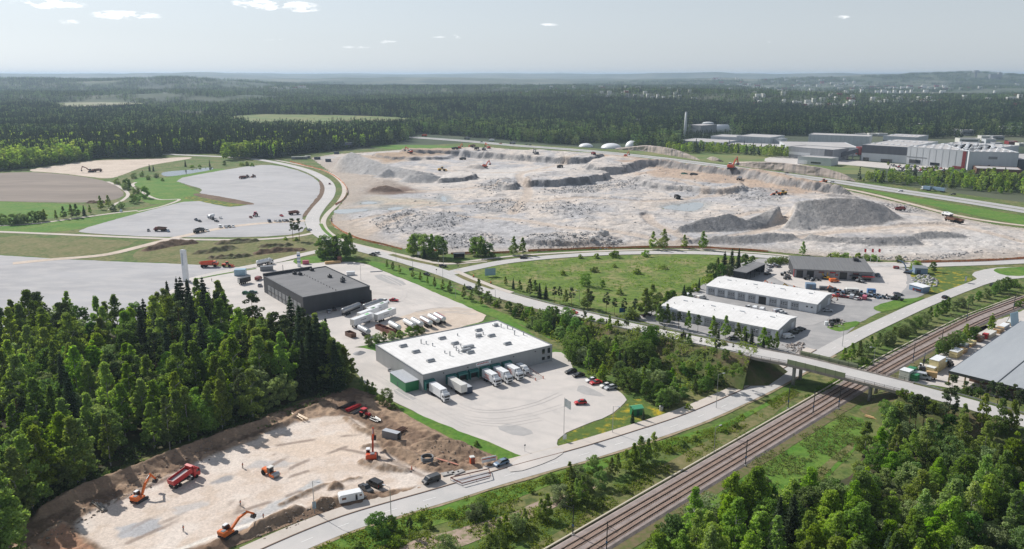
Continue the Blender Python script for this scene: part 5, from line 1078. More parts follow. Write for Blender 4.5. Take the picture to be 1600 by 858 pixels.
vehicle('bt5', mk_boxtruck(9.5, 'white'), 'box_lorry', 'white', 768,221,165, 'white lorry on the far motorway', 'lorry', g_, z=.3); vehicle('bt6', mk_boxtruck(9.5, 'darkgrey'), 'box_lorry', 'grey', 730,218,165, 'grey lorry on the far motorway', 'lorry', g_, z=.3); vehicle('bt7', mk_boxtruck(9.5, 'red'), 'box_lorry', 'orangered', 663,213.5,165, 'red lorry on the far motorway', 'lorry', g_, z=.3); vehicle('bt6', mk_boxtruck(9.5, 'darkgrey'), 'box_lorry', 'grey', 801,225.5,165, 'grey lorry amid cars on the far motorway', 'lorry', g_, z=.3)
# ------------------------------------------------------------------ buildings
def frame(b, c, a, z):
    """front-left, front-right and back-left roof corners in the photograph -> origin, heading, length, depth"""
    B, C, A = G(*b, z), G(*c, z), G(*a, z); an = math.atan2(C[1] - B[1], C[0] - B[0]); L_ = math.dist(B, C)
    W_ = -(A[0] - B[0]) * math.sin(an) + (A[1] - B[1]) * math.cos(an); return B, an, L_, W_
def wallmat(name, c, c2, pitch=1.0):
    return mat(name, c, c2, sc=.25, rough=.6, spec=.4, c3=tuple(v * .9 for v in c), sc3=1.0, amt3=.4, stretch=(1,1,.25))
ROOFW = mat('white_roof_membrane', (.74,.73,.72),(.68,.67,.66), sc=.09, rough=.8, c3=(.58,.57,.555), sc3=.35, amt3=.45, wave=('BANDS', .16,.3,.35,(.56,.55,.54)))
ROOFG = mat('grey_roof_felt', (.2,.2,.205),(.165,.165,.17), sc=.12, rough=.95, c3=(.235,.23,.23), sc3=.6, amt3=.4, stretch=(.25,1,1))
GREYW = wallmat('grey_panel_wall', (.36,.365,.37),(.33,.335,.34)); DARKW = wallmat('dark_panel_wall', (.035,.037,.043),(.05,.052,.058)); WHITEW = wallmat('white_panel_wall', (.62,.64,.66),(.54,.56,.58)); LGREYW = wallmat('pale_panel_wall', (.5,.515,.53),(.44,.455,.47))
def walls(t, L_, W_, h, m, n=1):
    """four walls as a shell, each a part of its own"""
    for nm, x0, x1, y0, y1 in (('front_wall', 0, L_, 0,.25),('rear_wall', 0, L_, W_ - .25, W_),('side_wall', 0,.25,.25, W_ - .25),('side_wall', L_ - .25, L_, .25, W_ - .25)): MB().b2(x0, x1, y0, y1,0, h).build(nm, m, t)
def flat_roof(t, L_, W_, h, m, par=.35, trim=None):
    r_ = MB().b2(.2, L_ - .2,.2, W_ - .2, h - .5, h - .12).build('roof', m, t); mb = MB()
    for x0, x1, y0, y1 in ((-.12, L_ + .12,-.12,.3),(-.12, L_ + .12, W_ - .3, W_ + .12),(-.12,.3,.3, W_ - .3),(L_ - .3, L_ + .12,.3, W_ - .3)): mb.b2(x0, x1, y0, y1, h - .02, h + par)
    mb.build('parapet', trim or METAL, t); return r_
# --- white warehouse with green docks
B, an, L_, W_ = frame((660.6,586),(863,539),(585.6,538.8),6.6); H_ = 6.4
t = thing('warehouse', 'long white roofed warehouse with green loading docks', 'warehouse', (*B, .14), an)
walls(t, L_, W_, H_, GREYW); rf = flat_roof(t, L_, W_, H_, ROOFW, .12, P_['grey'])
def sky_light(p, x, y, z, a=3.0, b=1.5, m=None):
    mb = MB(); mb.loft([[(x - a / 2, y - b / 2, z),(x + a / 2, y - b / 2, z),(x + a / 2, y + b / 2, z),(x - a / 2, y + b / 2, z)], [(x - a / 2, y - b / 2, z + .6),(x + a / 2, y - b / 2, z + .6),(x + a / 2, y + b / 2, z + .6),(x - a / 2, y + b / 2, z + .6)], [(x - a / 2 + .2, y - .3, z + 1.0),(x + a / 2 - .2, y - .3, z + 1.0),(x + a / 2 - .2, y + .3, z + 1.0),(x - a / 2 + .2, y + .3, z + 1.0)]])
    mb.build('skylight', m or METAL, p)
def on_roof(px, py, B, an, z):
    x, y = G(px, py, z); dx, dy = x - B[0], y - B[1]; return dx * math.cos(an) + dy * math.sin(an),-dx * math.sin(an) + dy * math.cos(an)
for a, b in ((630,541),(650,550),(673,564),(691,529),(711,537),(735,551),(748,516.5),(768,525),(793,537.5)): x, y = on_roof(a, b, B, an, 6.6); sky_light(rf, x, y, H_ - .13)
for a, b, h in [(q[0], q[1], .6 + (q[0] % 5) * .22) for q in ((695,551),(703,555),(717,551),(725,548),(732,545),(709,542),(713,547),(720,540),(776,509),(783,511),(793,513),(801,515),(804,523),(818,523),(744,527),(750,524),(658,536),(666,537),(676,540),(715,524),(755,522))]:
    x, y = on_roof(a, b, B, an, 6.6); mb = MB(); mb.tube((x, y, H_ - .13),(x, y, H_ + h),.22,.22,8); mb.tube((x, y, H_ + h),(x, y, H_ + h + .25),.36,.2,8); mb.build('roof_vent', METAL, rf)
for a, b, sx, sy in ((731,543,5,1.6),(728,548,4,1.2),(774,508.5,2.2,1.6),(748,525,2.4,1.2)): x, y = on_roof(a, b, B, an, 6.6); MB().b2(x - sx / 2, x + sx / 2, y - sy / 2, y + sy / 2, H_ - .12, H_ + .9,.1).build('air_handler', METAL, rf)
DG = mat('green_dock_canvas', (.02,.11,.10),(.03,.15,.13), sc=.6, rough=.7)
def dock(x):
    mb = MB(); prof = [(0,1.1),(0,4.4),(-.9,4.35),(-1.5,4.0),(-1.5,3.6),(-1.5,1.1)]
    for s in (-1,1): mb.loft([[(x + s * 1.75 + q, -.01 + p[0], p[1]) for p in prof] for q in (-.22,.22)])
    mb.add([(x - 1.97,-.01,4.45),(x + 1.97,-.01,4.45),(x + 1.97,-.95,4.4),(x - 1.97,-.95,4.4),(x + 1.97,-1.55,4.02),(x - 1.97,-1.55,4.02),(x + 1.97,-1.55,3.55),(x - 1.97,-1.55,3.55),(x + 1.97,-.01,3.55),(x - 1.97,-.01,3.55)], [(0,1,2,3),(3,2,4,5),(5,4,6,7),(7,6,8,9),(9,8,1,0)])
    o = mb.build('dock_shelter', DG, t); MB().b2(x - 1.5, x + 1.5,-.08,-.01,1.1,3.55).build('dock_door', P_['black'], o); MB().b2(x - 1.97, x + 1.97,-1.62,-1.5,3.55,3.95).build('awning_edge', P_['teal'], o)
for a, b in ((672,607),(717,599),(735,595),(751,590),(770,586),(786,582),(803,577)):
    x, y = G(a, b, 3.0); dx, dy = x - B[0], y - B[1]; dock(min(max(dx * math.cos(an) + dy * math.sin(an),2.2), L_ - 3))
def wx_(px, py, z=3.0): x, y = G(px, py, z); return (x - B[0]) * math.cos(an) + (y - B[1]) * math.sin(an)
sg = MB().b2(wx_(740,571,5), wx_(762,565,5),-.1,-.01,4.9,6.1).build('sign_panel', P_['white'], t)
mb = MB(); x0, x1 = wx_(741,571,5), wx_(760,566,5)
for k in range(13): xx = x0 + .2 + (x1 - x0 - .4) * k / 13; mb.b2(xx, xx + .26,-.13,-.105,5.45 + .06 * (k % 3),5.8 + .08 * ((k * 5) % 3))
mb.build('red_lettering', P_['red'], sg)
for k in range(2):
    for z0, z1 in ((3.6,5.6),(1.2,2.4)): MB().b2(L_ - 4.9 + k * 2.6, L_ - 3.6 + k * 2.6,-.06,-.005, z0, z1).build('window', GLASS, t)
MB().b2(wx_(820,572), wx_(820,572) + 1.1,-.06,-.005,.1,2.3).build('door', P_['grey'], t)
for k in range(5): MB().b2(8 + k * 10,8.35 + k * 10,-.3,-.01,5.3,5.6).build('wall_lamp', DARKM, t)
gx0, gx1 = 1.0,12.0
o = MB().b2(-5.2,-.02,3.2,15.5,0,3.6).build('green_annex', P_['green'], t); MB().b2(-5.35,-.02,3.05,15.65,3.6,3.75).build('annex_roof', P_['silver'], o); MB().b2(-5.23,-5.2,9,9.9,.1,2.1).build('door', P_['darkgreen'], o)
MB().b2(L_, L_ + 4.2, W_ - 16, W_ - 9,3.2,3.5).build('side_canopy', P_['black'], t)
for k in range(6): MB().b2(-1.4,-.3,18 + k * 1.3,19 + k * 1.3,0,.9 + .3 * (k % 2),.1).build('wall_unit', P_['grey'], t)
rp = thing('loading_ramp', 'sloping ramp with orange posts beside the right dock', 'ramp', (*G(830,587),.14), an)
mb = MB(); mb.loft([[(-1.6,-5,0),(1.6,-5,0),(1.6,-5,.05),(-1.6,-5,.05)], [(-1.6,5,0),(1.6,5,0),(1.6,5,1.1),(-1.6,5,1.1)]]); mb.build('slope', YARD, rp)
for s in (-1,1): mb = MB(); mb.bar((s * 1.7,-5,.6),(s * 1.7,5,1.7),.1,.12); [mb.tube((s * 1.7, q, 0),(s * 1.7, q, 1.1),.06) for q in (-5,-2,1,4)]; mb.build('handrail', P_['rust'], rp); MB().tube((s * 1.7,-5.2,0),(s * 1.7,-5.2,.9),.14,.14,8).build('orange_post', P_['orangered'], rp)
ct = thing('waste_container', 'dark blue waste container at the docks', 'container', (*G(727,612),.14), R(OUT)); MB().b2(-3.0,3.0,-1.25,1.25,.15,2.5,.06).build('body', P_['navy'], ct); MB().b2(-2.9,2.9,-1.15,1.15,2.5,2.6).build('lid', P_['silver'], ct); [MB().b2(3.0,3.06, y - .5, y + .5,.3,2.4).build('door', P_['navy'], ct) for y in (-.6,.6)]
# --- dark building
B, an, L_, W_ = frame((473.2,465.3),(577.7,447.4),(408.2,431.6),8.7); H_ = 8.6; DB = (B, an, L_, W_)
t = thing('depot_building', 'large charcoal depot building with flat grey roof', 'building', (*B, .12), an)
walls(t, L_, W_, H_, DARKW); rf = flat_roof(t, L_, W_, H_, ROOFG, .3, P_['darkgrey'])
for k in range(9):
    y0 = 3.0 + k * (W_ - 8) / 9; o = MB().b2(-.12,-.01, y0, y0 + 3.7,.15,5.0).build('roller_door', P_['grey'], t)
    MB().b2(-.16,-.13, y0 + .3, y0 + 3.4,1.8,2.6).build('door_window', GLASS, o)
MB().b2(L_ - 3.2, L_ + .9,-.02,1.5,0,6.4).build('corner_bay', DARKW, t)
MB().b2(6, L_ - 4,-1.4,-.02,0,.9).build('loading_ledge', CONC, t)
MB().b2(-.1, L_ - 8, W_ - .6, W_ + .2, H_, H_ + 1.3).build('rear_parapet', DARKW, t)
for k in range(14): x = L_ * .35 + k * .3; mb = MB(); mb.tube((L_ * .52,3 + k * W_ / 15, H_ - .12),(L_ * .52,3 + k * W_ / 15, H_ + .45),.14,.18,6); mb.build('roof_vent', DARKM, rf)
for x, y in ((L_ * .42, W_ - 6),(L_ * .47, W_ - 9),(L_ * .72, W_ - 4),(L_ - 5, W_ * .38),(L_ - 7, W_ * .30),(L_ - 8, W_ * .55)): mb = MB(); mb.b2(x - .9, x + .9, y - .9, y + .9, H_ - .12, H_ + 1.1,.1); mb.tube((x, y, H_ + 1.1),(x, y, H_ + 1.8),.3,.3,8); mb.build('roof_fan', DARKM, rf)
mb = MB(); mb.tube((L_ * .3, W_ - 1, H_),(L_ * .3, W_ - 1, H_ + 4.5),.16,.12,6); mb.build('flue', DARKM, rf)
# --- two long garages
DOORM = paint('door_grey', (.33,.345,.365))
def garage(b, c, a, ndoor, label, open_k=None, h=4.5, pitch=None, x0=1.0):
    B, an, L_, W_ = frame(b, c, a, h + .2); t = thing('garage_building', label, 'garage', (*B, .12), an); w2 = W_ * .62
    mb = MB(); mb.b2(0, L_, 0,.25,0, h); mb.build('front_wall', WHITEW, t); MB().b2(0, L_, W_ - .25, W_, 0, h).build('rear_wall', GREYW, t)
    pr = [(.25,0),(W_ - .25,0),(W_ - .25, h),(w2, h + 1.3),(.25, h)]
    for x in (0, L_ - .25): mb = MB(); mb.loft([[(x + q, y, z) for y, z in pr] for q in (0,.25)]); mb.build('gable_wall', GREYW, t)
    pr = [(-.5, h - .12),(w2, h + 1.3),(W_ + .4, h + .02),(W_ + .4, h + .3),(w2, h + 1.6),(-.5, h + .16)]; mb = MB(); mb.loft([[(x, y, z) for y, z in pr] for x in (-.4, L_ + .4)]); rf = mb.build('roof', ROOFW, t)
    for s in (0,1): mb = MB(); xx = -.45 if s == 0 else L_ + .35; mb.loft([[(xx + q, y, z + .02) for y, z in pr] for q in (0,.12)]); mb.build('fascia', P_['silver'], t)
    pt = pitch or (L_ - 2) / ndoor
    for k in range(ndoor):
        x = x0 + k * pt; op = k == open_k; o = MB().b2(x, x + pt * .68,-.1,-.005,.05,3.7).build('garage_door_or_dark_opening', P_['black'] if op else DOORM, t)  # the open one: shade inside the doorway painted as a flat black panel
        if not op:
            for r_ in range(2):
                for q in range(3): MB().b2(x + .35 + q * pt * .21, x + .35 + q * pt * .21 + .55,-.13,-.101,1.7 + r_ * .8,2.1 + r_ * .8).build('pane', GLASS, o)
        MB().b2(x + pt * .68 + .25, x + pt - .25,-.16,-.005,0,4.2).build('pilaster', WHITEW, t)
    for k in range(2): MB().b2(L_ + .005, L_ + .1,3 + k * (W_ - 9),6.2 + k * (W_ - 9),.1,3.4).build('gable_door', WHITEW, t)
    for k in range(8): x = L_ * (k + .6) / 8.5; y = W_ * (.3 + .35 * (k * 37 % 10) / 10); mb = MB(); z = h + .2 + 1.3 * min(y / w2,1); mb.tube((x, y, z - .1),(x, y, z + .6),.15,.15,6); mb.build('roof_vent', METAL, rf)
    for k in range(4): x = L_ * (k + .5) / 4; y = w2 - 2; z = h + .22 + 1.4 * (y + .5) / (w2 + .5) - .1; mb = MB(); mb.b2(x - 1, x + 1, y - .3, y + .3, z, z + .35); mb.build('roof_hatch', P_['silver'], rf)
    return t, B, an, L_, W_
g2 = garage((1104,446),(1276.5,475.3),(1134,432.6),9, 'rear white roofed garage building with a row of doors', 5, pitch=5.25)
for k in range(2): MB().b2(g2[3] - 4.8 + k * 2.2, g2[3] - 4.0 + k * 2.2,-.1,-.005,2.3,3.0).build('window', GLASS, g2[0])
g1 = garage((1031,479.5),(1215,515.5),(1065.6,463),10, 'front white roofed garage building behind the young birches', None)
# --- equipment shop
B, an, L_, W_ = frame((1241.5,419),(1364,424.5),(1242,405),5.2); t = thing('equipment_shop', 'grey equipment shop with dark doors and red signs', 'shop', (*B, .13), an); h = 4.6
SHOPW = wallmat('mauve_grey_wall', (.3,.29,.3),(.25,.245,.25)); MB().b2(0, L_, 0,.3,0, h).build('front_wall', SHOPW, t); MB().b2(0, L_, W_ - .3, W_, 0, h + 1.8).build('rear_wall', GREYW, t)
for x in (0, L_ - .3): mb = MB(); mb.loft([[(x + q, y, z) for y, z in ((.3,0),(W_ - .3,0),(W_ - .3, h + 1.8),(.3, h))] for q in (0,.3)]); mb.build('side_wall', DARKW, t)
SEAM = mat('grey_seam_roof', (.17,.17,.175),(.2,.2,.2), sc=.5, rough=.7, metal=.1, stretch=(3,.1,1)); mb = MB(); mb.add([(-.4,-.8, h),(L_ + .4,-.8, h),(L_ + .4, W_ + .3, h + 2.1),(-.4, W_ + .3, h + 2.1),(-.4,-.8, h + .3),(L_ + .4,-.8, h + .3),(L_ + .4, W_ + .3, h + 2.4),(-.4, W_ + .3, h + 2.4)], [(0,3,2,1),(4,5,6,7),(0,1,5,4),(2,3,7,6),(1,2,6,5),(3,0,4,7)]); rf = mb.build('roof', SEAM, t)
for k in range(int(L_ / 1.5)): x = k * 1.5; mb = MB(); mb.bar((x, -.7, h + .34),(x, W_ + .2, h + 2.44),.08,.08); mb.build('roof_seam', SEAM, rf)
for a, b_ in ((.03,.115),(.165,.255),(.585,.68)): MB().b2(L_ * a, L_ * b_, -.12,-.005,.05,4.0).build('workshop_door', P_['black'], t)
for a, b_, z, c_ in ((.315,.39,3.0, 'darkred'),(.46,.535,3.0, 'red'),(.75,.83,2.9, 'darkred'),(.53,.57,1.8, 'red'),(.79,.86,.9, 'red')): o = MB().b2(L_ * a, L_ * b_, -.1,-.005, z, z + 1.0).build('window', GLASS, t); MB().b2(L_ * a + .2, L_ * b_ - .2,-.13,-.105, z + .3, z + .75).build('red_sign', P_[c_], o)
MB().b2(L_ * .71, L_ + .6,-2.2,-.02,2.35,2.8).build('canopy', P_['darkgrey'], t); MB().b2(L_ * .855, L_ + .62,-2.3,-2.22,2.3,2.95).build('red_fascia', P_['red'], t); MB().b2(-.25,-.02,-.3,.5,.3,4.5).build('red_stripe', P_['red'], t); MB().b2(L_ * .74, L_ - .5,-.1,-.005,.2,2.2).build('shop_window', GLASS, t)
mb = MB(); mb.b2(L_ * .84, L_ * .87, W_ * .75, W_ * .9, h + 1.5, h + 3.6); mb.b2(L_ * .885, L_ * .905, W_ * .75, W_ * .9, h + 1.5, h + 3.2); mb.build('chimney', DARKM, rf)
# --- dark open shed
B, an, L_, W_ = frame((1165,426.2),(1195.6,411.9),(1144,424.4),5.2); t = thing('open_shed', 'charcoal shed with an open side, beside the garages', 'shed', (*B, .12), an)
MB().b2(0,.25,0, W_, 0,4.9).build('end_wall', DARKW, t); MB().b2(L_ - .25, L_, 0, W_, 0,4.9).build('end_wall', DARKW, t); MB().b2(.25, L_ - .25, W_ - .25, W_, 0,4.9).build('rear_wall', DARKW, t); MB().b2(-.3, L_ + .3,-.6, W_ + .3,4.9,5.25).build('roof', ROOFG, t)
for k in range(5): MB().b2(.6 + k * (L_ - 1.4) / 4,.85 + k * (L_ - 1.4) / 4,.05,.3,0,4.9).build('post', DARKM, t)
# --- small blue sheds
def hut(px0, px1, z, d, wm, rm, label, extra=None):
    A, B_ = G(*px0,.15), G(*px1,.15); an = math.atan2(B_[1] - A[1], B_[0] - A[0]); l_ = math.dist(A, B_); t = thing('small_shed', label, 'shed', (*A, .15), an)
    MB().b2(0, l_, 0, d, 0, z).build('wall', wm, t); r_ = MB(); r_.loft([[(-.25,-.3, z),(l_ + .25,-.3, z),(l_ + .25, d + .3, z + .25),(-.25, d + .3, z + .25)], [(-.25,-.3, z + .2),(l_ + .25,-.3, z + .2),(l_ + .25, d + .3, z + .45),(-.25, d + .3, z + .45)]]); r_.build('roof', rm, t)
    return t, l_
t, l_ = hut((1420,452),(1441,458),2.7,5, P_['steelblue'], P_['white'], 'small blue hut with a red door by the road')
MB().b2(2.0, l_ - .5,-1.6,-.02,2.0,2.15).build('porch_roof', P_['steelblue'], t); MB().b2(2.3,3.3,-.1,-.005,.1,2.0).build('door', P_['darkred'], t); MB().b2(4.0, l_ - 1,-.1,-.005,.5,1.8).build('window', P_['darkred'], t)
t, l_ = hut((1429,428),(1449,429),3.2,6, P_['steelblue'], P_['grey'], 'dark blue shed with a grey roof at the yard corner'); MB().b2(1,3,-.1,-.005,.1,2.4).build('door', P_['navy'], t)
def bus_stop():
    A = G(709,404.5,.1); t = thing('bus_shelter', 'small black shelter on the grass by the junction', 'shelter', (*A, .1), R(8)); MB().b2(0,6.6,2.2,2.4,0,3.0).build('rear_wall', P_['black'], t)
    for x in (0,6.4): MB().b2(x, x + .2,.2,2.2,0,3.0).build('side_wall', P_['darkgrey'], t)
    MB().b2(-.3,6.9,-.3,2.7,3.0,3.25).build('roof', P_['darkgrey'], t); MB().b2(1,5.6,1.6,2.1,.45,.55).build('bench', P_['wood'], t)
bus_stop()
# --- timber store at the right
P0, P1, P2 = G(1483,580,5.4), G(1595,601.5,5.4), G(1600,508,5.4); an = R(-46.5); L_ = 46.5; W_ = 86.0
t = thing('timber_store', 'big grey roofed open timber store at the right edge', 'building', (*P0,.1), an); ROOFB = mat('bluish_sheet_roof', (.4,.42,.44),(.35,.37,.39), sc=.05, rough=.6, metal=.15, stretch=(1,.15,1), c3=(.44,.46,.47), sc3=.6, amt3=.3)
for k in range(3): x0 = k * L_ / 3; MB().b2(x0, x0 + L_ / 3 - .25,0, W_, 5.1,5.45).build('roof', ROOFB, t); MB().b2(x0 + L_ / 3 - .25, x0 + L_ / 3,0, W_, 5.1,5.62).build('roof_joint', P_['darkgrey'], t)
MB().b2(-.1, L_ + .1,-.16,-.005,4.5,5.5).build('front_fascia', P_['darkgrey'], t); MB().b2(-.16,-.005,0, W_, 4.7,5.5).build('side_fascia', P_['navy'], t); MB().b2(4, L_, 10,10.3,0,5.05).build('inner_wall', P_['brown'], t)
for k in range(9): MB().b2(.05 if k == 0 else k * L_ / 9,.45 if k == 0 else k * L_ / 9 + .4,.05,.5,0,5.1).build('front_post', P_['wood'] if k < 2 else P_['brown'], t)
for k in range(1,12): MB().b2(.05,.45, k * W_ / 12, k * W_ / 12 + .4,0,5.1).build('side_post', P_['wood'], t)
# --- far factory and other far buildings: b = front foot left, c = front foot right, height and depth in metres
def block(b, c, h, d, wm, rm, label, name='factory_hall', cat='factory', bands=(), z=.2, skylights=0, cols=0, terrain=False):
    if terrain: A = GT(*b); B_ = GT(*c); z = (A[2] + B_[2]) / 2 - .3; A, B_ = A[:2], B_[:2]
    else: A, B_ = G(*b), G(*c)
    an = math.atan2(B_[1] - A[1], B_[0] - A[0]); l_ = math.dist(A, B_); t = thing(name, label, cat, (*A, z), an)
    walls(t, l_, d, h, wm); rf = flat_roof(t, l_, d, h, rm, .4, wm)
    for x0, x1, z0, z1, m in bands: MB().b2(l_ * x0, l_ * x1,-.3,-.005, h * z0, h * z1).build('wall_panel' if m not in (GLASS,) else 'window_band', m, t)
    for k in range(skylights): q = 7; i, j = k % q, k // q; MB().b2(l_ * (i + .4) / q - 2, l_ * (i + .4) / q + 2, d * (j + .5) / max(1, skylights / q) - 2, d * (j + .5) / max(1, skylights / q) + 2, h, h + .7,.3).build('skylight', P_['white'], rf)
    for k in range(cols): x = l_ * (k + .5) / cols; MB().b2(x - .2, x + .2,-.15,-.005,0, h * .96).build('wall_rib', METAL, t)
    return t
R_F = mat('far_pale_roof', (.46,.44,.43),(.4,.385,.38), sc=.05, rough=.9); FW = wallmat('far_white_wall', (.52,.54,.56),(.48,.5,.52)); FG = wallmat('far_grey_wall', (.3,.31,.33),(.25,.26,.28)); FD = wallmat('far_dark_wall', (.09,.095,.11),(.07,.075,.09))
block((1345,251),(1415,256),20,120, FW, R_F, 'factory hall with a dark upper band beside the red gallery', bands=((.0,1.0,.5,1.0, FD),(.05,.18,.0,.22, GLASS),(.45,.7,0,.2, GLASS)), skylights=14)
block((1415.5,256.5),(1507,265),21,130, FW, R_F, 'long white factory hall behind the crowded car park', bands=((.0,.35,.42,.46, P_['grey']),(.05,.25,.08,.3, GLASS),(.42,.58,.06,.22, GLASS),(.94,.998,0,.98, P_['darkred']),(.8,.94,0,.14, P_['darkred'])), skylights=42, cols=9)
block((1511,266),(1588,268),21,110, FW, R_F, 'white factory hall with a grey vent at the right', bands=((.4,.58,.62,.76, P_['grey']),(.1,.14,.05,.25, GLASS),(.2,.25,.05,.22, GLASS),(.3,.35,.05,.2, GLASS),(.42,.45,.1,.3, GLASS)), skylights=35)
block((1590,268),(1700,270),13,80, FD, R_F, 'dark low factory hall cut by the right edge')
block((1525,272),(1595,275),6,30, P_['brown'], R_F, 'low brown brick annex before the right factory hall')
block((1232,246),(1300,252),14,40, FG, R_F, 'grey processing building at the rock cut', bands=((.0,.5,.3,.55, FW),(.82,1.0,.0,1.0, FD)))
block((1246,256),(1298,260),9,22, FW, R_F, 'pale low building in front of the processing building', bands=((0,.3,.1,.5, P_['white']),(.4,.7,.2,.4, GLASS)))
block((1230,242),(1340,244),11,90, FW, R_F, 'wide pale factory roof left of the red gallery', skylights=0)
block((1262,229),(1356,233),18,40, LGREYW, R_F, 'long pale blue grey hall behind the factory', cols=14)
block((1378,233),(1430,236),19,60, FW, R_F, 'white upper hall above the dark banded factory', bands=((0,1,.6,.7, FD),), skylights=7)
block((1150,227),(1202,230),14,60, FW, R_F, 'white square works hall left of the factory', cols=10)
block((1110,225),(1150,227),12,50, FW, R_F, 'white works hall with a red gate', bands=((.75,.98,.0,.5, P_['darkred']),(.3,.6,0,.6, FG)))
block((1060,228),(1128,232),8,60, FW, R_F, 'low white works hall among the trees'); block((1130,234),(1230,238),6,60, FW, R_F, 'low pale works roof behind the row of trees'); block((1207,229),(1220,230),12,16, FW, FG, 'small white tower block of the works')
block((1072,207),(1095,208.5),14,50, FG, R_F, 'grey hall beside the tall chimney')
gl = thing('conveyor_gallery', 'dark sloping gallery leading to the red housing', 'gallery', (*G(1300,250),0)); a0 = Vector((0,0,4)); q = G(1340,250); b0 = Vector((q[0] - gl.location.x, q[1] - gl.location.y, 13)); mb = MB(); mb.bar(a0, b0,6,5); mb.build('gallery_tube', FD, gl)
mb = MB(); mb.box((b0.x + 4, b0.y, 12),(11,10,10)); mb.build('red_housing', P_['darkred'], gl); mb = MB(); [mb.tube((b0.x * f_, b0.y * f_, 0),(b0.x * f_, b0.y * f_, 4 + 9 * f_ - 2),.7) for f_ in (.2,.5,.8)]; mb.tube((b0.x + 4, b0.y, 0),(b0.x + 4, b0.y, 7),1.5); mb.build('support', FG, gl)
ch = thing('chimney', 'tall slim white chimney above the far woods', 'chimney', (*G(1070,217),0)); mb = MB(); mb.tube((0,0,0),(0,0,45),2.6,1.7,14); mb.build('shaft', FW, ch, True); MB().tube((0,0,45),(0,0,46),1.9,1.9,14).build('rim', FG, ch)
for k in range(4): o = thing('flue_stack', ['leftmost', 'second', 'third', 'rightmost'][k] + ' thin stack right of the tall chimney', 'chimney', (*G(1076 + k * 3,217),0),0, 'thin stacks'); MB().tube((0,0,0),(0,0,17),.5,.5,8).build('shaft', FG, o); MB().tube((0,0,16.5),(0,0,17.2),.7,.7,8).build('rim', DARKM, o)
# white hall with a curved roof
A, B_ = G(1090,206), G(1140,206); hall = thing('curved_roof_hall', 'bright white hall with a curved roof in the far woods', 'hall', (*A, 0), math.atan2(B_[1] - A[1], B_[0] - A[0])); l_ = math.dist(A, B_); mb = MB(); mb.loft([[(x, 15 - 15 * math.cos(a_),13 * math.sin(a_) ** .8 if math.sin(a_) > 0 else 0) for a_ in np.linspace(0, math.pi, 11)] for x in (0, l_)]); mb.build('shell', P_['white'], hall, True); MB().b2(l_, l_ + .3,8,20,0,7).build('gate', FG, hall)
tk = thing('storage_tank', 'pale round tank with a domed top behind the white hall', 'tank', (*G(1106,199.5),0)); mb = MB(); mb.tube((0,0,0),(0,0,9),12,12,24); mb.build('shell', FW, tk); mb = MB(); mb.sphere((0,0,9),12,24,4,0,(1,1,.25)); mb.build('top', FW, tk, True)
for a, b, r_, sq, lb in ((915.5,229.5,11,.5, 'leftmost white salt dome, cone shaped'),(955,231.5,15.5,.48, 'wide white dome in the middle of the three'),(987,230,10,1.0, 'tall white dome half hidden by birches')):
    o = thing('storage_dome', lb, 'dome', (*G(a, b),0),0, 'white storage domes'); mb = MB(); mb.sphere((0,0,0), r_, 24,7,0,(1,1, sq)); mb.build('shell', P_['white'], o, True); mb = MB(); mb.tube((0,0,0),(0,0,.6), r_ + .3, r_ + .3,24); mb.build('base_ring', FG, o)
# apartment blocks, sheds and houses far off
far = [(900,210,24,6, 'FW'),(868,193,22,6, 'P'),(950,196,24,7, 'FW'),(1002,199,32,7, 'FG'),(992,192,26,7, 'FG'),(1055,197,14,7, 'P'),(975,200,10,5, 'R'),(920,194,12,6, 'FW'),(810,194,12,5, 'FW'),(1443,201,60,9, 'FG'),(1427,204,9,9, 'P'),(1489,211,24,11, 'P'),(1512,212,18,11, 'FG'),(1540,219,14,8, 'P'),(1560,219,18,8, 'FG'),(1576,208,22,13, 'P'),(1598,206,26,10, 'FG'),(1515,223,32,8, 'P'),(1548,224,16,8, 'FW'),(1365,213,14,5, 'P'),(1345,213,18,5, 'P'),(1380,213,14,5, 'FW'),(1250,207,12,6, 'FG'),(1583,226,14,6, 'R'),(1597,229,10,6, 'P'),(1560,228,12,6, 'FG')]
fm = dict(FW=FW, FG=FG, P=P_['offwhite'], R=P_['darkred'])
def place_word(px): return 'at the far right' if px > 1480 else 'right of the factory chimney' if px > 1090 else 'near the tall chimney' if px > 1040 else 'above the domes' if px > 880 else 'left of the domes'
for k, (a, b, wpx, hp_, mk) in enumerate(far):
    d_ = G(a, b)[1]; wv = wpx / F * d_; hv = hp_ / F * d_ * .75
    t = block((a - wpx / 2, b),(a + wpx / 2, b + .15), hv, max(16, wv * .35), fm[mk], R_F, 'low works building', 'industrial_building', 'building', bands=((.1,.9,.35,.6, GLASS),) if mk != 'FW' else ())
    t['label'] = '%s low works building %s, %s of these from the left' % (dict(FW='white', FG='grey', P='cream white', R='red')[mk], place_word(a), NUM[sorted(range(len(far)), key=lambda q: far[q][0]).index(k)]); t['group'] = 'far works buildings'
apts = [(972,151,3,7),(980,153,5,6),(992,154,4,6),(1003,155,5,6),(1012,157,3,10),(1020,157,6,6),(1028,157,3,9),(1037,158,4,7),(1047,158,4,7),(1055,158,4,7),(1063,157,5,7),(1085,156,8,3),(935,152,14,4),(950,154,8,4),(880,149,10,4),(868,148,5,5),(910,154,8,4)]
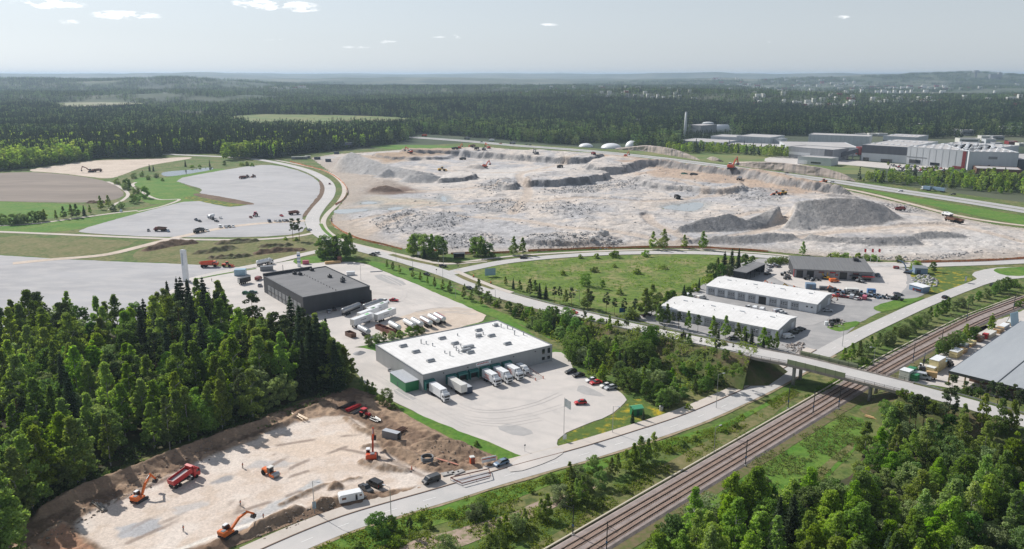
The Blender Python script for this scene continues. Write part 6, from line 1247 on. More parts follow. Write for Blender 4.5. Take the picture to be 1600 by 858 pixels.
for k, (a, b, wpx, hpx) in enumerate(apts):
    x, y, z = GT(a, b); wv = wpx / F * y; hv = hpx / F * y; t = thing('apartment_block', '%s pale apartment block from the left on the wooded ridge' % ('first second third fourth fifth sixth seventh eighth ninth tenth eleventh twelfth thirteenth fourteenth fifteenth sixteenth seventeenth'.split()[sorted(range(len(apts)), key=lambda q: apts[q][0]).index(k)]), 'apartment block', (x, y, z - 2),0, 'apartment blocks on the ridge')
    MB().b2(-wv / 2, wv / 2,0,14,0, hv + 2).build('wall', P_['offwhite'], t); MB().b2(-wv / 2 - .3, wv / 2 + .3,-.3,14.3, hv + 2, hv + 2.8).build('roof', FG, t); mb = MB(); [mb.b2(-wv / 2 + .6, wv / 2 - .6,-.25,-.02,2 + q * 3.2,3.4 + q * 3.2) for q in range(int(hv / 3.2))]; mb.build('window_band', GLASS, t)
x, y, z = GT(1556,124); z = max(z, 60); t = thing('hospital_tower', 'dark slab high rise on the right horizon', 'high rise', (x, y, z - 10)); wv = 18 / F * y; hv = 9 / F * y + 10
for x0, x1, hh in ((-.5,.2,.78),(.2,.5,1.0)): MB().b2(wv * x0, wv * x1,0,30,0, hv * hh).build('slab', P_['grey'], t)
MB().b2(wv * .25, wv * .4,5,20, hv, hv * 1.08).build('roof_house', P_['grey'], t)
x, y, z = GT(1524,122); t = thing('water_tower', 'tiny dark tower left of the high rise on the horizon', 'tower', (x, y, z - 5)); MB().tube((0,0,0),(0,0,50),10,10,12).build('shaft', P_['grey'], t); MB().tube((0,0,50),(0,0,68),26,22,12).build('head', P_['grey'], t)
# scattered far houses, seen as pale dots among the trees
hm_ = MB(); hr_ = MB(); rr = random.Random(5)
spots = [(rr.uniform(1180,1600), rr.uniform(134,172)) for _ in range(110)] + [(rr.uniform(1330,1480), rr.uniform(136,146)) for _ in range(45)] + [(rr.uniform(420,480), rr.uniform(138,142)) for _ in range(26)] + [(rr.uniform(1100,1350), rr.uniform(124,142)) for _ in range(40)] + [(rr.uniform(800,1180), rr.uniform(134,150)) for _ in range(40)]
for a, b in spots:
    x, y, z = GT(a, b); s = y / 2600.0; wv = rr.uniform(8,22) * max(s * .8,.8); hv = rr.uniform(3,7) * max(s * .6,1); (hr_ if rr.random() < .2 else hm_).b2(x - wv / 2, x + wv / 2, y, y + 12, z, z + hv + 9)
tag(hm_.build('distant_houses', P_['offwhite']), 'pale distant houses dotted through the woods', 'house', kind='stuff'); tag(hr_.build('distant_red_houses', P_['darkred']), 'red roofed distant houses dotted through the woods', 'house', kind='stuff')
# ------------------------------------------------------------------ pylons, lamps, signs, stores
def text_mesh(s, size):
    cu = bpy.data.curves.new('lettering', 'FONT'); cu.body = s; cu.size = size; cu.extrude = .02; cu.align_x = 'CENTER'; cu.align_y = 'CENTER'
    o = bpy.data.objects.new('lettering', cu); COL.objects.link(o); dg = bpy.context.evaluated_depsgraph_get(); me = bpy.data.meshes.new_from_object(o.evaluated_get(dg)); bpy.data.objects.remove(o); return me
t = thing('sign_pylon', 'tall white pylon with a company name, behind the forest', 'pylon', (*G(291,440),.1), R(-28))
mb = MB(); mb.b2(-1.6,1.6,-.8,.8,0,17.2,.08); mb.build('column', P_['white'], t); mb = MB(); mb.b2(-1.5,1.5,-.7,.7,17.2,17.35); mb.tube((.4,0,17.3),(.4,0,19),.05); mb.build('top', P_['silver'], t)
me = text_mesh('Onninen', 1.9); o = link('lettering', me, t, P_['steelblue']); o.location = (-.2,-.86,12.2); o.rotation_euler = (R(90), R(90),0)
MB().b2(-2.2,2.2,-1.4,1.4,0,.5).build('footing', CONC, t)
t = thing('sign_pylon', 'slim white pylon with blue bands by the dark building', 'pylon', (*G(467.5,417),.1), R(-10)); mb = MB(); mb.b2(-.8,.8,-.5,.5,0,8.6,.05); mb.build('column', P_['white'], t)
for k in range(3): MB().b2(-.82,.82,-.53,.53,2.6 + k * 1.9,3.3 + k * 1.9).build('blue_band', P_['blue'] if k != 1 else P_['lightblue'], t)
def mk_lamp(t, h, arm=1.6):
    mb = MB(); mb.tube((0,0,0),(0,0, h),.11,.07,8); mb.tube((0,0, h - .1),(arm, 0, h + .25),.06,.05,6); mb.build('pole', METAL, t); mb = MB(); mb.b2(arm - .1, arm + .75,-.2,.2, h + .2, h + .36,.04); mb.build('lamp_head', P_['silver'], t)
lamps = [(491.5,802,752,-30, 'street lamp at the edge of the building site'),(611,806,762,150, 'street lamp on the near road below the caravan'),(957,676,635,-30, 'street lamp in the dandelion meadow'),(1119,637,585,10, 'street lamp beside the near road by the embankment'),(1364.5,572,543,190, 'street lamp at the far end of the bridge screen'),(1590.5,649,606,190, 'street lamp on the road at the right edge'),(1115.5,709,668,30, 'lamp post between the near road and the railway'),(619,408,398,200, 'lamp post left at the main road'),(645,420,407,200, 'lamp post before the junction'),(692,437,418,200, 'lamp post in the middle of the junction'),(774,471,454,200, 'lamp post right of the junction'),(693,416,389,180, 'lamp post behind the junction'),(905,477,454,200, 'lamp post on the climbing road'),(564,438,415,0, 'lamp post at the edge of the truck yard'),(712,467,450,200, 'lamp post beside the green strip'),(546,401,388,180, 'lamp post by the four trees'),(1232,418,405,180, 'lamp post behind the equipment shop'),(1316,541,511,180, 'lamp post in front of the garages'),(1188,538,517,180, 'lamp post beside the front garage'),(1365,440,425,90, 'lamp post at the corner of the equipment shop')]
for a, b, tp, rz, lb in lamps:
    x, y = G(a, b, .2); lo, hi = 2.0,25.0
    for _ in range(30):
        mm = (lo + hi) / 2; lo, hi = (mm, hi) if PR(x, y, mm + .2)[1] > tp else (lo, mm)
    t = thing('street_lamp', lb, 'street lamp', (x, y, .2 if a < 800 or b > 600 else .2), R(rz), 'street lamps'); mk_lamp(t, min(max(lo, 6),12))
masts = [(947.5,865,809),(1164.5,729,682),(1310,640,606),(1426,568,535),(1270,648,612),(1583,486,462),(1510,503,478),(895,838,805),(1231,640,598),(1470,545,516)]
for k, (a, b, tp) in enumerate(masts):
    x, y = G(a, b); t = thing('overhead_line_mast', '%s overhead line mast along the railway counted from the bottom of the picture' % 'first second third fourth fifth sixth seventh eighth ninth tenth'.split()[sorted(range(len(masts)), key=lambda q: -masts[q][1]).index(k)], 'mast', (x, y, .1), R(45), 'masts of the railway'); mb = MB(); mb.tube((0,0,0),(0,0,8.2),.15,.12,6); mb.bar((0,0,7.4),(0,3.2 * (1 if k % 2 else -1),7.0),.07,.07); mb.bar((0,0,6.4),(0,3.0 * (1 if k % 2 else -1),6.6),.06,.06); mb.build('mast', DARKM, t); MB().b2(-.3,.3,-.3,.3,0,.5).build('footing', CONC, t); MB().b2(-.12,.12,-.2,.2,2.6,3.1).build('number_plate', P_['blue'], t)
def sign(px, py, h, w_, hh, m, label, rz=0, pole=METAL, z=.15, cat='sign', back=None):
    t = thing('road_sign', label, cat, (*G(px, py, z), z), R(rz)); mb = MB()
    for s in ((-w_ * .35, w_ * .35) if w_ > 1.4 else (0,)): mb.tube((s, 0,0),(s, 0, h),.06,.06,6)
    mb.build('post', pole, t); mb = MB(); mb.b2(-w_ / 2, w_ / 2,-.12,-.07, h - hh, h, .02); mb.build('panel', m, t); return t
sign(882,690,2.4,1.2,1.6, P_['white'], 'small white sign at the yard exit', 20); sign(820,705,2.2,.5,.5, P_['grey'], 'small round sign at the yard exit', 20); sign(491.5,800,3.0,.9,2.0, P_['lightblue'], 'pale blue sign on the lamp post at the site', 20)
sign(643,427,3.2,2.6,1.6, P_['navy'], 'dark blue road sign before the junction', 20); sign(766,432,4.6,6.0,4.0, P_['lightblue'], 'pale billboard on the meadow beside the junction', 15, cat='billboard'); sign(972,492,3.4,3.0,2.2, P_['blue'], 'blue sign behind the climbing road', 15); sign(1067,534,3.5,2.6,2.4, P_['black'], 'dark sign panel at the climbing road', 15, z=5.5)
sign(656,403,4.0,2.8,2.0, P_['white'], 'white notice board by the trees at the junction', 10); sign(1508,442,3.6,2.2,2.6, P_['silver'], 'tall grey sign on the flowering grass', 40); sign(716,421,2.4,.7,.7, P_['black'], 'small dark sign in the junction', 10); sign(682,427,2.4,.8,.6, P_['black'], 'small sign on the road island', 10); sign(685,413,2.4,.5,.7, P_['white'], 'small white sign behind the junction', 10)
for a, b, lb in ((740,434, 'left orange barrier post on the paved path'),(767,444, 'right orange barrier post on the paved path')): t = thing('barrier_post', lb, 'barrier', (*G(a, b),.27)); MB().b2(-.5,.5,-.3,.3,0,.5).build('base', P_['black'], t); MB().tube((0,0,.5),(0,0,1.4),.3,.2,8).build('marker', P_['orange'], t)
# flag on its pole
t = thing('flag_pole', 'white flag on a tall pole at the yard exit', 'flag', (*G(881,678),.12)); MB().tube((0,0,0),(0,0,12),.09,.05,8).build('pole', METAL, t)
mb = MB(); rows = [[(.1 + k * .28,.25 * math.sin(k * .9), z_ - k * .16) for z_ in (11.7,9.0)] for k in range(8)]; mb.loft(rows, cap=False, closed=False); mb.build('flag', P_['white'], t)
for k, a in enumerate((1348,1359.5,1370)): t = thing('flag_pole', ['left', 'middle', 'right'][k] + ' red flag behind the equipment shop', 'flag', (*G(a, 412),.2),0, 'red flags'); MB().tube((0,0,0),(0,0,9),.08,.05,6).build('pole', P_['white'], t); mb = MB(); mb.loft([[(.1 + q * .3,.15 * math.sin(q), z_ - q * .1) for z_ in (8.9,6.8)] for q in range(5)], cap=False, closed=False); mb.build('flag', P_['red'], t)
# green hut in the meadow
t = thing('green_hut', 'small bright green hut in the dandelion meadow', 'hut', (*G(994,648),.12), R(18)); MB().b2(-1.7,1.7,-1.3,1.3,0,2.5).build('wall', P_['green'], t); mb = MB(); mb.loft([[(x, -1.6,2.45),(x, 0,3.1),(x, 1.6,2.45),(x, 1.6,2.6),(x, 0,3.25),(x, -1.6,2.6)] for x in (-1.95,1.95)]); mb.build('roof', paint('mint', (.1,.42,.22)), t); MB().b2(-.5,.5,-1.36,-1.305,.1,2.0).build('door', P_['darkgreen'], t)
t = thing('waste_bin', 'grey bin right of the green hut', 'bin', (*G(1033,642),.12)); MB().tube((0,0,0),(0,0,1.6),.6,.7,10).build('body', P_['silver'], t); MB().tube((0,0,1.6),(0,0,1.8),.72,.5,10).build('lid', P_['darkgrey'], t)
# building-site things
t = thing('portable_toilet', 'orange portable toilet at the site corner', 'toilet', (*G(738,727),.3), R(20)); MB().b2(-.65,.65,-.65,.65,.1,2.3,.08).build('cabin', P_['orangered'], t); MB().b2(-.7,.7,-.7,.7,2.3,2.5,.1).build('roof', P_['offwhite'], t); MB().b2(-.5,.5,-.68,-.655,.15,2.1).build('door', P_['rust'], t); MB().b2(-.7,.7,-.7,.7,0,.1).build('skid', DARKM, t)
t = thing('site_sign', 'white site sign board beside the blue car', 'sign', (*G(764,726),.3), R(25)); MB().b2(-2.2,2.2,-.06,.06,.6,2.2).build('panel', P_['white'], t); MB().b2(-2.1,2.1,-.1,-.061,1.55,1.8).build('stripe', P_['orangered'], t); [MB().tube((s, 0,0),(s, 0,.6),.06).build('post', METAL, t) for s in (-1.8,1.8)]
t = thing('trench_box', 'grey steel trench box on the sand', 'trench box', (*G(612,689), sz_at(*G(612,689))), R(UD + 180 - 62)); 
for s in (-1,1): mb = MB(); mb.b2(-2.8,2.8, s * .9 - .08, s * .9 + .08,.1,2.5); [mb.b2(-2.85,2.85, s * .98 - .06, s * .98 + .06,.3 + q * .6,.5 + q * .6) for q in range(4)]; mb.build('side_plate', P_['grey'], t)
mb = MB(); [mb.tube((x, -.9, z),(x, .9, z),.1) for x in (-2.3,2.3) for z in (.6,1.9)]; mb.build('strut', DARKM, t); MB().b2(-2.8,2.8,-.95,.95,2.5,2.6).build('cover', P_['silver'], t)
def log_pile(px, py, to, n, L_, r_, m, label, name, part, cat, z=None, cols=5):
    x, y = G(px, py); q = G(*to); t = thing(name, label, cat, (x, y, sz_at(x, y) - .05 if z is None else z), math.atan2(q[1] - y, q[0] - x)); rr = random.Random(px)
    for k in range(n):
        i, j = k % cols, k // cols; mb = MB(); dy = (i - cols / 2) * r_ * 2.05 + (j % 2) * r_; w_ = rr.uniform(-.5,.5); mb.tube((-L_ / 2 + w_, dy + rr.uniform(-.1,.1) * 2, r_ + j * r_ * 1.75),(L_ / 2 + w_, dy + rr.uniform(-.1,.1) * 4, r_ + j * r_ * 1.75), r_, r_ * .8,7); mb.build(part, m, t)
    return t
log_pile(620,679,(636,671),14,6.0,.22, P_['brown'], 'pile of brown timber behind the trench box', 'timber_pile', 'log', 'timber')
log_pile(542,637,(556,631),8,6.0,.2, P_['black'], 'bundle of black pipes at the top of the site', 'pipe_bundle', 'pipe', 'pipes'); log_pile(552,640,(566,634),7,6.0,.2, P_['red'], 'bundle of red pipes at the top of the site', 'pipe_bundle', 'pipe', 'pipes'); log_pile(561,644,(575,637),7,6.0,.2, P_['darkgrey'], 'bundle of dark grey pipes beside the red pipes', 'pipe_bundle', 'pipe', 'pipes')
log_pile(590,659,(600,664),6,3.4,.25, P_['black'], 'short black pipes beside the tractor', 'pipe_bundle', 'pipe', 'pipes'); log_pile(158,793,(172,805),9,6.5,.16, mat('bare_birch_wood', (.45,.42,.38),(.2,.17,.14), sc=2), 'pile of felled grey trunks at the site edge', 'trunk_pile', 'trunk', 'logs', cols=6); log_pile(470,655,(487,664),3,7,.22, P_['wood'], 'felled logs in the soil at the forest edge', 'log_pile', 'log', 'logs', cols=3)
log_pile(698,725,(718,731),3,7.5,.14, paint('salmon', (.6,.22,.14)), 'salmon red pipes lying by the spoil heap', 'pipe_bundle', 'pipe', 'pipes', cols=3)
x, y = G(668,726); t = thing('hose_coil', 'big coil of dark hose beside the trench', 'coil', (x, y, sz_at(x, y))); 
for k in range(5): mb = MB(); rg = [[((1.7 - .12 * (k % 2)) * math.cos(a_) + .14 * math.cos(b_) * math.cos(a_),(1.7 - .12 * (k % 2)) * math.sin(a_) + .14 * math.cos(b_) * math.sin(a_),.2 + k * .24 + .14 * math.sin(b_)) for b_ in np.linspace(0,2 * math.pi, 6)[:-1]] for a_ in np.linspace(0,2 * math.pi, 21)]; mb.loft(rg, cap=False); mb.build('hose_loop', P_['darkgrey'] if k % 2 else P_['grey'], t)
t = thing('warning_post', 'orange marker at the end of the trench', 'marker', (*G(643.5,736),.5)); MB().tube((0,0,0),(0,0,1.1),.22,.08,8).build('cone', P_['orangered'], t); MB().b2(-.9,.1,-1.4,-.9,-.2,.05).build('base', P_['black'], t)
# barrier frame round the hole in the pavement
t = thing('site_barrier', 'low barrier frame round the dug up pavement', 'barrier', (*G(735,752),.35)); o_ = G(735,752); c4 = [G(*p) for p in ((704,752),(722,761),(767,749),(764,738))]
for (xa, ya),(xb, yb) in zip(c4, c4[1:] + c4[:1]): mb = MB(); mb.bar((xa - o_[0], ya - o_[1], .75),(xb - o_[0], yb - o_[1], .75),.08,.3); [mb.tube((xa - o_[0] + (xb - xa) * f_, ya - o_[1] + (yb - ya) * f_, 0),(xa - o_[0] + (xb - xa) * f_, ya - o_[1] + (yb - ya) * f_, .8),.05) for f_ in (0,.5,1)]; mb.build('rail', P_['rust'], t)
zone('dug_pavement', GRAVEL, [(704,752),(722,760),(765,748),(762,738)], .34, 'grey dug up patch of pavement', smooth=0, jit=.1)
for k, (a, b, lb) in enumerate(((700,742, 'pale concrete slab left by the barrier'),(716,740, 'grey concrete slab above the barrier'))): t = thing('concrete_slab', lb, 'slab', (*G(a, b),.35), R(25 + k * 15)); MB().b2(-1.8,1.8,-.9,.9,0,.25,.03).build('slab', CONC, t); MB().b2(-.2,.2,-.2,.2,.25,.4).build('lifting_eye', DARKM, t)
# people on the site: tiny standing workers
def worker(px, py, label, vest, zf=sz_at, z=None, rz=0.0):
    x, y = G(px, py); zz = zf(x, y) if z is None else z; t = thing('person', label, 'person', (x, y, zz), rz)
    me = bpy.data.meshes.new('body'); vs = [(0,0,.95),(0,0,1.2),(0,0,1.42),(0,0,1.52),(0,0,1.66),(0,.2,1.4),(.04,.27,1.12),(.16,.27,.9),(0,-.2,1.4),(.02,-.28,1.12),(.1,-.27,.88),(0,.1,.9),(.05,.11,.5),(0,.12,.06),(.14,.12,.04),(0,-.1,.9),(-.06,-.11,.5),(-.1,-.12,.06),(.04,-.12,.04)]
    es = [(0,1),(1,2),(2,3),(3,4),(2,5),(5,6),(6,7),(2,8),(8,9),(9,10),(0,11),(11,12),(12,13),(13,14),(0,15),(15,16),(16,17),(17,18)]
    me.from_pydata(vs, es, []); o = link('body', me, t, vest); md = o.modifiers.new('skin', 'SKIN'); rd = (.16,.15,.17,.07,.11,.08,.06,.045,.08,.06,.045,.1,.075,.06,.05,.1,.075,.06,.05)
    for k, r_ in enumerate(rd): me.skin_vertices[0].data[k].radius = (r_, r_)
    me.skin_vertices[0].data[0].use_root = True; o.modifiers.new('sub', 'SUBSURF').levels = 1
    mb = MB(); mb.sphere((0,0,1.7),.14,8,4,0,(1,1,.8)); mb.build('helmet', P_['offwhite'], t); mb = MB(); mb.b2(-.15,.15,-.2,.2,.98,1.38,.05); mb.build('vest', P_['orange'], t)
worker(412,815, 'worker in dark clothes beside the stretched excavator bucket', P_['navy']); worker(379.5,733, 'worker standing on the sand near the grey patch', P_['black']); worker(376,792, 'worker standing near the ruts', P_['navy']); worker(287,832, 'worker standing on the sand at the lower left', P_['navy']); worker(368,427, 'person standing in the yard by the white pylon', P_['black'], z=.15); worker(331,440, 'person walking in the yard behind the forest', P_['navy'], z=.15)
# red-brown containers and scrap in the truck yard
for a, b, l_, c_, lb in ((596,516,6, 'rust', 'upper red brown open container in the truck yard'),(606,520,9, 'rust', 'long red brown open container beside the white tank'),(548,526,5, 'brown', 'brown container at the forest edge of the yard')):
    t = thing('open_container', lb, 'container', (*G(a, b),.15), R(OUT + 8), 'red brown containers'); [MB().b2(x0, x1, y0, y1,.1,1.9).build('side', P_[c_], t) for x0, x1, y0, y1 in ((-l_ / 2, l_ / 2,-1.25,-1.15),(-l_ / 2, l_ / 2,1.15,1.25),(-l_ / 2,-l_ / 2 + .1,-1.15,1.15),(l_ / 2 - .1, l_ / 2,-1.15,1.15))]; MB().b2(-l_ / 2, l_ / 2,-1.2,1.2,0,.12).build('floor', P_[c_], t); MB().b2(-l_ / 2 + .3, l_ / 2 - .3,-1.1,1.1,.12,1.1,.3).build('scrap_load', P_['brown'], t)
for a, b, l_, w_, h, c_, rz, lb in ((417,423,7,2.5,2.6, 'grey', 12, 'grey container beside the access road'),(376,430,6,4,3.4, 'lightblue', 8, 'pale blue machine housing in the yard'),(520,412,9,2.4,1.4, 'wood', 20, 'stack of timber behind the dark building'),(531,409.5,2.4,2.4,3.4, 'rust', 10, 'red brown stack beside the timber'),(548,430,4.5,2.2,2.0, 'white', 15, 'white tank wagon behind the dark building roof'),(588,425,7,.5,.4, 'silver', 15, 'lowered barrier beam at the yard edge'),(478,413,3.6,2,2.2, 'pink', 10, 'dark red parked van behind the dark roof')):
    t = thing('container', lb, 'container', (*G(a, b),.14), R(rz)); MB().b2(-l_ / 2, l_ / 2,-w_ / 2, w_ / 2,.1, h, .06).build('body', P_[c_], t); mb = MB(); [mb.b2(-l_ / 2 + .3 + k * l_ / 7,-l_ / 2 + .45 + k * l_ / 7,-w_ / 2 - .04,-w_ / 2 - .002,.2, h - .1) for k in range(7)]; mb.build('rib', P_[c_], t); MB().b2(-l_ / 2 + .1, l_ / 2 - .1,-w_ / 2 + .1, w_ / 2 - .1,0,.1).build('skid', DARKM, t)
# equipment outside the shop and in the garage lot
eq = [('ldr', mk_loader, 'wheel_loader', 'darkgrey'),('exo', mk_excavator(50,-60,0,.8), 'mini_excavator', 'orange'),('trk', mk_tractor, 'tractor', 'silver'),('eyl', mk_excavator(48,-62,0,.8), 'mini_excavator', 'yellow'),('ldg', mk_loader, 'wheel_loader', 'grey'),('ldb', mk_loader, 'wheel_loader', 'steelblue')]
rr = random.Random(3); row = [(1202 + k * 7.2,446 + k * 1.75 + (k % 3) * 1.2) for k in range(14)] + [(1306 + k * 6.6,456 + k * .75 + (k % 2) * 2) for k in range(16)] + [(1226,431),(1233,427),(1229,436),(1262,437),(1268,439),(1275,438),(1283,434),(1290,436),(1297,433),(1342,440),(1345,441)]
for k, (a, b) in enumerate(row):
    key, mk, nm, c_ = eq[rr.randrange(6)]; wh = ('row behind the rear garage' if k < 14 else 'row right of the rear garage' if k < 30 else 'group before the shop'); ix = k if k < 14 else k - 14 if k < 30 else k - 30
    vehicle(key + 'q', mk, nm, c_, a, b, rr.uniform(0,360), '%s machine from the left in the %s' % (ORD[ix], wh), 'machine', 'hire machines outside the shop', scale=rr.uniform(.55,.8), z=.18)
for a, b, l_, w_, h, c_, lb in ((1266,451,5,4,2.8, 'steelblue', 'blue tarpaulin covered stack behind the rear garage'),(1361,459,4,2.4,2.4, 'blue', 'blue container in the row right of the rear garage'),(1331,458.5,6,3,2.6, 'offwhite', 'white cabin in the row right of the rear garage'),(1400,420,3,2,1.4, 'darkred', 'red brown box by the yard gate'),(1290,453,6,3,1.6, 'darkgrey', 'dark scrap stack behind the rear garage'),(1300,456,4,3,2, 'black', 'black heap of frames at the garage end')):
    t = thing('container', lb, 'container', (*G(a, b),.15), R(-12)); MB().b2(-l_ / 2, l_ / 2,-w_ / 2, w_ / 2,.1, h, .12).build('body', P_[c_], t); MB().b2(-l_ / 2 + .1, l_ / 2 - .1,-w_ / 2 + .1, w_ / 2 - .1,0,.1).build('skid', DARKM, t); MB().b2(-.6,.6,-w_ / 2 - .04,-w_ / 2 - .002,.2, h * .8).build('door', P_['grey'], t)
g_ = 'cars in the garage lot'
for a, b, kd, c_, rz, lb in ((1307.5,463.5, 'sedan', 'red', 160, 'red car leftmost of the row right of the rear garage'),(1320,465, 'hatchback', 'darkred', 330, 'dark red car second right of the rear garage'),(1331,465.5, 'van', 'silver', 60, 'silver van third right of the rear garage'),(1340,467.5, 'estate', 'white', 40, 'white car fourth right of the rear garage'),(1351,467, 'van', 'pink', 60, 'dark red van last of the row right of the rear garage'),(1293,486.5, 'estate', 'silver', 350, 'silver car in the shade of the rear garage'),(1232,528, 'van', 'white', 20, 'white van at the end of the front garage'),(1240,521.5, 'estate', 'black', 20, 'black car behind the white van'),(1246,518, 'sedan', 'black', 20, 'second black car behind the white van'),(1251,515.5, 'sedan', 'darkgrey', 20, 'dark car farthest from the white van'),(1075,464, 'van', 'white', 40, 'white van between the garages at the left'),(1083,465.5, 'estate', 'white', 40, 'white car between the garages at the left'),(1096,467, 'van', 'offwhite', 30, 'cream van between the garages'),(1171,481.5, 'estate', 'white', 30, 'white car left behind the front garage'),(1180,484, 'van', 'white', 60, 'white van behind the front garage middle'),(1191,486, 'van', 'white', 60, 'second white van behind the front garage middle'),(1216,488.5, 'van', 'silver', 20, 'silver van between the garages at the right'),(1222,490.5, 'estate', 'white', 20, 'white car beside the silver van between the garages'),
                             (1203,417, 'estate', 'white', 40, 'white car rear left of the shop'),(1210,415, 'sedan', 'silver', 40, 'silver car rear left of the shop'),(1215,417, 'estate', 'grey', 40, 'grey car rear left of the shop'),(1201,423, 'sedan', 'white', 40, 'white car at the open shed'),(1199,429, 'estate', 'darkgrey', 40, 'dark car at the open shed'),(1371,431.5, 'pickup', 'steelblue', 80, 'blue pickup in the shade right of the shop'),(1145,530, 'sedan', 'grey', 20, 'grey car before the front garage'),(1010,494, 'pickup', 'black', 30, 'black pickup at the left end of the front garage'),(1403,461, 'estate', 'grey', 0, 'grey car at the end of the machine row')):
    car(kd, c_, a, b, rz, lb, g_)
car('van', 'orange', 1303,440.5,5, 'bright orange van in front of the equipment shop')
# crane lift by the blue shed
vehicle('lft', mk_excavator(75,10,0), 'lift_platform', 'steelblue', 1418,427,140, 'blue lifting platform beside the dark blue shed', 'lift', scale=.9)
rocks('concrete_rubble', sample([(1425,432),(1450,430),(1470,440),(1460,452),(1440,452),(1428,440)], 130), mat('pale_rubble', (.42,.41,.4),(.3,.3,.3), sc=1), 'pale concrete rubble beside the blue hut', .3,1.3, lambda x, y: .15,1.4)
rocks('rubble_patch', sample([(1220,540),(1255,535),(1260,545),(1245,553)], 90) + sample([(1288,502),(1310,498),(1325,505),(1300,514)], 70), mat('mixed_rubble', (.4,.36,.33),(.22,.18,.16), sc=1), 'rubble patches beside the garage road', .2,.9, lambda x, y: .14,1.6)
for k, (a, b, c_) in enumerate(((1291,508.5, 'white'),(1298,506, 'black'),(1303,505, 'black'),(1309,504.5, 'black'),(1300,509.5, 'darkgrey'))): t = thing('big_bag', ['white bag', 'first black bag', 'second black bag', 'third black bag', 'dark bag in front'][k] + ' in the rubble by the road bend', 'bag', (*G(a, b),.15)); MB().tube((0,0,0),(0,0,1.7),.8,.9,9).build('sack', P_[c_], t); MB().tube((0,0,1.7),(0,0,1.9),.9,.3,9).build('top', P_[c_], t)
# timber yard: wrapped stacks
def stack(px, py, l_, w_, h, m, rz, label, cover='white', rows=2):
    t = thing('timber_stack', label, 'stack', (*G(px, py),.12), R(rz), 'stacks in the timber yard'); n = max(1, int(l_ / 1.8))
    for k in range(n):
        for j in range(rows): x0 = -l_ / 2 + k * l_ / n; MB().b2(x0 + .03, x0 + l_ / n - .03,-w_ / 2, w_ / 2,.1 + j * h / rows, (j + 1) * h / rows - .04,.03).build('bale', P_[m], t)
    MB().b2(-l_ / 2 - .05, l_ / 2 + .05,-w_ / 2 - .05, w_ / 2 + .05, h, h + .12,.05).build('cover', P_[cover], t); MB().b2(-l_ / 2, l_ / 2,-w_ / 2 + .2, w_ / 2 - .2,0,.1).build('bearer', P_['brown'], t)
RA = math.degrees(math.atan2(P2[1] - P0[1], P2[0] - P0[0]))
for a, b, l_, w_, h, m, lb, cv in ((1463,578,7,3.4,4.6, 'paleyellow', 'tall pale yellow wrapped stack in the timber yard', 'white'),(1470,574,9,3,2.4, 'paleyellow', 'lower pale yellow stack behind the tall one', 'lightblue'),(1455,582,3,3,2.2, 'paleyellow', 'small pale yellow stack before the tall one', 'white'),(1493,557,6,3,2.6, 'paleyellow', 'yellow stack under a white cover', 'white'),(1502,551,5,3,1.4, 'wood', 'orange timber stack beside the white cover', 'wood'),(1505,545,5,2.6,1.8, 'grey', 'grey bundle in the timber yard', 'silver'),(1516,540,6,2.6,1.4, 'wood', 'low yellow plank stack', 'paleyellow'),(1546,526,8,2.6,1.8, 'cream', 'long cream bundle farther up the timber yard', 'offwhite'),(1560,519,6,2.6,1.6, 'wood', 'timber stack at the upper timber yard', 'wood'),(1568,513,7,2.6,1.5, 'silver', 'silver stack at the upper timber yard', 'white'),(1530,533,4,2.4,2, 'brown', 'brown stack in the timber yard', 'brown'),(1539,529,2.4,2,2, 'red', 'red crate in the timber yard', 'red'),(1581,506,8,3,1.4, 'wood', 'low timber stack near the blue panel', 'offwhite'),(1415,592,4,3.5,3.4, 'offwhite', 'white bagged stack by the bridge end', 'white'),(1423,588,3,2.5,3.2, 'green', 'green covered stack by the bridge end', 'green'),(1428.5,595,2.5,2.5,2.4, 'green', 'small green covered stack by the bridge end', 'green')):
    stack(a, b, l_, w_, h, m, RA, lb, cv)
car('van', 'silver', 1440,591.5,-35, 'silver van parked before the timber store', scale=1.25); vehicle('tr5', mk_trailer(5), 'flat_trailer', 'wood', 1455,592,-30, 'brown loaded trailer beside the silver van', 'trailer', scale=.7)
vehicle('gr', mk_excavator(80,-85,0), 'log_crane', 'darkgrey', 1441,578,60, 'dark crane beside the yellow stacks', 'crane', scale=.8); vehicle('fk', mk_tractor, 'forklift', 'darkgrey', 1482,572,30, 'dark forklift beside the yellow stacks', 'forklift')
t = thing('blue_panel', 'tilted blue panel at the upper timber yard', 'panel', (*G(1586,510),.1), R(30)); mb = MB(); mb.loft([[(-3,0,.3),(3,0,.3),(3,.2,.3),(-3,.2,.3)], [(-3,1.2,6),(3,1.2,6),(3,1.4,6),(-3,1.4,6)]]); mb.build('board', P_['lightblue'], t); mb = MB(); [mb.bar((s, 3,0),(s, 1.2,5.5),.15,.15) for s in (-2.5,2.5)]; mb.build('brace', DARKM, t)
log_pile(1363,654,(1380,660),8,4,.14, P_['wood'], 'pale planks lying in the brush right of the railway', 'plank_pile', 'plank', 'planks', z=.1, cols=4)
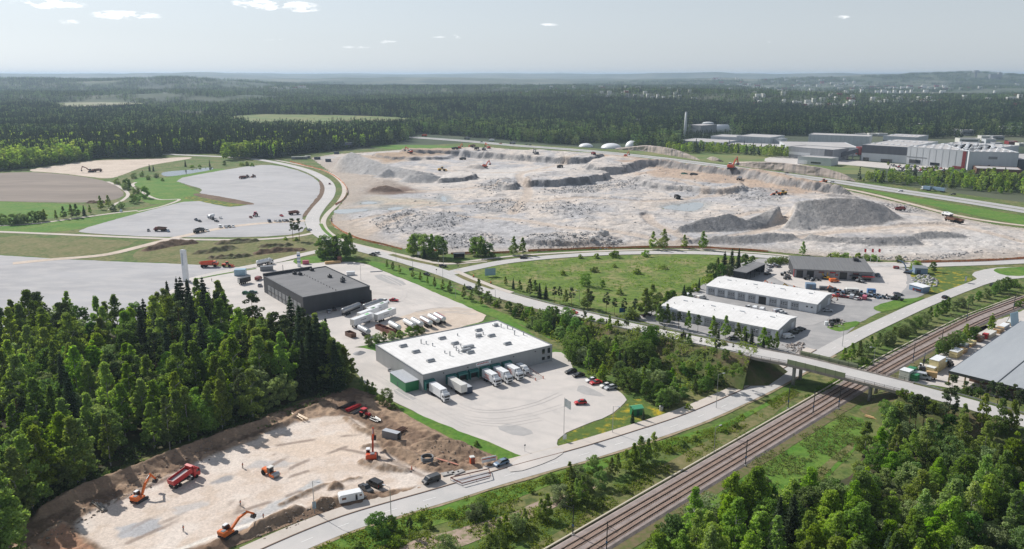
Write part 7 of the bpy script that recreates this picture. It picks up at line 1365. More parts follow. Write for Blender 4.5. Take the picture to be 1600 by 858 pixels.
# quarry site huts
for k, (a, b, l_, lb) in enumerate(((468,249,20, 'long grey site hut row at the quarry entrance'),(481,247.5,7, 'small site hut right of the long row'),(545,241,9, 'dark crusher on top of the conical heaps'),(513,253.5,7, 'dark box at the foot of the conical heaps'),(526,241,7, 'dark box behind the conical heaps'),(496,249.5,8, 'dark skip near the site huts'))):
    x, y = G(a, b); zz = qz(x, y); t = thing('site_hut', lb, 'hut', (x, y, zz if k != 2 else crest(548,243,264)[2] - 1), R(8)); MB().b2(-l_ / 2, l_ / 2,-1.5,1.5,.1,3.2).build('wall', P_['grey'] if k < 2 else P_['navy'], t); MB().b2(-l_ / 2 - .2, l_ / 2 + .2,-1.7,1.7,3.2,3.4).build('roof', P_['offwhite'] if k < 2 else P_['darkgrey'], t); MB().b2(-l_ / 4, l_ / 4,-1.55,-1.51,1.2,2.2).build('window', GLASS, t); MB().b2(-l_ / 2 + .2, l_ / 2 - .2,-1.3,1.3,0,.1).build('skid', DARKM, t)
# orange netting fence round the quarry
NET = mat('orange_netting', (.62,.2,.07),(.55,.28,.16), sc=.3, rough=.9)
for px, lb in (([(453,253),(475,259),(505,267),(530,281),(543,298),(537,312),(524,321)], 'orange netting fence at the bend of the curved road'),([(517,341),(520,352),(545,368),(575,378),(610,386),(628,391)], 'orange netting fence below the quarry pond'),([(640,390),(690,393.5)], 'short orange fence behind the junction trees'),([(705,398),(760,396.5),(800,395.5)], 'orange fence left of the quarry road'),([(825,393.5),(900,390.5),(950,389),(1040,387.5),(1110,388.5),(1200,394.5)], 'long orange fence along the quarry road'),([(1430,411),(1520,409),(1600,405),(1660,401)], 'orange fence along the right quarry road')):
    P = spline([(*G(a, b),0) for a, b in px], 5); c = P[len(P) // 2]; t = thing('netting_fence', lb, 'fence', (c[0], c[1], .2)); mb = MB(); mb.loft([[(p[0] - c[0], p[1] - c[1], 0),(p[0] - c[0], p[1] - c[1] + .05,0),(p[0] - c[0], p[1] - c[1] + .05,1.2 + .2 * math.sin(k)),(p[0] - c[0], p[1] - c[1], 1.2 + .2 * math.sin(k))] for k, p in enumerate(P)]); mb.build('netting', NET, t); mb = MB(); [mb.box((p[0] - c[0], p[1] - c[1] - .05,.7),(.08,.08,1.5)) for p in P]; tag(mb.build('post', P_['brown'], t), kind='stuff')
# cars in the factory car park
rr = random.Random(11); cs = ['white', 'silver', 'grey', 'black', 'red', 'darkgrey', 'steelblue', 'offwhite']; n_ = 0
for rw in range(5):
    for q in range(18):
        if rr.random() < .22: continue
        a = 1392 + q * 4.6 + rw * 3; b = 258.2 + rw * 2.1 + q * .32; car('estate', cs[rr.randrange(8)], a, b, 80, '%s car from the left in the %s row of the factory car park' % (NUM[q], ['farthest', 'second', 'middle', 'fourth', 'nearest'][rw]), 'cars in the factory car park', z=.25)
# ------------------------------------------------------------------ trees
LEAF = dict(birch=leafmat('birch_leaves', (.225,.31,.08), trans=.48, tc_=(1.35,1.4,.55)), round=leafmat('broad_leaves', (.165,.255,.078), trans=.45, tc_=(1.25,1.4,.6)), willow=leafmat('willow_leaves', (.26,.325,.15), hue=.015, trans=.4, tc_=(1.2,1.3,.8)), spruce=leafmat('spruce_needles', (.062,.092,.048), trans=.1, var=.45, hue=.015), pine=leafmat('pine_needles', (.1,.14,.062), trans=.15, var=.45, hue=.015), bush=leafmat('bush_leaves', (.195,.28,.075), trans=.45), lime=leafmat('lime_green_leaves', (.26,.37,.062), trans=.5, tc_=(1.3,1.45,.4)))
BARK = dict(birch=mat('birch_bark', (.5,.48,.45),(.2,.19,.18), sc=1.5, rough=.9), dark=mat('dark_bark', (.09,.065,.05),(.13,.1,.08), sc=1.2, rough=1), pine=mat('pine_bark', (.2,.105,.06),(.13,.085,.06), sc=.6, rough=1))
def leaves(P, size, flat=0.0, asp=1.0, r_=None):
    """one small four-cornered face per leaf spray at the points P"""
    r_ = r_ or rng; n = len(P); nrm = r_.normal(size=(n, 3)); nrm[:, 2] = np.abs(nrm[:, 2]) + flat; nrm /= np.linalg.norm(nrm, axis=1)[:, None]
    a = np.cross(nrm, r_.normal(size=(n, 3))); a /= np.linalg.norm(a, axis=1)[:, None] + 1e-9; b = np.cross(nrm, a)
    s = (size * r_.uniform(.6,1.35, n))[:, None] if np.ndim(size) == 0 else (size * r_.uniform(.7,1.3, n))[:, None]
    a = a * s * .5 * asp; b = b * s * .5; V = np.stack([P - a - b * .3, P - a * .2 + b, P + a + b * .3, P + a * .2 - b], 1).reshape(-1,3)
    return V, np.arange(4 * n).reshape(-1,4)
def clumps(cs, rad, n, r_=None, squash=.75):
    """points on and in the outer shell of leaf clumps"""
    r_ = r_ or rng; out = []
    for c, rr_ in zip(cs, rad):
        k = max(6, int(n * (rr_ / np.mean(rad)) ** 2)); d = r_.normal(size=(k, 3)); d /= np.linalg.norm(d, axis=1)[:, None]; d[:, 2] *= squash; q = r_.uniform(.55,1.05, k) ** .6
        out.append(c + d * (rr_ * q)[:, None])
    return np.concatenate(out)
def mk_crown(kind, h, r0, n, seed):
    g = np.random.default_rng(seed)
    if kind in ('birch', 'round', 'lime', 'willow', 'bush'):
        K = {'birch': 84, 'round': 60, 'lime': 72, 'willow': 60, 'bush': 30}[kind]; base = {'birch': .13, 'round': .1, 'lime': .14, 'willow': .05, 'bush': .02}[kind]
        t = g.uniform(0,1, K) ** .85
        if kind in ('birch', 'lime'): env = (1 - t) ** .85 * np.minimum(1,.45 + 2.6 * t) * 1.12
        elif kind == 'bush': env = np.sqrt(np.clip(1 - t ** 2,.02,1))
        else: env = np.sqrt(np.clip(1 - (2 * t - .85) ** 2 / 1.5,.05,1))
        an_ = g.uniform(0,2 * math.pi, K); rf = np.sqrt(g.uniform(.12,1, K)) * g.uniform(.85,1.15, K)
        cs = np.stack([r0 * env * rf * np.cos(an_), r0 * env * rf * np.sin(an_), h * (base + (1 - base) * t * .96)], 1); cs[:, :2] += g.normal(0,.06 * r0,(K, 2))
        rad = r0 * g.uniform(.15,.3, K) * (1.1 - .45 * t) * {'birch': 1.0, 'round': 1.15, 'lime': 1.05, 'willow': 1.1, 'bush': 1.5}[kind]
        P = clumps(cs, rad, n / K, g); sz_ = {'birch': .43, 'round': .42, 'lime': .42, 'willow': .38, 'bush': .34}[kind]
        if kind == 'bush': sz_ = .16 * h ** .6 * 1.1
        V, Q = leaves(P, sz_, .25,1.25, g)
    elif kind == 'spruce':
        W_ = 34; PP, S_ = [], []
        for k in range(W_):
            t = (k + g.uniform(-.3,.3)) / W_; z = h * (.06 + .93 * t); ln = r0 * ((1 - t) ** .82) * g.uniform(.78,1.12) + .15; nb = int(6 + 5 * (1 - t))
            for a_ in g.uniform(0,2 * math.pi) + np.arange(nb) * 2 * math.pi / nb + g.normal(0,.15, nb):
                L2 = ln * g.uniform(.75,1.1); m_ = max(3, int(n / (W_ * 8) * (.5 + L2 / r0)))
                f_ = np.linspace(.18,1, m_) + g.normal(0,.04, m_); s2 = g.normal(0,.10, m_) * L2 * (.4 + f_)
                PP.append(np.stack([np.cos(a_) * f_ * L2 - np.sin(a_) * s2, np.sin(a_) * f_ * L2 + np.cos(a_) * s2, z - .30 * L2 * f_ ** 1.3 + .12 * L2 * f_ ** 3 + g.normal(0,.08, m_)], 1)); S_.append(np.full(m_, .62) * (1.15 - .4 * f_))
        PP.append(np.stack([g.normal(0,.06,8), g.normal(0,.06,8), h * np.linspace(.94,1.0,8)], 1)); S_.append(np.full(8,.4))
        V, Q = leaves(np.concatenate(PP), np.concatenate(S_),.9,1.3, g)
    else:  # pine
        K = 26; t = g.uniform(0,1, K); env = (1 - t) ** .45 * np.minimum(1,.6 + t); an_ = g.uniform(0,6.28, K); rf = np.sqrt(g.uniform(.2,1, K))
        cs = np.stack([r0 * env * rf * np.cos(an_), r0 * env * rf * np.sin(an_), h * (.42 + .56 * t)], 1); P = clumps(cs, r0 * g.uniform(.2,.36, K), n / K, g, .55); V, Q = leaves(P, .42,.5,1.5, g)
    return V, Q
def mk_trunk(kind, h, r0, seed):
    g = random.Random(seed); mb = MB(); top = h * (.93 if kind in ('spruce', 'pine', 'birch', 'lime') else .6); rb = h * .0125 + .03; pts = [Vector((0,0,-.2))]
    for k in range(1,6): pts.append(Vector((g.uniform(-.12,.12) * k * .4, g.uniform(-.12,.12) * k * .4, top * k / 5)))
    for k in range(5): mb.tube(pts[k], pts[k + 1], rb * (1 - k / 5.5), rb * (1 - (k + 1) / 5.5),6)
    if kind != 'spruce':
        for k in range(7 if kind != 'bush' else 5):
            z = top * g.uniform(.3,.85) if kind != 'bush' else .1; a_ = g.uniform(0,6.28); l_ = r0 * g.uniform(.3,.55); p0 = Vector((0,0, z)); p1 = p0 + Vector((math.cos(a_) * l_, math.sin(a_) * l_, l_ * g.uniform(.5,1.0) if kind != 'bush' else h * .6)); mb.tube(p0, p1, rb * .4, rb * .12,5)
    return mb.mesh('trunk')
TT = {}
SPEC = dict(birch=(18,3.9,5200,5, 'birch'), round=(13,4.6,5600,4, 'dark'), lime=(15,5.0,6400,4, 'dark'), willow=(10,4.6,5600,4, 'dark'), spruce=(22,4.0,3400,4, 'dark'), pine=(18,3.4,2200,4, 'pine'), bush=(3,2.0,900,4, 'dark'))
for kd, (h, r0, n, nv, bk) in SPEC.items():
    for v in range(nv):
        V, Q = mk_crown(kd, h, r0 * (1 + .12 * (v - 1)), n, 100 + v + sum(map(ord, kd))); c = np_mesh('crown', V, Q, LEAF[kd]); tr = mk_trunk(kd, h, r0, v); tr.materials.append(BARK[bk]); TT[kd, v] = (c, tr, h)
NAME = dict(birch='birch_tree', round='broadleaf_tree', lime='maple_tree', willow='willow_tree', spruce='spruce_tree', pine='pine_tree', bush='bush')
NTREE = 0
def tree(kd, x, y, z, h, label=None, group=None, seed=None):
    global NTREE; NTREE += 1
    c, tr, h0 = TT[kd, rng.integers(SPEC[kd][3])]; s = h / h0; w_ = s * rng.uniform(.88,1.14)
    t = bpy.data.objects.new(NAME[kd], None); COL.objects.link(t); t.empty_display_size = .3; t.location = (x, y, z); t.rotation_euler = (0,0, rng.uniform(0,6.28)); t.scale = (w_ * rng.uniform(.9,1.1), w_ * rng.uniform(.9,1.1), s)
    for nm, me in (('trunk', tr),('crown', c)):
        o = bpy.data.objects.new(nm, me); COL.objects.link(o); o.parent = t
    tag(t, label, 'bush' if kd == 'bush' else 'tree', group); return t
LOOK = dict(birch='light green birch', round='rounded dark green broadleaf tree', lime='bright green maple', willow='greyish green willow', spruce='dark pointed spruce', pine='open crowned pine', bush='low green bush')
def wood(spots, where, group, cells):
    """plant a list of (kind, x, y, z, h); labels count each kind from the left within a named part of the wood"""
    by = {}
    for s in spots:
        px, py = PR(s[1], s[2], 0); cell = next((nm for nm, f_ in cells if f_(px, py)), 'middle'); by.setdefault((s[0], cell), []).append((px, s))
    for (kd, cell), ls in by.items():
        ls.sort(key=lambda q: q[0])
        for k, (px, s) in enumerate(ls): tree(*s, '%s, %s from left, %s' % (LOOK[kd], NUM[min(k, len(NUM) - 1)], (cell + ' of ' if cell else '') + where), group)
def scatter(px, dmin, n_try, pick, avoid=(), keep=None):
    """random planting at least dmin apart"""
    P = GS(px); xs = [p[0] for p in P]; ys = [p[1] for p in P]; A = rng.uniform(min(xs), max(xs), n_try); B_ = rng.uniform(min(ys), max(ys), n_try); k = inside(A, B_, P)
    for av in avoid: k &= ~inside(A, B_, GS(av))
    got = []; cell = {}
    for x, y in zip(A[k], B_[k]):
        dm = dmin(x, y) if callable(dmin) else dmin; ix, iy = int(x // 6), int(y // 6)
        if any((x - q[0]) ** 2 + (y - q[1]) ** 2 < dm * dm for i in (-1,0,1) for j in (-1,0,1) for q in cell.get((ix + i, iy + j),())): continue
        cell.setdefault((ix, iy), []).append((x, y)); got.append((x, y))
    return [pick(x, y) for x, y in got]
def chooser(w_, hs):
    ks = list(w_); ps = np.array([w_[k] for k in ks], float); ps /= ps.sum()
    def f_(x, y):
        kd = ks[rng.choice(len(ks), p=ps)]; lo, hi = hs[kd]; return (kd, x, y, .0, rng.uniform(lo, hi))
    return f_
def eh(x, y):
    """ground height on the near slope of the embankment"""
    best = (1e9,0)
    for p in EMB:
        d = math.hypot(p[0] - x, p[1] - y)
        if d < best[0]: best = (d, p[2])
    return max(0.0, min(best[1], best[1] - max(0, best[0] - 6.6) / 1.7))
EMB = spline([(*G(a, b, c), c) for a, b, c in MAIN[17:22] + [(1176,550.5,7.9)]], 4) + spline([(*G(a, b, c), c) for a, b, c in [(1412,605,7.8)] + MAIN[25:]], 4)
FR0 = [(960,960),(1020,885),(1075,842),(1130,800),(1180,772),(1215,790),(1275,770),(1330,745),(1345,722),(1352,700),(1400,688),(1440,702),(1520,722),(1600,740),(1760,740),(1800,1050),(960,1080)]
# left forest
FL = [(-90,545),(0,530),(90,512),(200,524),(260,505),(330,503),(385,525),(420,548),(468,540),(495,555),(520,578),(541,600),(526,612),(470,626),(425,640),(345,670),(290,690),(262,702),(125,753),(64,776),(10,830),(-60,900),(-180,860),(-160,650)]
def pickL(x, y):
    px, py = PR(x, y); dark = float(fbm(x, y, 45,3,201))
    if (px > 215 and px < 330 and py < 590) or px > 445: w_ = dict(spruce=3.2, pine=1.8, birch=3, round=1.2)
    elif px < 150 and py < 600: w_ = dict(spruce=1.0, birch=3, round=2.2, willow=2.0, pine=1.2)
    else: w_ = dict(birch=5, round=2.2, lime=1.2, willow=2.2, spruce=.7 if dark > .5 else .25, pine=.5)
    return chooser(w_, dict(spruce=(19,25), pine=(17,21), birch=(15,23), round=(10,15), willow=(8,12), lime=(11,16)))(x, y)
fl = scatter(FL, 6.1,5200, pickL)
cellsL = [('front left part', lambda a, b: a < 200 and b > 690),('back left part', lambda a, b: a < 200 and b < 590),('left part', lambda a, b: a < 200),('front edge', lambda a, b: b > 660),('back middle part', lambda a, b: a < 360 and b < 570),('back right part', lambda a, b: b < 570),('right part', lambda a, b: a > 360),('middle', lambda a, b: True)]
wood(fl, 'left forest', 'trees of the left forest', cellsL)
# front fringe of tall bare-stemmed birches and a few big spruces at the right end
fr = [('birch', *G(a, b),0, h) for a, b, h in ((50,796,21),(33,812,20),(68,778,21),(122,756,20),(133,753,19),(14,866,22),(0,895,24),(266,704,18),(296,689,18),(330,677,17),(348,670,17),(395,652,17),(60,765,21),(-20,885,24))] + [('spruce', *G(a, b),0, h) for a, b, h in ((488,598,26),(500,604,27),(512,600,22),(470,590,22),(478,556,20),(283,512,23),(300,520,24),(268,515,22),(326,512,19))] + [('birch', *G(a, b),0, h) for a, b, h in ((522,606,19),(533,604,17),(540,602,15),(450,566,16),(458,575,15),(425,548,16),(412,546,14),(110,512,17),(62,516,16),(42,520,14))] + [('pine', *G(a, b),0, h) for a, b, h in ((345,520,18),(352,524,17),(430,548,16),(392,535,15))]
wood(fr, 'fringe of the left forest', 'trees at the fringe of the left forest', [('front edge', lambda a, b: b > 660),('right end', lambda a, b: a > 400),('back edge', lambda a, b: True)])
zone('forest_floor', FLOORM, FL, .12, 'shaded floor of the left forest', smooth=1)
zone('forest_floor', FLOORM, FR0,.12, 'shaded floor of the right forest', smooth=1)
# right forest
def pickR(x, y):
    px, py = PR(x, y)
    if px > 1480: w_ = dict(birch=3, round=2.4, willow=2.6, spruce=.4, lime=2.4)
    elif py > 840: w_ = dict(lime=7, birch=2.5, round=1.6, spruce=.7, willow=1.4)
    else: w_ = dict(willow=3, round=3, lime=2.6, birch=1.4, spruce=.3, bush=1)
    hs = dict(spruce=(12,17), birch=(12,17), round=(8,12), willow=(6,9), lime=(10,15), bush=(2.5,4)) if py > 800 or px > 1480 else dict(spruce=(8,12), birch=(9,13), round=(5.5,8.5), willow=(5,7.5), lime=(6,9), bush=(2.5,4))
    return chooser(w_, hs)(x, y)
cellsR = [('bottom left part', lambda a, b: b > 850 and a < 1200),('bottom right part', lambda a, b: b > 850 and a > 1420),('bottom middle part', lambda a, b: b > 850),('right part', lambda a, b: a > 1450),('upper part', lambda a, b: b < 745),('left part', lambda a, b: a < 1280),('middle', lambda a, b: True)]
wood(scatter(FR0,4.8,5200, pickR), 'right forest', 'trees of the right forest', cellsR)
pr = [('pine', *G(a, b),0, h * 1.45) for a, b, h in ((1419,676,8),(1428,680,9),(1440,680,8),(1478,674,9),(1471,680,7),(1486,682,7))] + [('pine', *G(a, b),0, h) for a, b, h in ((1505,630,8),(1517,632,8),(1530,633,9),(1543,637,10),(1557,640,10),(1568,640,9),(1580,645,10),(1590,650,9),(1600,652,10),(1612,655,10))] + [('round', *G(a, b),0, h) for a, b, h in ((1495,622,4),(1508,640,5),(1525,645,5.5),(1390,668,6),(1380,660,5),(1455,690,7),(1480,690,8))] + [('birch', *G(a, b),0, h) for a, b, h in ((1500,690,10),(1530,690,11),(1556,700,12),(1575,700,10))]
pr += [('bush', *G(a, b),0, h) for a, b, h in ((1408,652,2.4),(1420,656,2.6),(1432,660,2.6),(1445,664,2.6),(1455,668,3),(1400,660,3),(1386,662,2.6))]
pr = [(k_, x, y, eh(x, y) - .1, h) for k_, x, y, _, h in pr]
wood(pr, 'strip along the right road', 'trees along the right road', [('upper row', lambda a, b: b < 656),('lower row', lambda a, b: True)])
# wood on the embankment beside the warehouse
FE = [(806,492),(850,498),(905,507),(960,520),(1020,537),(1085,553),(1140,568),(1160,590),(1130,606),(1075,622),(1045,640),(1015,632),(990,612),(950,600),(905,580),(893,562),(885,545),(840,520)]
def pickE(x, y):
    px, py = PR(x, y); w_ = dict(pine=3, round=.6, bush=4, birch=.6) if eh(x, y) > 1.0 else dict(round=3.5, willow=1.2, birch=2.5, spruce=.6, lime=.8, pine=1)
    kd, x, y, _, h = chooser(w_, dict(pine=(3.4,6), round=(6.5,10.5), birch=(6,10.5), willow=(6,8), lime=(6.5,9.5), spruce=(6,9), bush=(2,3.2)))(x, y); return kd, x, y, eh(x, y) - .1, h * (.6 if px > 1030 else .8 if py < 540 else 1)
wood(scatter(FE, 4.4,3500, pickE), 'wood below the climbing road', 'trees below the climbing road', [('left part', lambda a, b: a < 900),('top row', lambda a, b: b < 545),('right part', lambda a, b: a > 1050),('middle', lambda a, b: True)])
near_row = [('pine', a, b, h) for a, b, h in ((858,500,8),(872,503,8),(886,498,9),(912,508,10),(940,516,10),(955,520,8),(978,518,8),(1006,530,8),(1032,538,9),(1050,545,6),(1083,552,9),(1107,556,10),(1120,558,11),(1060,560,8),(990,535,9))]
wood([(kd, *G(a, b, eh(*G(a, b))), eh(*G(a, b)) - .1, h * .8) for kd, a, b, h in near_row[::3] + [('bush', 1050,560,2.6),('pine', 1062,566,5),('bush', 1078,572,2.8),('round', 1092,580,4.5),('bush', 1108,576,2.6),('pine', 1100,566,5),('bush', 1122,574,2.8),('bush', 1132,582,2.8),('bush', 1144,586,2.4),('birch', 1116,586,5),('round', 1074,586,5),('pine', 1130,568,4.5),('bush', 1150,574,2.2),('bush', 1088,594,2.8),('bush', 1040,552,2.4),('bush', 1156,582,2.4),('bush', 1020,546,2.4)]], 'row beside the climbing road', 'pines beside the climbing road', [('near side', lambda a, b: True)])
# meadow edge, garages, railway side and other single trees: (kind, x, y, height)
single = [('meadow edge behind the climbing road', [('birch', 828,462,9),('spruce', 843,466,8),('spruce', 853,467,7),('birch', 836,458,7),('pine', 866,473,8),('pine', 875,475,9),('birch', 884,474,7),('pine', 893,478,9),('birch', 918,482,10),('pine', 923,484,9),('pine', 947,490,11),('pine', 960,492,8),('pine', 975,494,9),('bush', 985,497,5),('pine', 992,496,9),('birch', 1008,495,14),('birch', 1018,492,15),('round', 1028,486,9),('lime', 1042,480,8),('round', 1050,478,8),('spruce', 1068,473,9),('round', 1075,470,7),('spruce', 1092,452,6),('bush', 1085,455,4),('bush', 1060,478,3),('spruce', 802,452,6),('birch', 790,446,5),('birch', 812,455,6),('bush', 930,425,3),('bush', 995,428,3),('bush', 960,418,2.4),('bush', 1035,420,3),('bush', 880,430,2.5),('round', 915,447,7),('round', 942,452,5),('bush', 968,460,3)]),
          ('clump behind the dark open shed', [('spruce', 1131,428,13),('spruce', 1142,426,14),('spruce', 1153,422,13),('birch', 1120,432,11),('round', 1112,437,9),('round', 1126,434,8),('willow', 1137,432,7),('round', 1163,418,8),('bush', 1108,443,5),('round', 1175,415,6),('bush', 1215,412,4),('bush', 1225,411,4),('bush', 1207,413,4)]),
          ('row before the front garage', [('birch', 1030,506,10),('birch', 1042,508,10),('pine', 1050,512,7),('pine', 1060,514,8),('birch', 1075,516,9),('pine', 1090,520,8),('birch', 1113,530,10.5),('pine', 1118,534,8),('birch', 1133,528,10),('spruce', 1122,540,7),('birch', 1152,532,8),('birch', 1163,535,7),('spruce', 1165,540,6),('spruce', 1174,540,7),('birch', 1192,544,9),('spruce', 1192,548,6),('birch', 1212,547,8),('birch', 1203,546,6)]),
          ('quarry road edge', [('birch', 1020,390,12),('birch', 1037,389,13),('birch', 1069,388,9),('birch', 1098,390,12),('birch', 1254,399,9),('birch', 803,399,12),('birch', 817,398,11),('bush', 907,404,2.5),('bush', 932,404,3),('bush', 962,402,4),('bush', 1010,401,4),('bush', 1340,406,4),('bush', 1352,407,4),('bush', 1322,405,4),('bush', 1306,404,4),('bush', 1364,408,4),('bush', 1405,410,4),('bush', 1432,418,4),('round', 1457,425,6),('bush', 1296,404,3)]),
          ('clumps behind the junction', [('round', 652,398,13),('birch', 645,399,13),('round', 665,402,14),('birch', 675,403,15),('round', 685,403,14),('birch', 692,402,13),('spruce', 663,405,7),('round', 746,400,12),('birch', 752,401,13),('round', 762,401,9),('birch', 742,399,11),('bush', 770,402,3)]),
          ('group behind the dark building', [('round', 508,404,14),('birch', 512,405,12),('spruce', 527,406,15),('birch', 523,404,14),('round', 532,404,15),('birch', 541,402,13),('birch', 548,401,15)]),
          ('pair at the gravel road', [('pine', 458,376,15),('pine', 468,376,15),('bush', 463,376,2.5),('bush', 446,375,2)]),
          ('line of young trees beside the truck yard', [('birch', 605,419,5),('birch', 614,422,5),('birch', 624,427,5),('birch', 645,434,5),('birch', 657,439,5),('birch', 668,445,5),('birch', 679,450,6),('birch', 692,454,6),('birch', 703,457,6),('birch', 724,466,6),('birch', 737,471,6),('birch', 748,463,9),('birch', 726,455,4),('round', 763,474,6),('birch', 752,478,5),('pine', 781,483,6),('round', 795,490,6),('bush', 775,480,3),('round', 805,497,5)]),
          ('verge of the near road', [('birch', 890,752,6),('willow', 902,748,4),('round', 928,738,5),('round', 938,762,5),('birch', 955,745,6),('birch', 965,742,6.5),('birch', 978,738,7),('birch', 1000,727,9),('birch', 1012,724,8),('birch', 1020,720,9),('birch', 990,732,8),('willow', 912,768,5),('birch', 900,785,7),('birch', 910,780,7),('birch', 893,790,6),('willow', 875,785,5),('birch', 845,812,6),('birch', 855,810,7),('birch', 820,822,5),('willow', 808,832,5),('round', 590,836,6),('round', 612,828,4),('pine', 640,838,5),('birch', 760,858,7),('birch', 790,838,6),('willow', 742,810,4),('round', 752,800,4),('birch', 780,858,8),('willow', 695,868,5),('bush', 860,752,2.4),('bush', 700,806,2),('bush', 655,812,2.2),('bush', 672,825,2),('bush', 1085,688,1.8),('bush', 1065,697,2),('bush', 1045,706,2),('bush', 930,792,2.2),('bush', 975,768,2),('bush', 620,852,2.5),('bush', 560,858,2),('bush', 830,770,1.6),('bush', 1130,676,1.6),('bush', 1150,668,1.6)]),
          ('shrub belt between near road and railway', [('birch', 1318,570,7),('birch', 1330,566,8),('birch', 1342,562,8),('willow', 1352,556,6),('birch', 1360,550,7),('birch', 1372,545,7),('willow', 1385,538,6),('birch', 1395,532,6),('willow', 1408,526,5.5),('willow', 1420,520,6),('round', 1432,512,5.5),('willow', 1440,508,6),('birch', 1452,502,7),('birch', 1462,498,7),('round', 1472,492,7),('birch', 1480,490,8),('willow', 1490,485,5),('willow', 1502,481,5),('willow', 1515,476,5),('round', 1528,470,5),('willow', 1540,466,5),('round', 1552,462,6),('round', 1562,458,7),('round', 1572,454,7),('bush', 1305,575,3),('bush', 1295,577,2.5),('bush', 1584,448,4),('bush', 1350,570,3)]),
          ('bushes between railway and timber yard', [('round', 1466,556,6),('round', 1475,552,6.5),('round', 1488,547,7),('round', 1496,543,7),('birch', 1507,538,9),('round', 1518,532,6),('round', 1525,528,5),('lime', 1548,517,8),('bush', 1430,582,2.5),('bush', 1420,588,2),('bush', 1590,480,3),('bush', 1598,476,3),('bush', 1450,568,2)]),
          ('meadow strip beside the green hut', [('round', 1035,637,6.5),('round', 1042,634,6),('spruce', 988,661,5),('spruce', 1005,657,4),('bush', 1075,640,2),('bush', 1095,606,3),('bush', 1150,600,2.4),('bush', 1110,600,2.6),('bush', 1125,594,3),('bush', 1140,590,2.6),('bush', 1105,592,3),('bush', 1165,590,2.2),('round', 1085,612,4),('round', 1068,622,4),('willow', 1055,628,3.6),('birch', 1098,600,4)]),
          ('strip beside the warehouse yard', [('birch', 575,614,5),('birch', 583,618,5),('round', 604,634,6),('birch', 566,604,4),('bush', 593,626,2),('bush', 614,640,2),('willow', 576,540,4.5),('willow', 590,535,4),('round', 600,533,4),('willow', 612,530,3.5),('round', 640,526,4.5),('round', 651,524,4.5),('bush', 625,528,3),('willow', 660,522,3),('bush', 745,697,1.5)]),
          ('hedge round the ploughed field and pond', [('round', 199,295,10),('willow', 183,288,6),('willow', 196,297,7),('round', 227,310,11),('willow', 213,303,7),('round', 208,318,8),('round', 215,316,7),('willow', 190,326,6),('birch', 158,328,9),('birch', 170,325,11),('birch', 157,322,9),('willow', 177,330,6),('birch', 141,335,8),('spruce', 132,338,9),('birch', 120,340,11),('birch', 112,341,11),('birch', 100,342,10),('birch', 88,344,8),('round', 64,346,8),('birch', 70,345,9),('round', 52,348,9),('willow', 33,350,8),('willow', 20,351,8),('willow', 2,350,8),('round', 40,349,7),('spruce', 234,268,9),('spruce', 240,268,8),('spruce', 290,261,9),('spruce', 328,261,9),('round', 351,259,6),('willow', 222,276,5),('willow', 245,278,5),('willow', 232,281,5),('bush', 300,262,3),('bush', 312,261,3),('bush', 386,259,5),('bush', 378,259,4),('bush', 394,260,4),('bush', 254,283,3),('spruce', 223,272,5),('willow', 210,279,6)])]
for where, ls in single: wood([(k_, *G(a, b),.05, h) for k_, a, b, h in ls], where, 'trees of the ' + where, [('', lambda a, b: True)])
print('individual trees', NTREE)
# low ground cover: weeds and young growth, nobody could count it
def scrub(name, px, n, m, size, label, hgt=.7, world_z=.05, avoid=()):
    P = np.array(sample(px, n)); k = np.ones(n, bool)
    for av in avoid: k &= ~inside(P[:, 0], P[:, 1], GS(av))
    P = P[k]; dens = fbm(P[:, 0], P[:, 1], 6,3,77) > .47; P = P[dens]; Pz = np.repeat(P, 5,0) + rng.normal(0,.28,(len(P) * 5,2)); V, Q = leaves(np.column_stack([Pz, (np.repeat([world_z(*p) for p in P], 5) if callable(world_z) else world_z) + np.abs(rng.normal(0,.35, len(Pz))) * hgt]), size, .2)
    return tag(link(name, np_mesh(name, V, Q, m)), label, 'undergrowth', kind='stuff')
scrub('verge_weeds', [(470,862),(640,800),(840,750),(1020,694),(1130,664),(1240,606),(1250,616),(1130,690),(1000,768),(850,858),(740,900),(520,900)], 9000, LEAF['bush'], .34, 'green weeds in the verge of the near road')
scrub('railway_brush', [(1000,790),(1120,700),(1200,655),(1250,640),(1290,640),(1350,660),(1340,700),(1280,760),(1180,775),(1080,840),(1000,900),(900,900)], 6000, LEAF['bush'], .34, 'brushy undergrowth right of the railway', 1.1, avoid=([(780,905),(1030,758),(1250,630),(1300,640),(1100,772),(980,850),(900,905)],))
scrub('forest_undergrowth', [(-40,880),(60,800),(250,722),(430,668),(545,605),(520,580),(440,600),(200,700),(0,780)], 4200, LEAF['round'], .5, 'dark undergrowth at the forest edge', 1.2)
scrub('embankment_brush', FE[:7] + [(1172,562),(1182,580),(1165,598)] + FE[8:], 5200, LEAF['bush'], .5, 'undergrowth on the embankment slope', 2.0, eh)
scrub('rail_bank_weeds', [(1250,622),(1330,580),(1420,535),(1520,488),(1600,450),(1600,458),(1520,494),(1400,552),(1280,622)], 3000, LEAF['bush'], .34, 'weeds on the bank between near road and railway')
scrub('meadow_tufts', [(730,428),(860,408),(1000,402),(1130,402),(1090,440),(1000,482),(880,470)], 2600, LEAF['bush'], .42, 'tufts in the open meadow', .6)
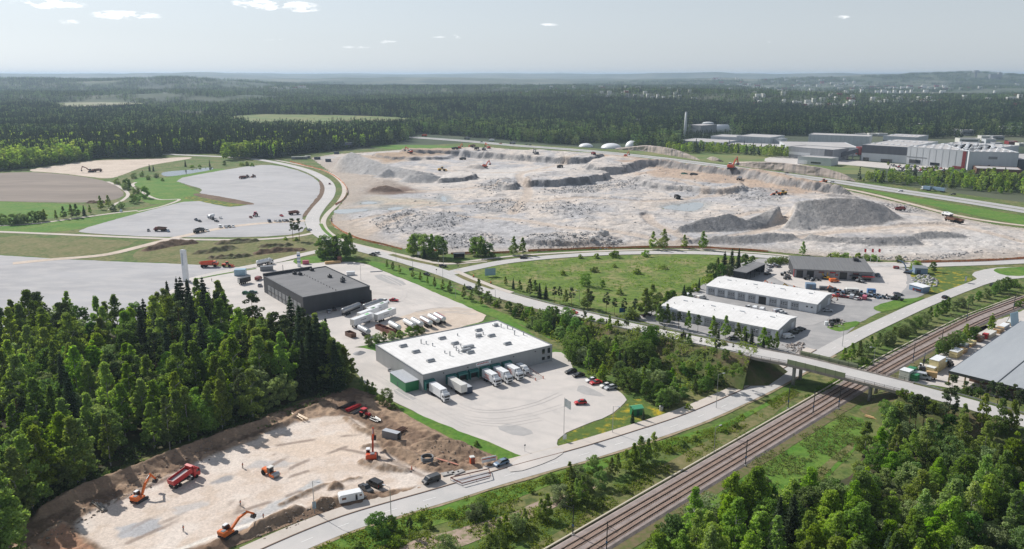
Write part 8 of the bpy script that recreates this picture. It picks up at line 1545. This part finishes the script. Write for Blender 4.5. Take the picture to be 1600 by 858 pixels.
# ------------------------------------------------------------------ far woods (one mass each) and haze
def low_tree(kind, h, r0, n, seed):
    g = np.random.default_rng(seed)
    if kind == 'spruce':
        t = np.sort(g.uniform(0,1, n)) ** .9; a_ = g.uniform(0,6.28, n); r_ = r0 * (1 - t) ** .85 * g.uniform(.5,1.0, n); P = np.stack([r_ * np.cos(a_), r_ * np.sin(a_), h * (.08 + .9 * t)], 1); return leaves(P, 2.1 * (1.1 - .6 * t),.5,1.2, g)
    t = g.uniform(0,1, n); a_ = g.uniform(0,6.28, n); env = np.sqrt(np.clip(1 - (2 * t - .9) ** 2 / 1.3,.05,1)); r_ = r0 * env * np.sqrt(g.uniform(.2,1, n)); P = np.stack([r_ * np.cos(a_), r_ * np.sin(a_), h * (.14 + .84 * t)], 1); return leaves(P, 1.9,.4,1.2, g)
FARS = leafmat('far_spruce_needles', (.036,.06,.036), trans=.1, hue=.02); FARB = leafmat('far_birch_leaves', (.13,.185,.07), trans=.3, hue=.03, tc_=(1.2,1.3,.8))
def patch(mixw, ntree, size, seed, nleaf, hmul=1.0):
    far_ = ntree > 1
    g = np.random.default_rng(seed); VV, QQ, MI, o = [], [], [], 0; ks = list(mixw); ps = np.array([mixw[k] for k in ks]); ps = ps / ps.sum()
    for _ in range(ntree):
        k = ks[g.choice(len(ks), p=ps)]; h = g.uniform(*dict(spruce=(17,25), birch=(14,20), young=(7,11))[k]) * hmul; r0 = dict(spruce=.17, birch=.24, young=.28)[k] * h; V, Q = low_tree('spruce' if k == 'spruce' else 'birch', h, r0, nleaf, int(g.integers(1e6)))
        p = g.uniform(-size / 2, size / 2,2) if ntree > 1 else np.zeros(2); V = V + np.array((p[0], p[1], 0)); VV.append(V); QQ.append(Q + o); o += len(V); MI.append(np.full(len(Q),0 if k == 'spruce' else 1))
    me = np_mesh('far_tree', np.concatenate(VV), np.concatenate(QQ)); me.materials.append(FARS if far_ else LEAF['spruce']); me.materials.append(FARB if far_ else LEAF['birch']); me.polygons.foreach_set('material_index', np.concatenate(MI).astype(np.int32)); ob = bpy.data.objects.new('far_tree', me); return ob
def wood_gn(name, pts, protos, label, smin=.8, smax=1.2):
    """many trees instanced on given points"""
    col_ = bpy.data.collections.new(name + '_kinds')
    for p in protos: col_.objects.link(p)
    me = bpy.data.meshes.new(name); me.from_pydata([tuple(p) for p in pts], [], []); o = link(name, me); tag(o, label, 'forest', kind='stuff')
    g = bpy.data.node_groups.new(name, 'GeometryNodeTree'); g.interface.new_socket('Geometry', in_out='INPUT', socket_type='NodeSocketGeometry'); g.interface.new_socket('Geometry', in_out='OUTPUT', socket_type='NodeSocketGeometry')
    n = g.nodes; l = g.links; gi = n.new('NodeGroupInput'); go = n.new('NodeGroupOutput'); iop = n.new('GeometryNodeInstanceOnPoints'); ci = n.new('GeometryNodeCollectionInfo'); ci.inputs['Collection'].default_value = col_; ci.inputs['Separate Children'].default_value = True; ci.inputs['Reset Children'].default_value = True
    rv = n.new('FunctionNodeRandomValue'); rv.data_type = 'FLOAT_VECTOR'; rv.inputs['Min'].default_value = (0,0,0); rv.inputs['Max'].default_value = (0,0,6.283); rs = n.new('FunctionNodeRandomValue'); rs.data_type = 'FLOAT'; rs.inputs[2].default_value = smin; rs.inputs[3].default_value = smax
    l.new(gi.outputs[0], iop.inputs['Points']); l.new(ci.outputs[0], iop.inputs['Instance']); iop.inputs['Pick Instance'].default_value = True; l.new(rv.outputs[0], iop.inputs['Rotation']); l.new(rs.outputs[1], iop.inputs['Scale']); l.new(iop.outputs[0], go.inputs[0])
    md = o.modifiers.new('trees', 'NODES'); md.node_group = g; return o
def pts_px(px, spacing, world=None):
    P = world or [GT(*p)[:2] for p in px]; P = [tuple(p) for p in P]; xs = [p[0] for p in P]; ys = [p[1] for p in P]; gx, gy = np.meshgrid(np.arange(min(xs), max(xs), spacing), np.arange(min(ys), max(ys), spacing)); gx = gx + rng.uniform(-.45,.45, gx.shape) * spacing; gy = gy + rng.uniform(-.45,.45, gx.shape) * spacing; k = inside(gx, gy, P); return gx[k], gy[k]
def outside(x, y, polys):
    k = np.ones(len(x), bool)
    for p in polys: k &= ~inside(x, y, [GT(*q)[:2] for q in p])
    return k
S1 = [patch(dict(spruce=1),1,1,300 + k, 120) for k in range(4)]; B1 = [patch(dict(birch=1),1,1,320 + k, 120) for k in range(4)]; Y1 = [patch(dict(young=1),1,1,340 + k, 90) for k in range(3)]
def cp_(ls): return [bpy.data.objects.new('far_tree', o.data) for o in ls]
OPEN = [[(640,208),(720,213),(900,228),(1000,237),(1000,246),(800,234),(640,222)], [(1050,212),(1230,220),(1232,240),(1050,235)], [(1225,222),(1620,214),(1620,276),(1400,272),(1225,260)], [(360,188),(400,181),(440,184),(470,180),(560,183),(630,187),(640,198),(600,206),(560,200),(500,208),(440,203),(390,207)], [(668,198),(700,190),(772,193),(765,200)], [(78,163),(140,159),(240,163),(180,176),(90,177)]] + [[(a - wv / 2 - 3, b - 2),(a + wv / 2 + 3, b - 2),(a + wv / 2 + 1, b + 4),(a - wv / 2 - 1, b + 4)] for a, b, wv, _, _ in far] + [[(1070,196),(1150,196),(1150,214),(1070,214)], [(900,224),(1000,224),(1000,236),(900,236)]]
def plant(name, px, sp, protos, label, extra=(), smin=.8, smax=1.2, thin=None):
    x, y = pts_px(px, sp); k = outside(x, y, OPEN + list(extra)); x, y = x[k], y[k]
    if thin is not None: k = thin(x, y); x, y = x[k], y[k]
    return wood_gn(name, np.column_stack([x, y, hz(x, y)]), protos, label, smin, smax)
plant('spruce_wood', [(-150,258),(60,254),(150,249),(250,247),(258,240),(330,240),(420,250),(470,242),(560,232),(600,228),(606,220),(500,214),(380,214),(250,216),(100,220),(-150,226)], 6.2, cp_(S1) + cp_(S1) + cp_(B1[:1]), 'dark spruce wood behind the sandy clearing and curved road')
plant('young_wood', [(-150,268),(0,268),(60,261),(140,251),(150,246),(120,238),(60,240),(-150,246)], 5.0, cp_(Y1) + cp_(B1[:1]), 'light green young wood at the left edge', smin=.8, smax=1.3)
plant('birch_edge', [(350,252),(370,250),(440,246),(470,240),(400,243),(355,246)], 7, cp_(B1), 'light birches at the edge of the dark wood')
M2 = [patch(dict(spruce=1.0, birch=1.2),10,24,400 + k, 42) for k in range(6)]; M2s = [patch(dict(spruce=5, birch=.6),10,24,420 + k, 42) for k in range(4)]; M2b = [patch(dict(birch=1.5, young=1.5, spruce=.3),10,24,440 + k, 42) for k in range(4)]
plant('mixed_wood', [(-200,226),(100,220),(380,214),(500,214),(606,220),(640,212),(620,196),(400,198),(300,190),(200,172),(0,172),(-200,178)], 17, M2, 'mixed wood stretching away at the left', thin=lambda x, y: fbm(x, y, 220,3,511) > .5)
plant('light_wood', [(-200,226),(100,220),(380,214),(500,214),(606,220),(640,212),(620,196),(400,198),(300,190),(200,172),(0,172),(-200,178)], 17, cp_(M2b), 'light green wood mixed into the left woods', thin=lambda x, y: (fbm(x, y, 220,3,511) <= .5) & (fbm(x, y, 220,3,511) > .42))
plant('dark_wood', [(-200,226),(100,220),(380,214),(500,214),(606,220),(640,212),(620,196),(400,198),(300,190),(200,172),(0,172),(-200,178)], 17, cp_(M2s), 'dark spruce stands mixed into the left woods', thin=lambda x, y: fbm(x, y, 220,3,511) <= .42)
plant('roadside_wood', [(600,228),(640,216),(720,216),(800,222),(900,229),(1000,232),(1080,238),(1080,222),(980,212),(860,204),(760,200),(640,194),(600,205)], 15, M2b + cp_(M2s[:1]), 'bright green wood beyond the motorway')
plant('middle_wood', [(300,192),(350,178),(480,172),(650,164),(900,158),(1100,166),(1250,172),(1260,210),(1180,214),(1050,212),(900,204),(760,198),(640,188),(560,181),(400,180)], 17, M2 + cp_(M2s), 'dark wooded ridge beyond the motorway')
plant('town_wood', [(1180,176),(1400,170),(1640,166),(1640,222),(1440,216),(1260,214),(1180,210)], 19, cp_(M2) + cp_(M2s[:2]), 'wood between the far works buildings', thin=lambda x, y: fbm(x, y, 160,3,501) > .42)
x, y = pts_px([(1340,285),(1420,291),(1500,298),(1640,309),(1640,286),(1560,281),(1480,281),(1400,282),(1350,280)], 7.5); wood_gn('motorway_wood', np.column_stack([x, y, np.zeros(len(x))]), cp_(B1) + cp_(Y1) + cp_(S1[:1]), 'green trees between motorway and factory', .4,.8)
x, y = pts_px([(1040,240),(1130,241),(1230,248),(1232,242),(1130,236),(1040,233)], 8.0); wood_gn('works_hedge', np.column_stack([x, y, np.zeros(len(x))]), cp_(B1) + cp_(S1[:2]), 'row of trees before the white works halls', .55,.8)
x, y = pts_px([(1060,219),(1150,220),(1150,217),(1060,215)], 8.0); wood_gn('chimney_hedge', np.column_stack([x, y, np.zeros(len(x))]), cp_(S1), 'dark row of spruces by the tall chimney', .6,.8)
x, y = pts_px([(1385,259),(1490,265),(1480,272),(1400,266)], 16.0); wood_gn('car_park_trees', np.column_stack([x, y, np.zeros(len(x))]), cp_(Y1), 'small trees between the rows of the factory car park', .4,.6)
M3 = [patch(dict(spruce=1.3, birch=1),14,52,500 + k, 24,.85) for k in range(6)]
D0, D1 = 2250.0,7600.0
n_ = 24000; d_ = np.sqrt(rng.uniform(D0 ** 2, D1 ** 2, n_)); u_ = rng.uniform(-.82,.82, n_); x, y = d_ * u_, d_; k = outside(x, y, [OPEN[3], OPEN[5]]) & (fbm(x, y, 500,3,503) > .36); x, y = x[k], y[k]
town = (x / y > .28) & (y > 3000) & (fbm(x, y, 260,3,507) > .50); x, y = x[~town], y[~town]
wood_gn('distant_forest', np.column_stack([x, y, hz(x, y)]), M3, 'blue green forest covering the distant hills', .8,1.25)
# haze: even pale air over the whole land
mb = MB(); mb.b2(-33000,33000,-33000,33000,-2,150); hz_o = link('haze', mb.mesh('haze'))
hm = bpy.data.materials.new('haze_air'); hm.use_nodes = True
for q in list(hm.node_tree.nodes):
    if q.type != 'OUTPUT_MATERIAL': hm.node_tree.nodes.remove(q)
pv = hm.node_tree.nodes.new('ShaderNodeVolumePrincipled'); pv.inputs['Color'].default_value = (.54,.68,.86,1); pv.inputs['Density'].default_value = 7e-5; pv.inputs['Anisotropy'].default_value = .25
hm.node_tree.links.new(pv.outputs[0], hm.node_tree.nodes[0].inputs['Volume']); hz_o.data.materials.append(hm); tag(hz_o, 'thin pale haze over the whole land', 'haze', kind='stuff')
bpy.context.view_layer.update()
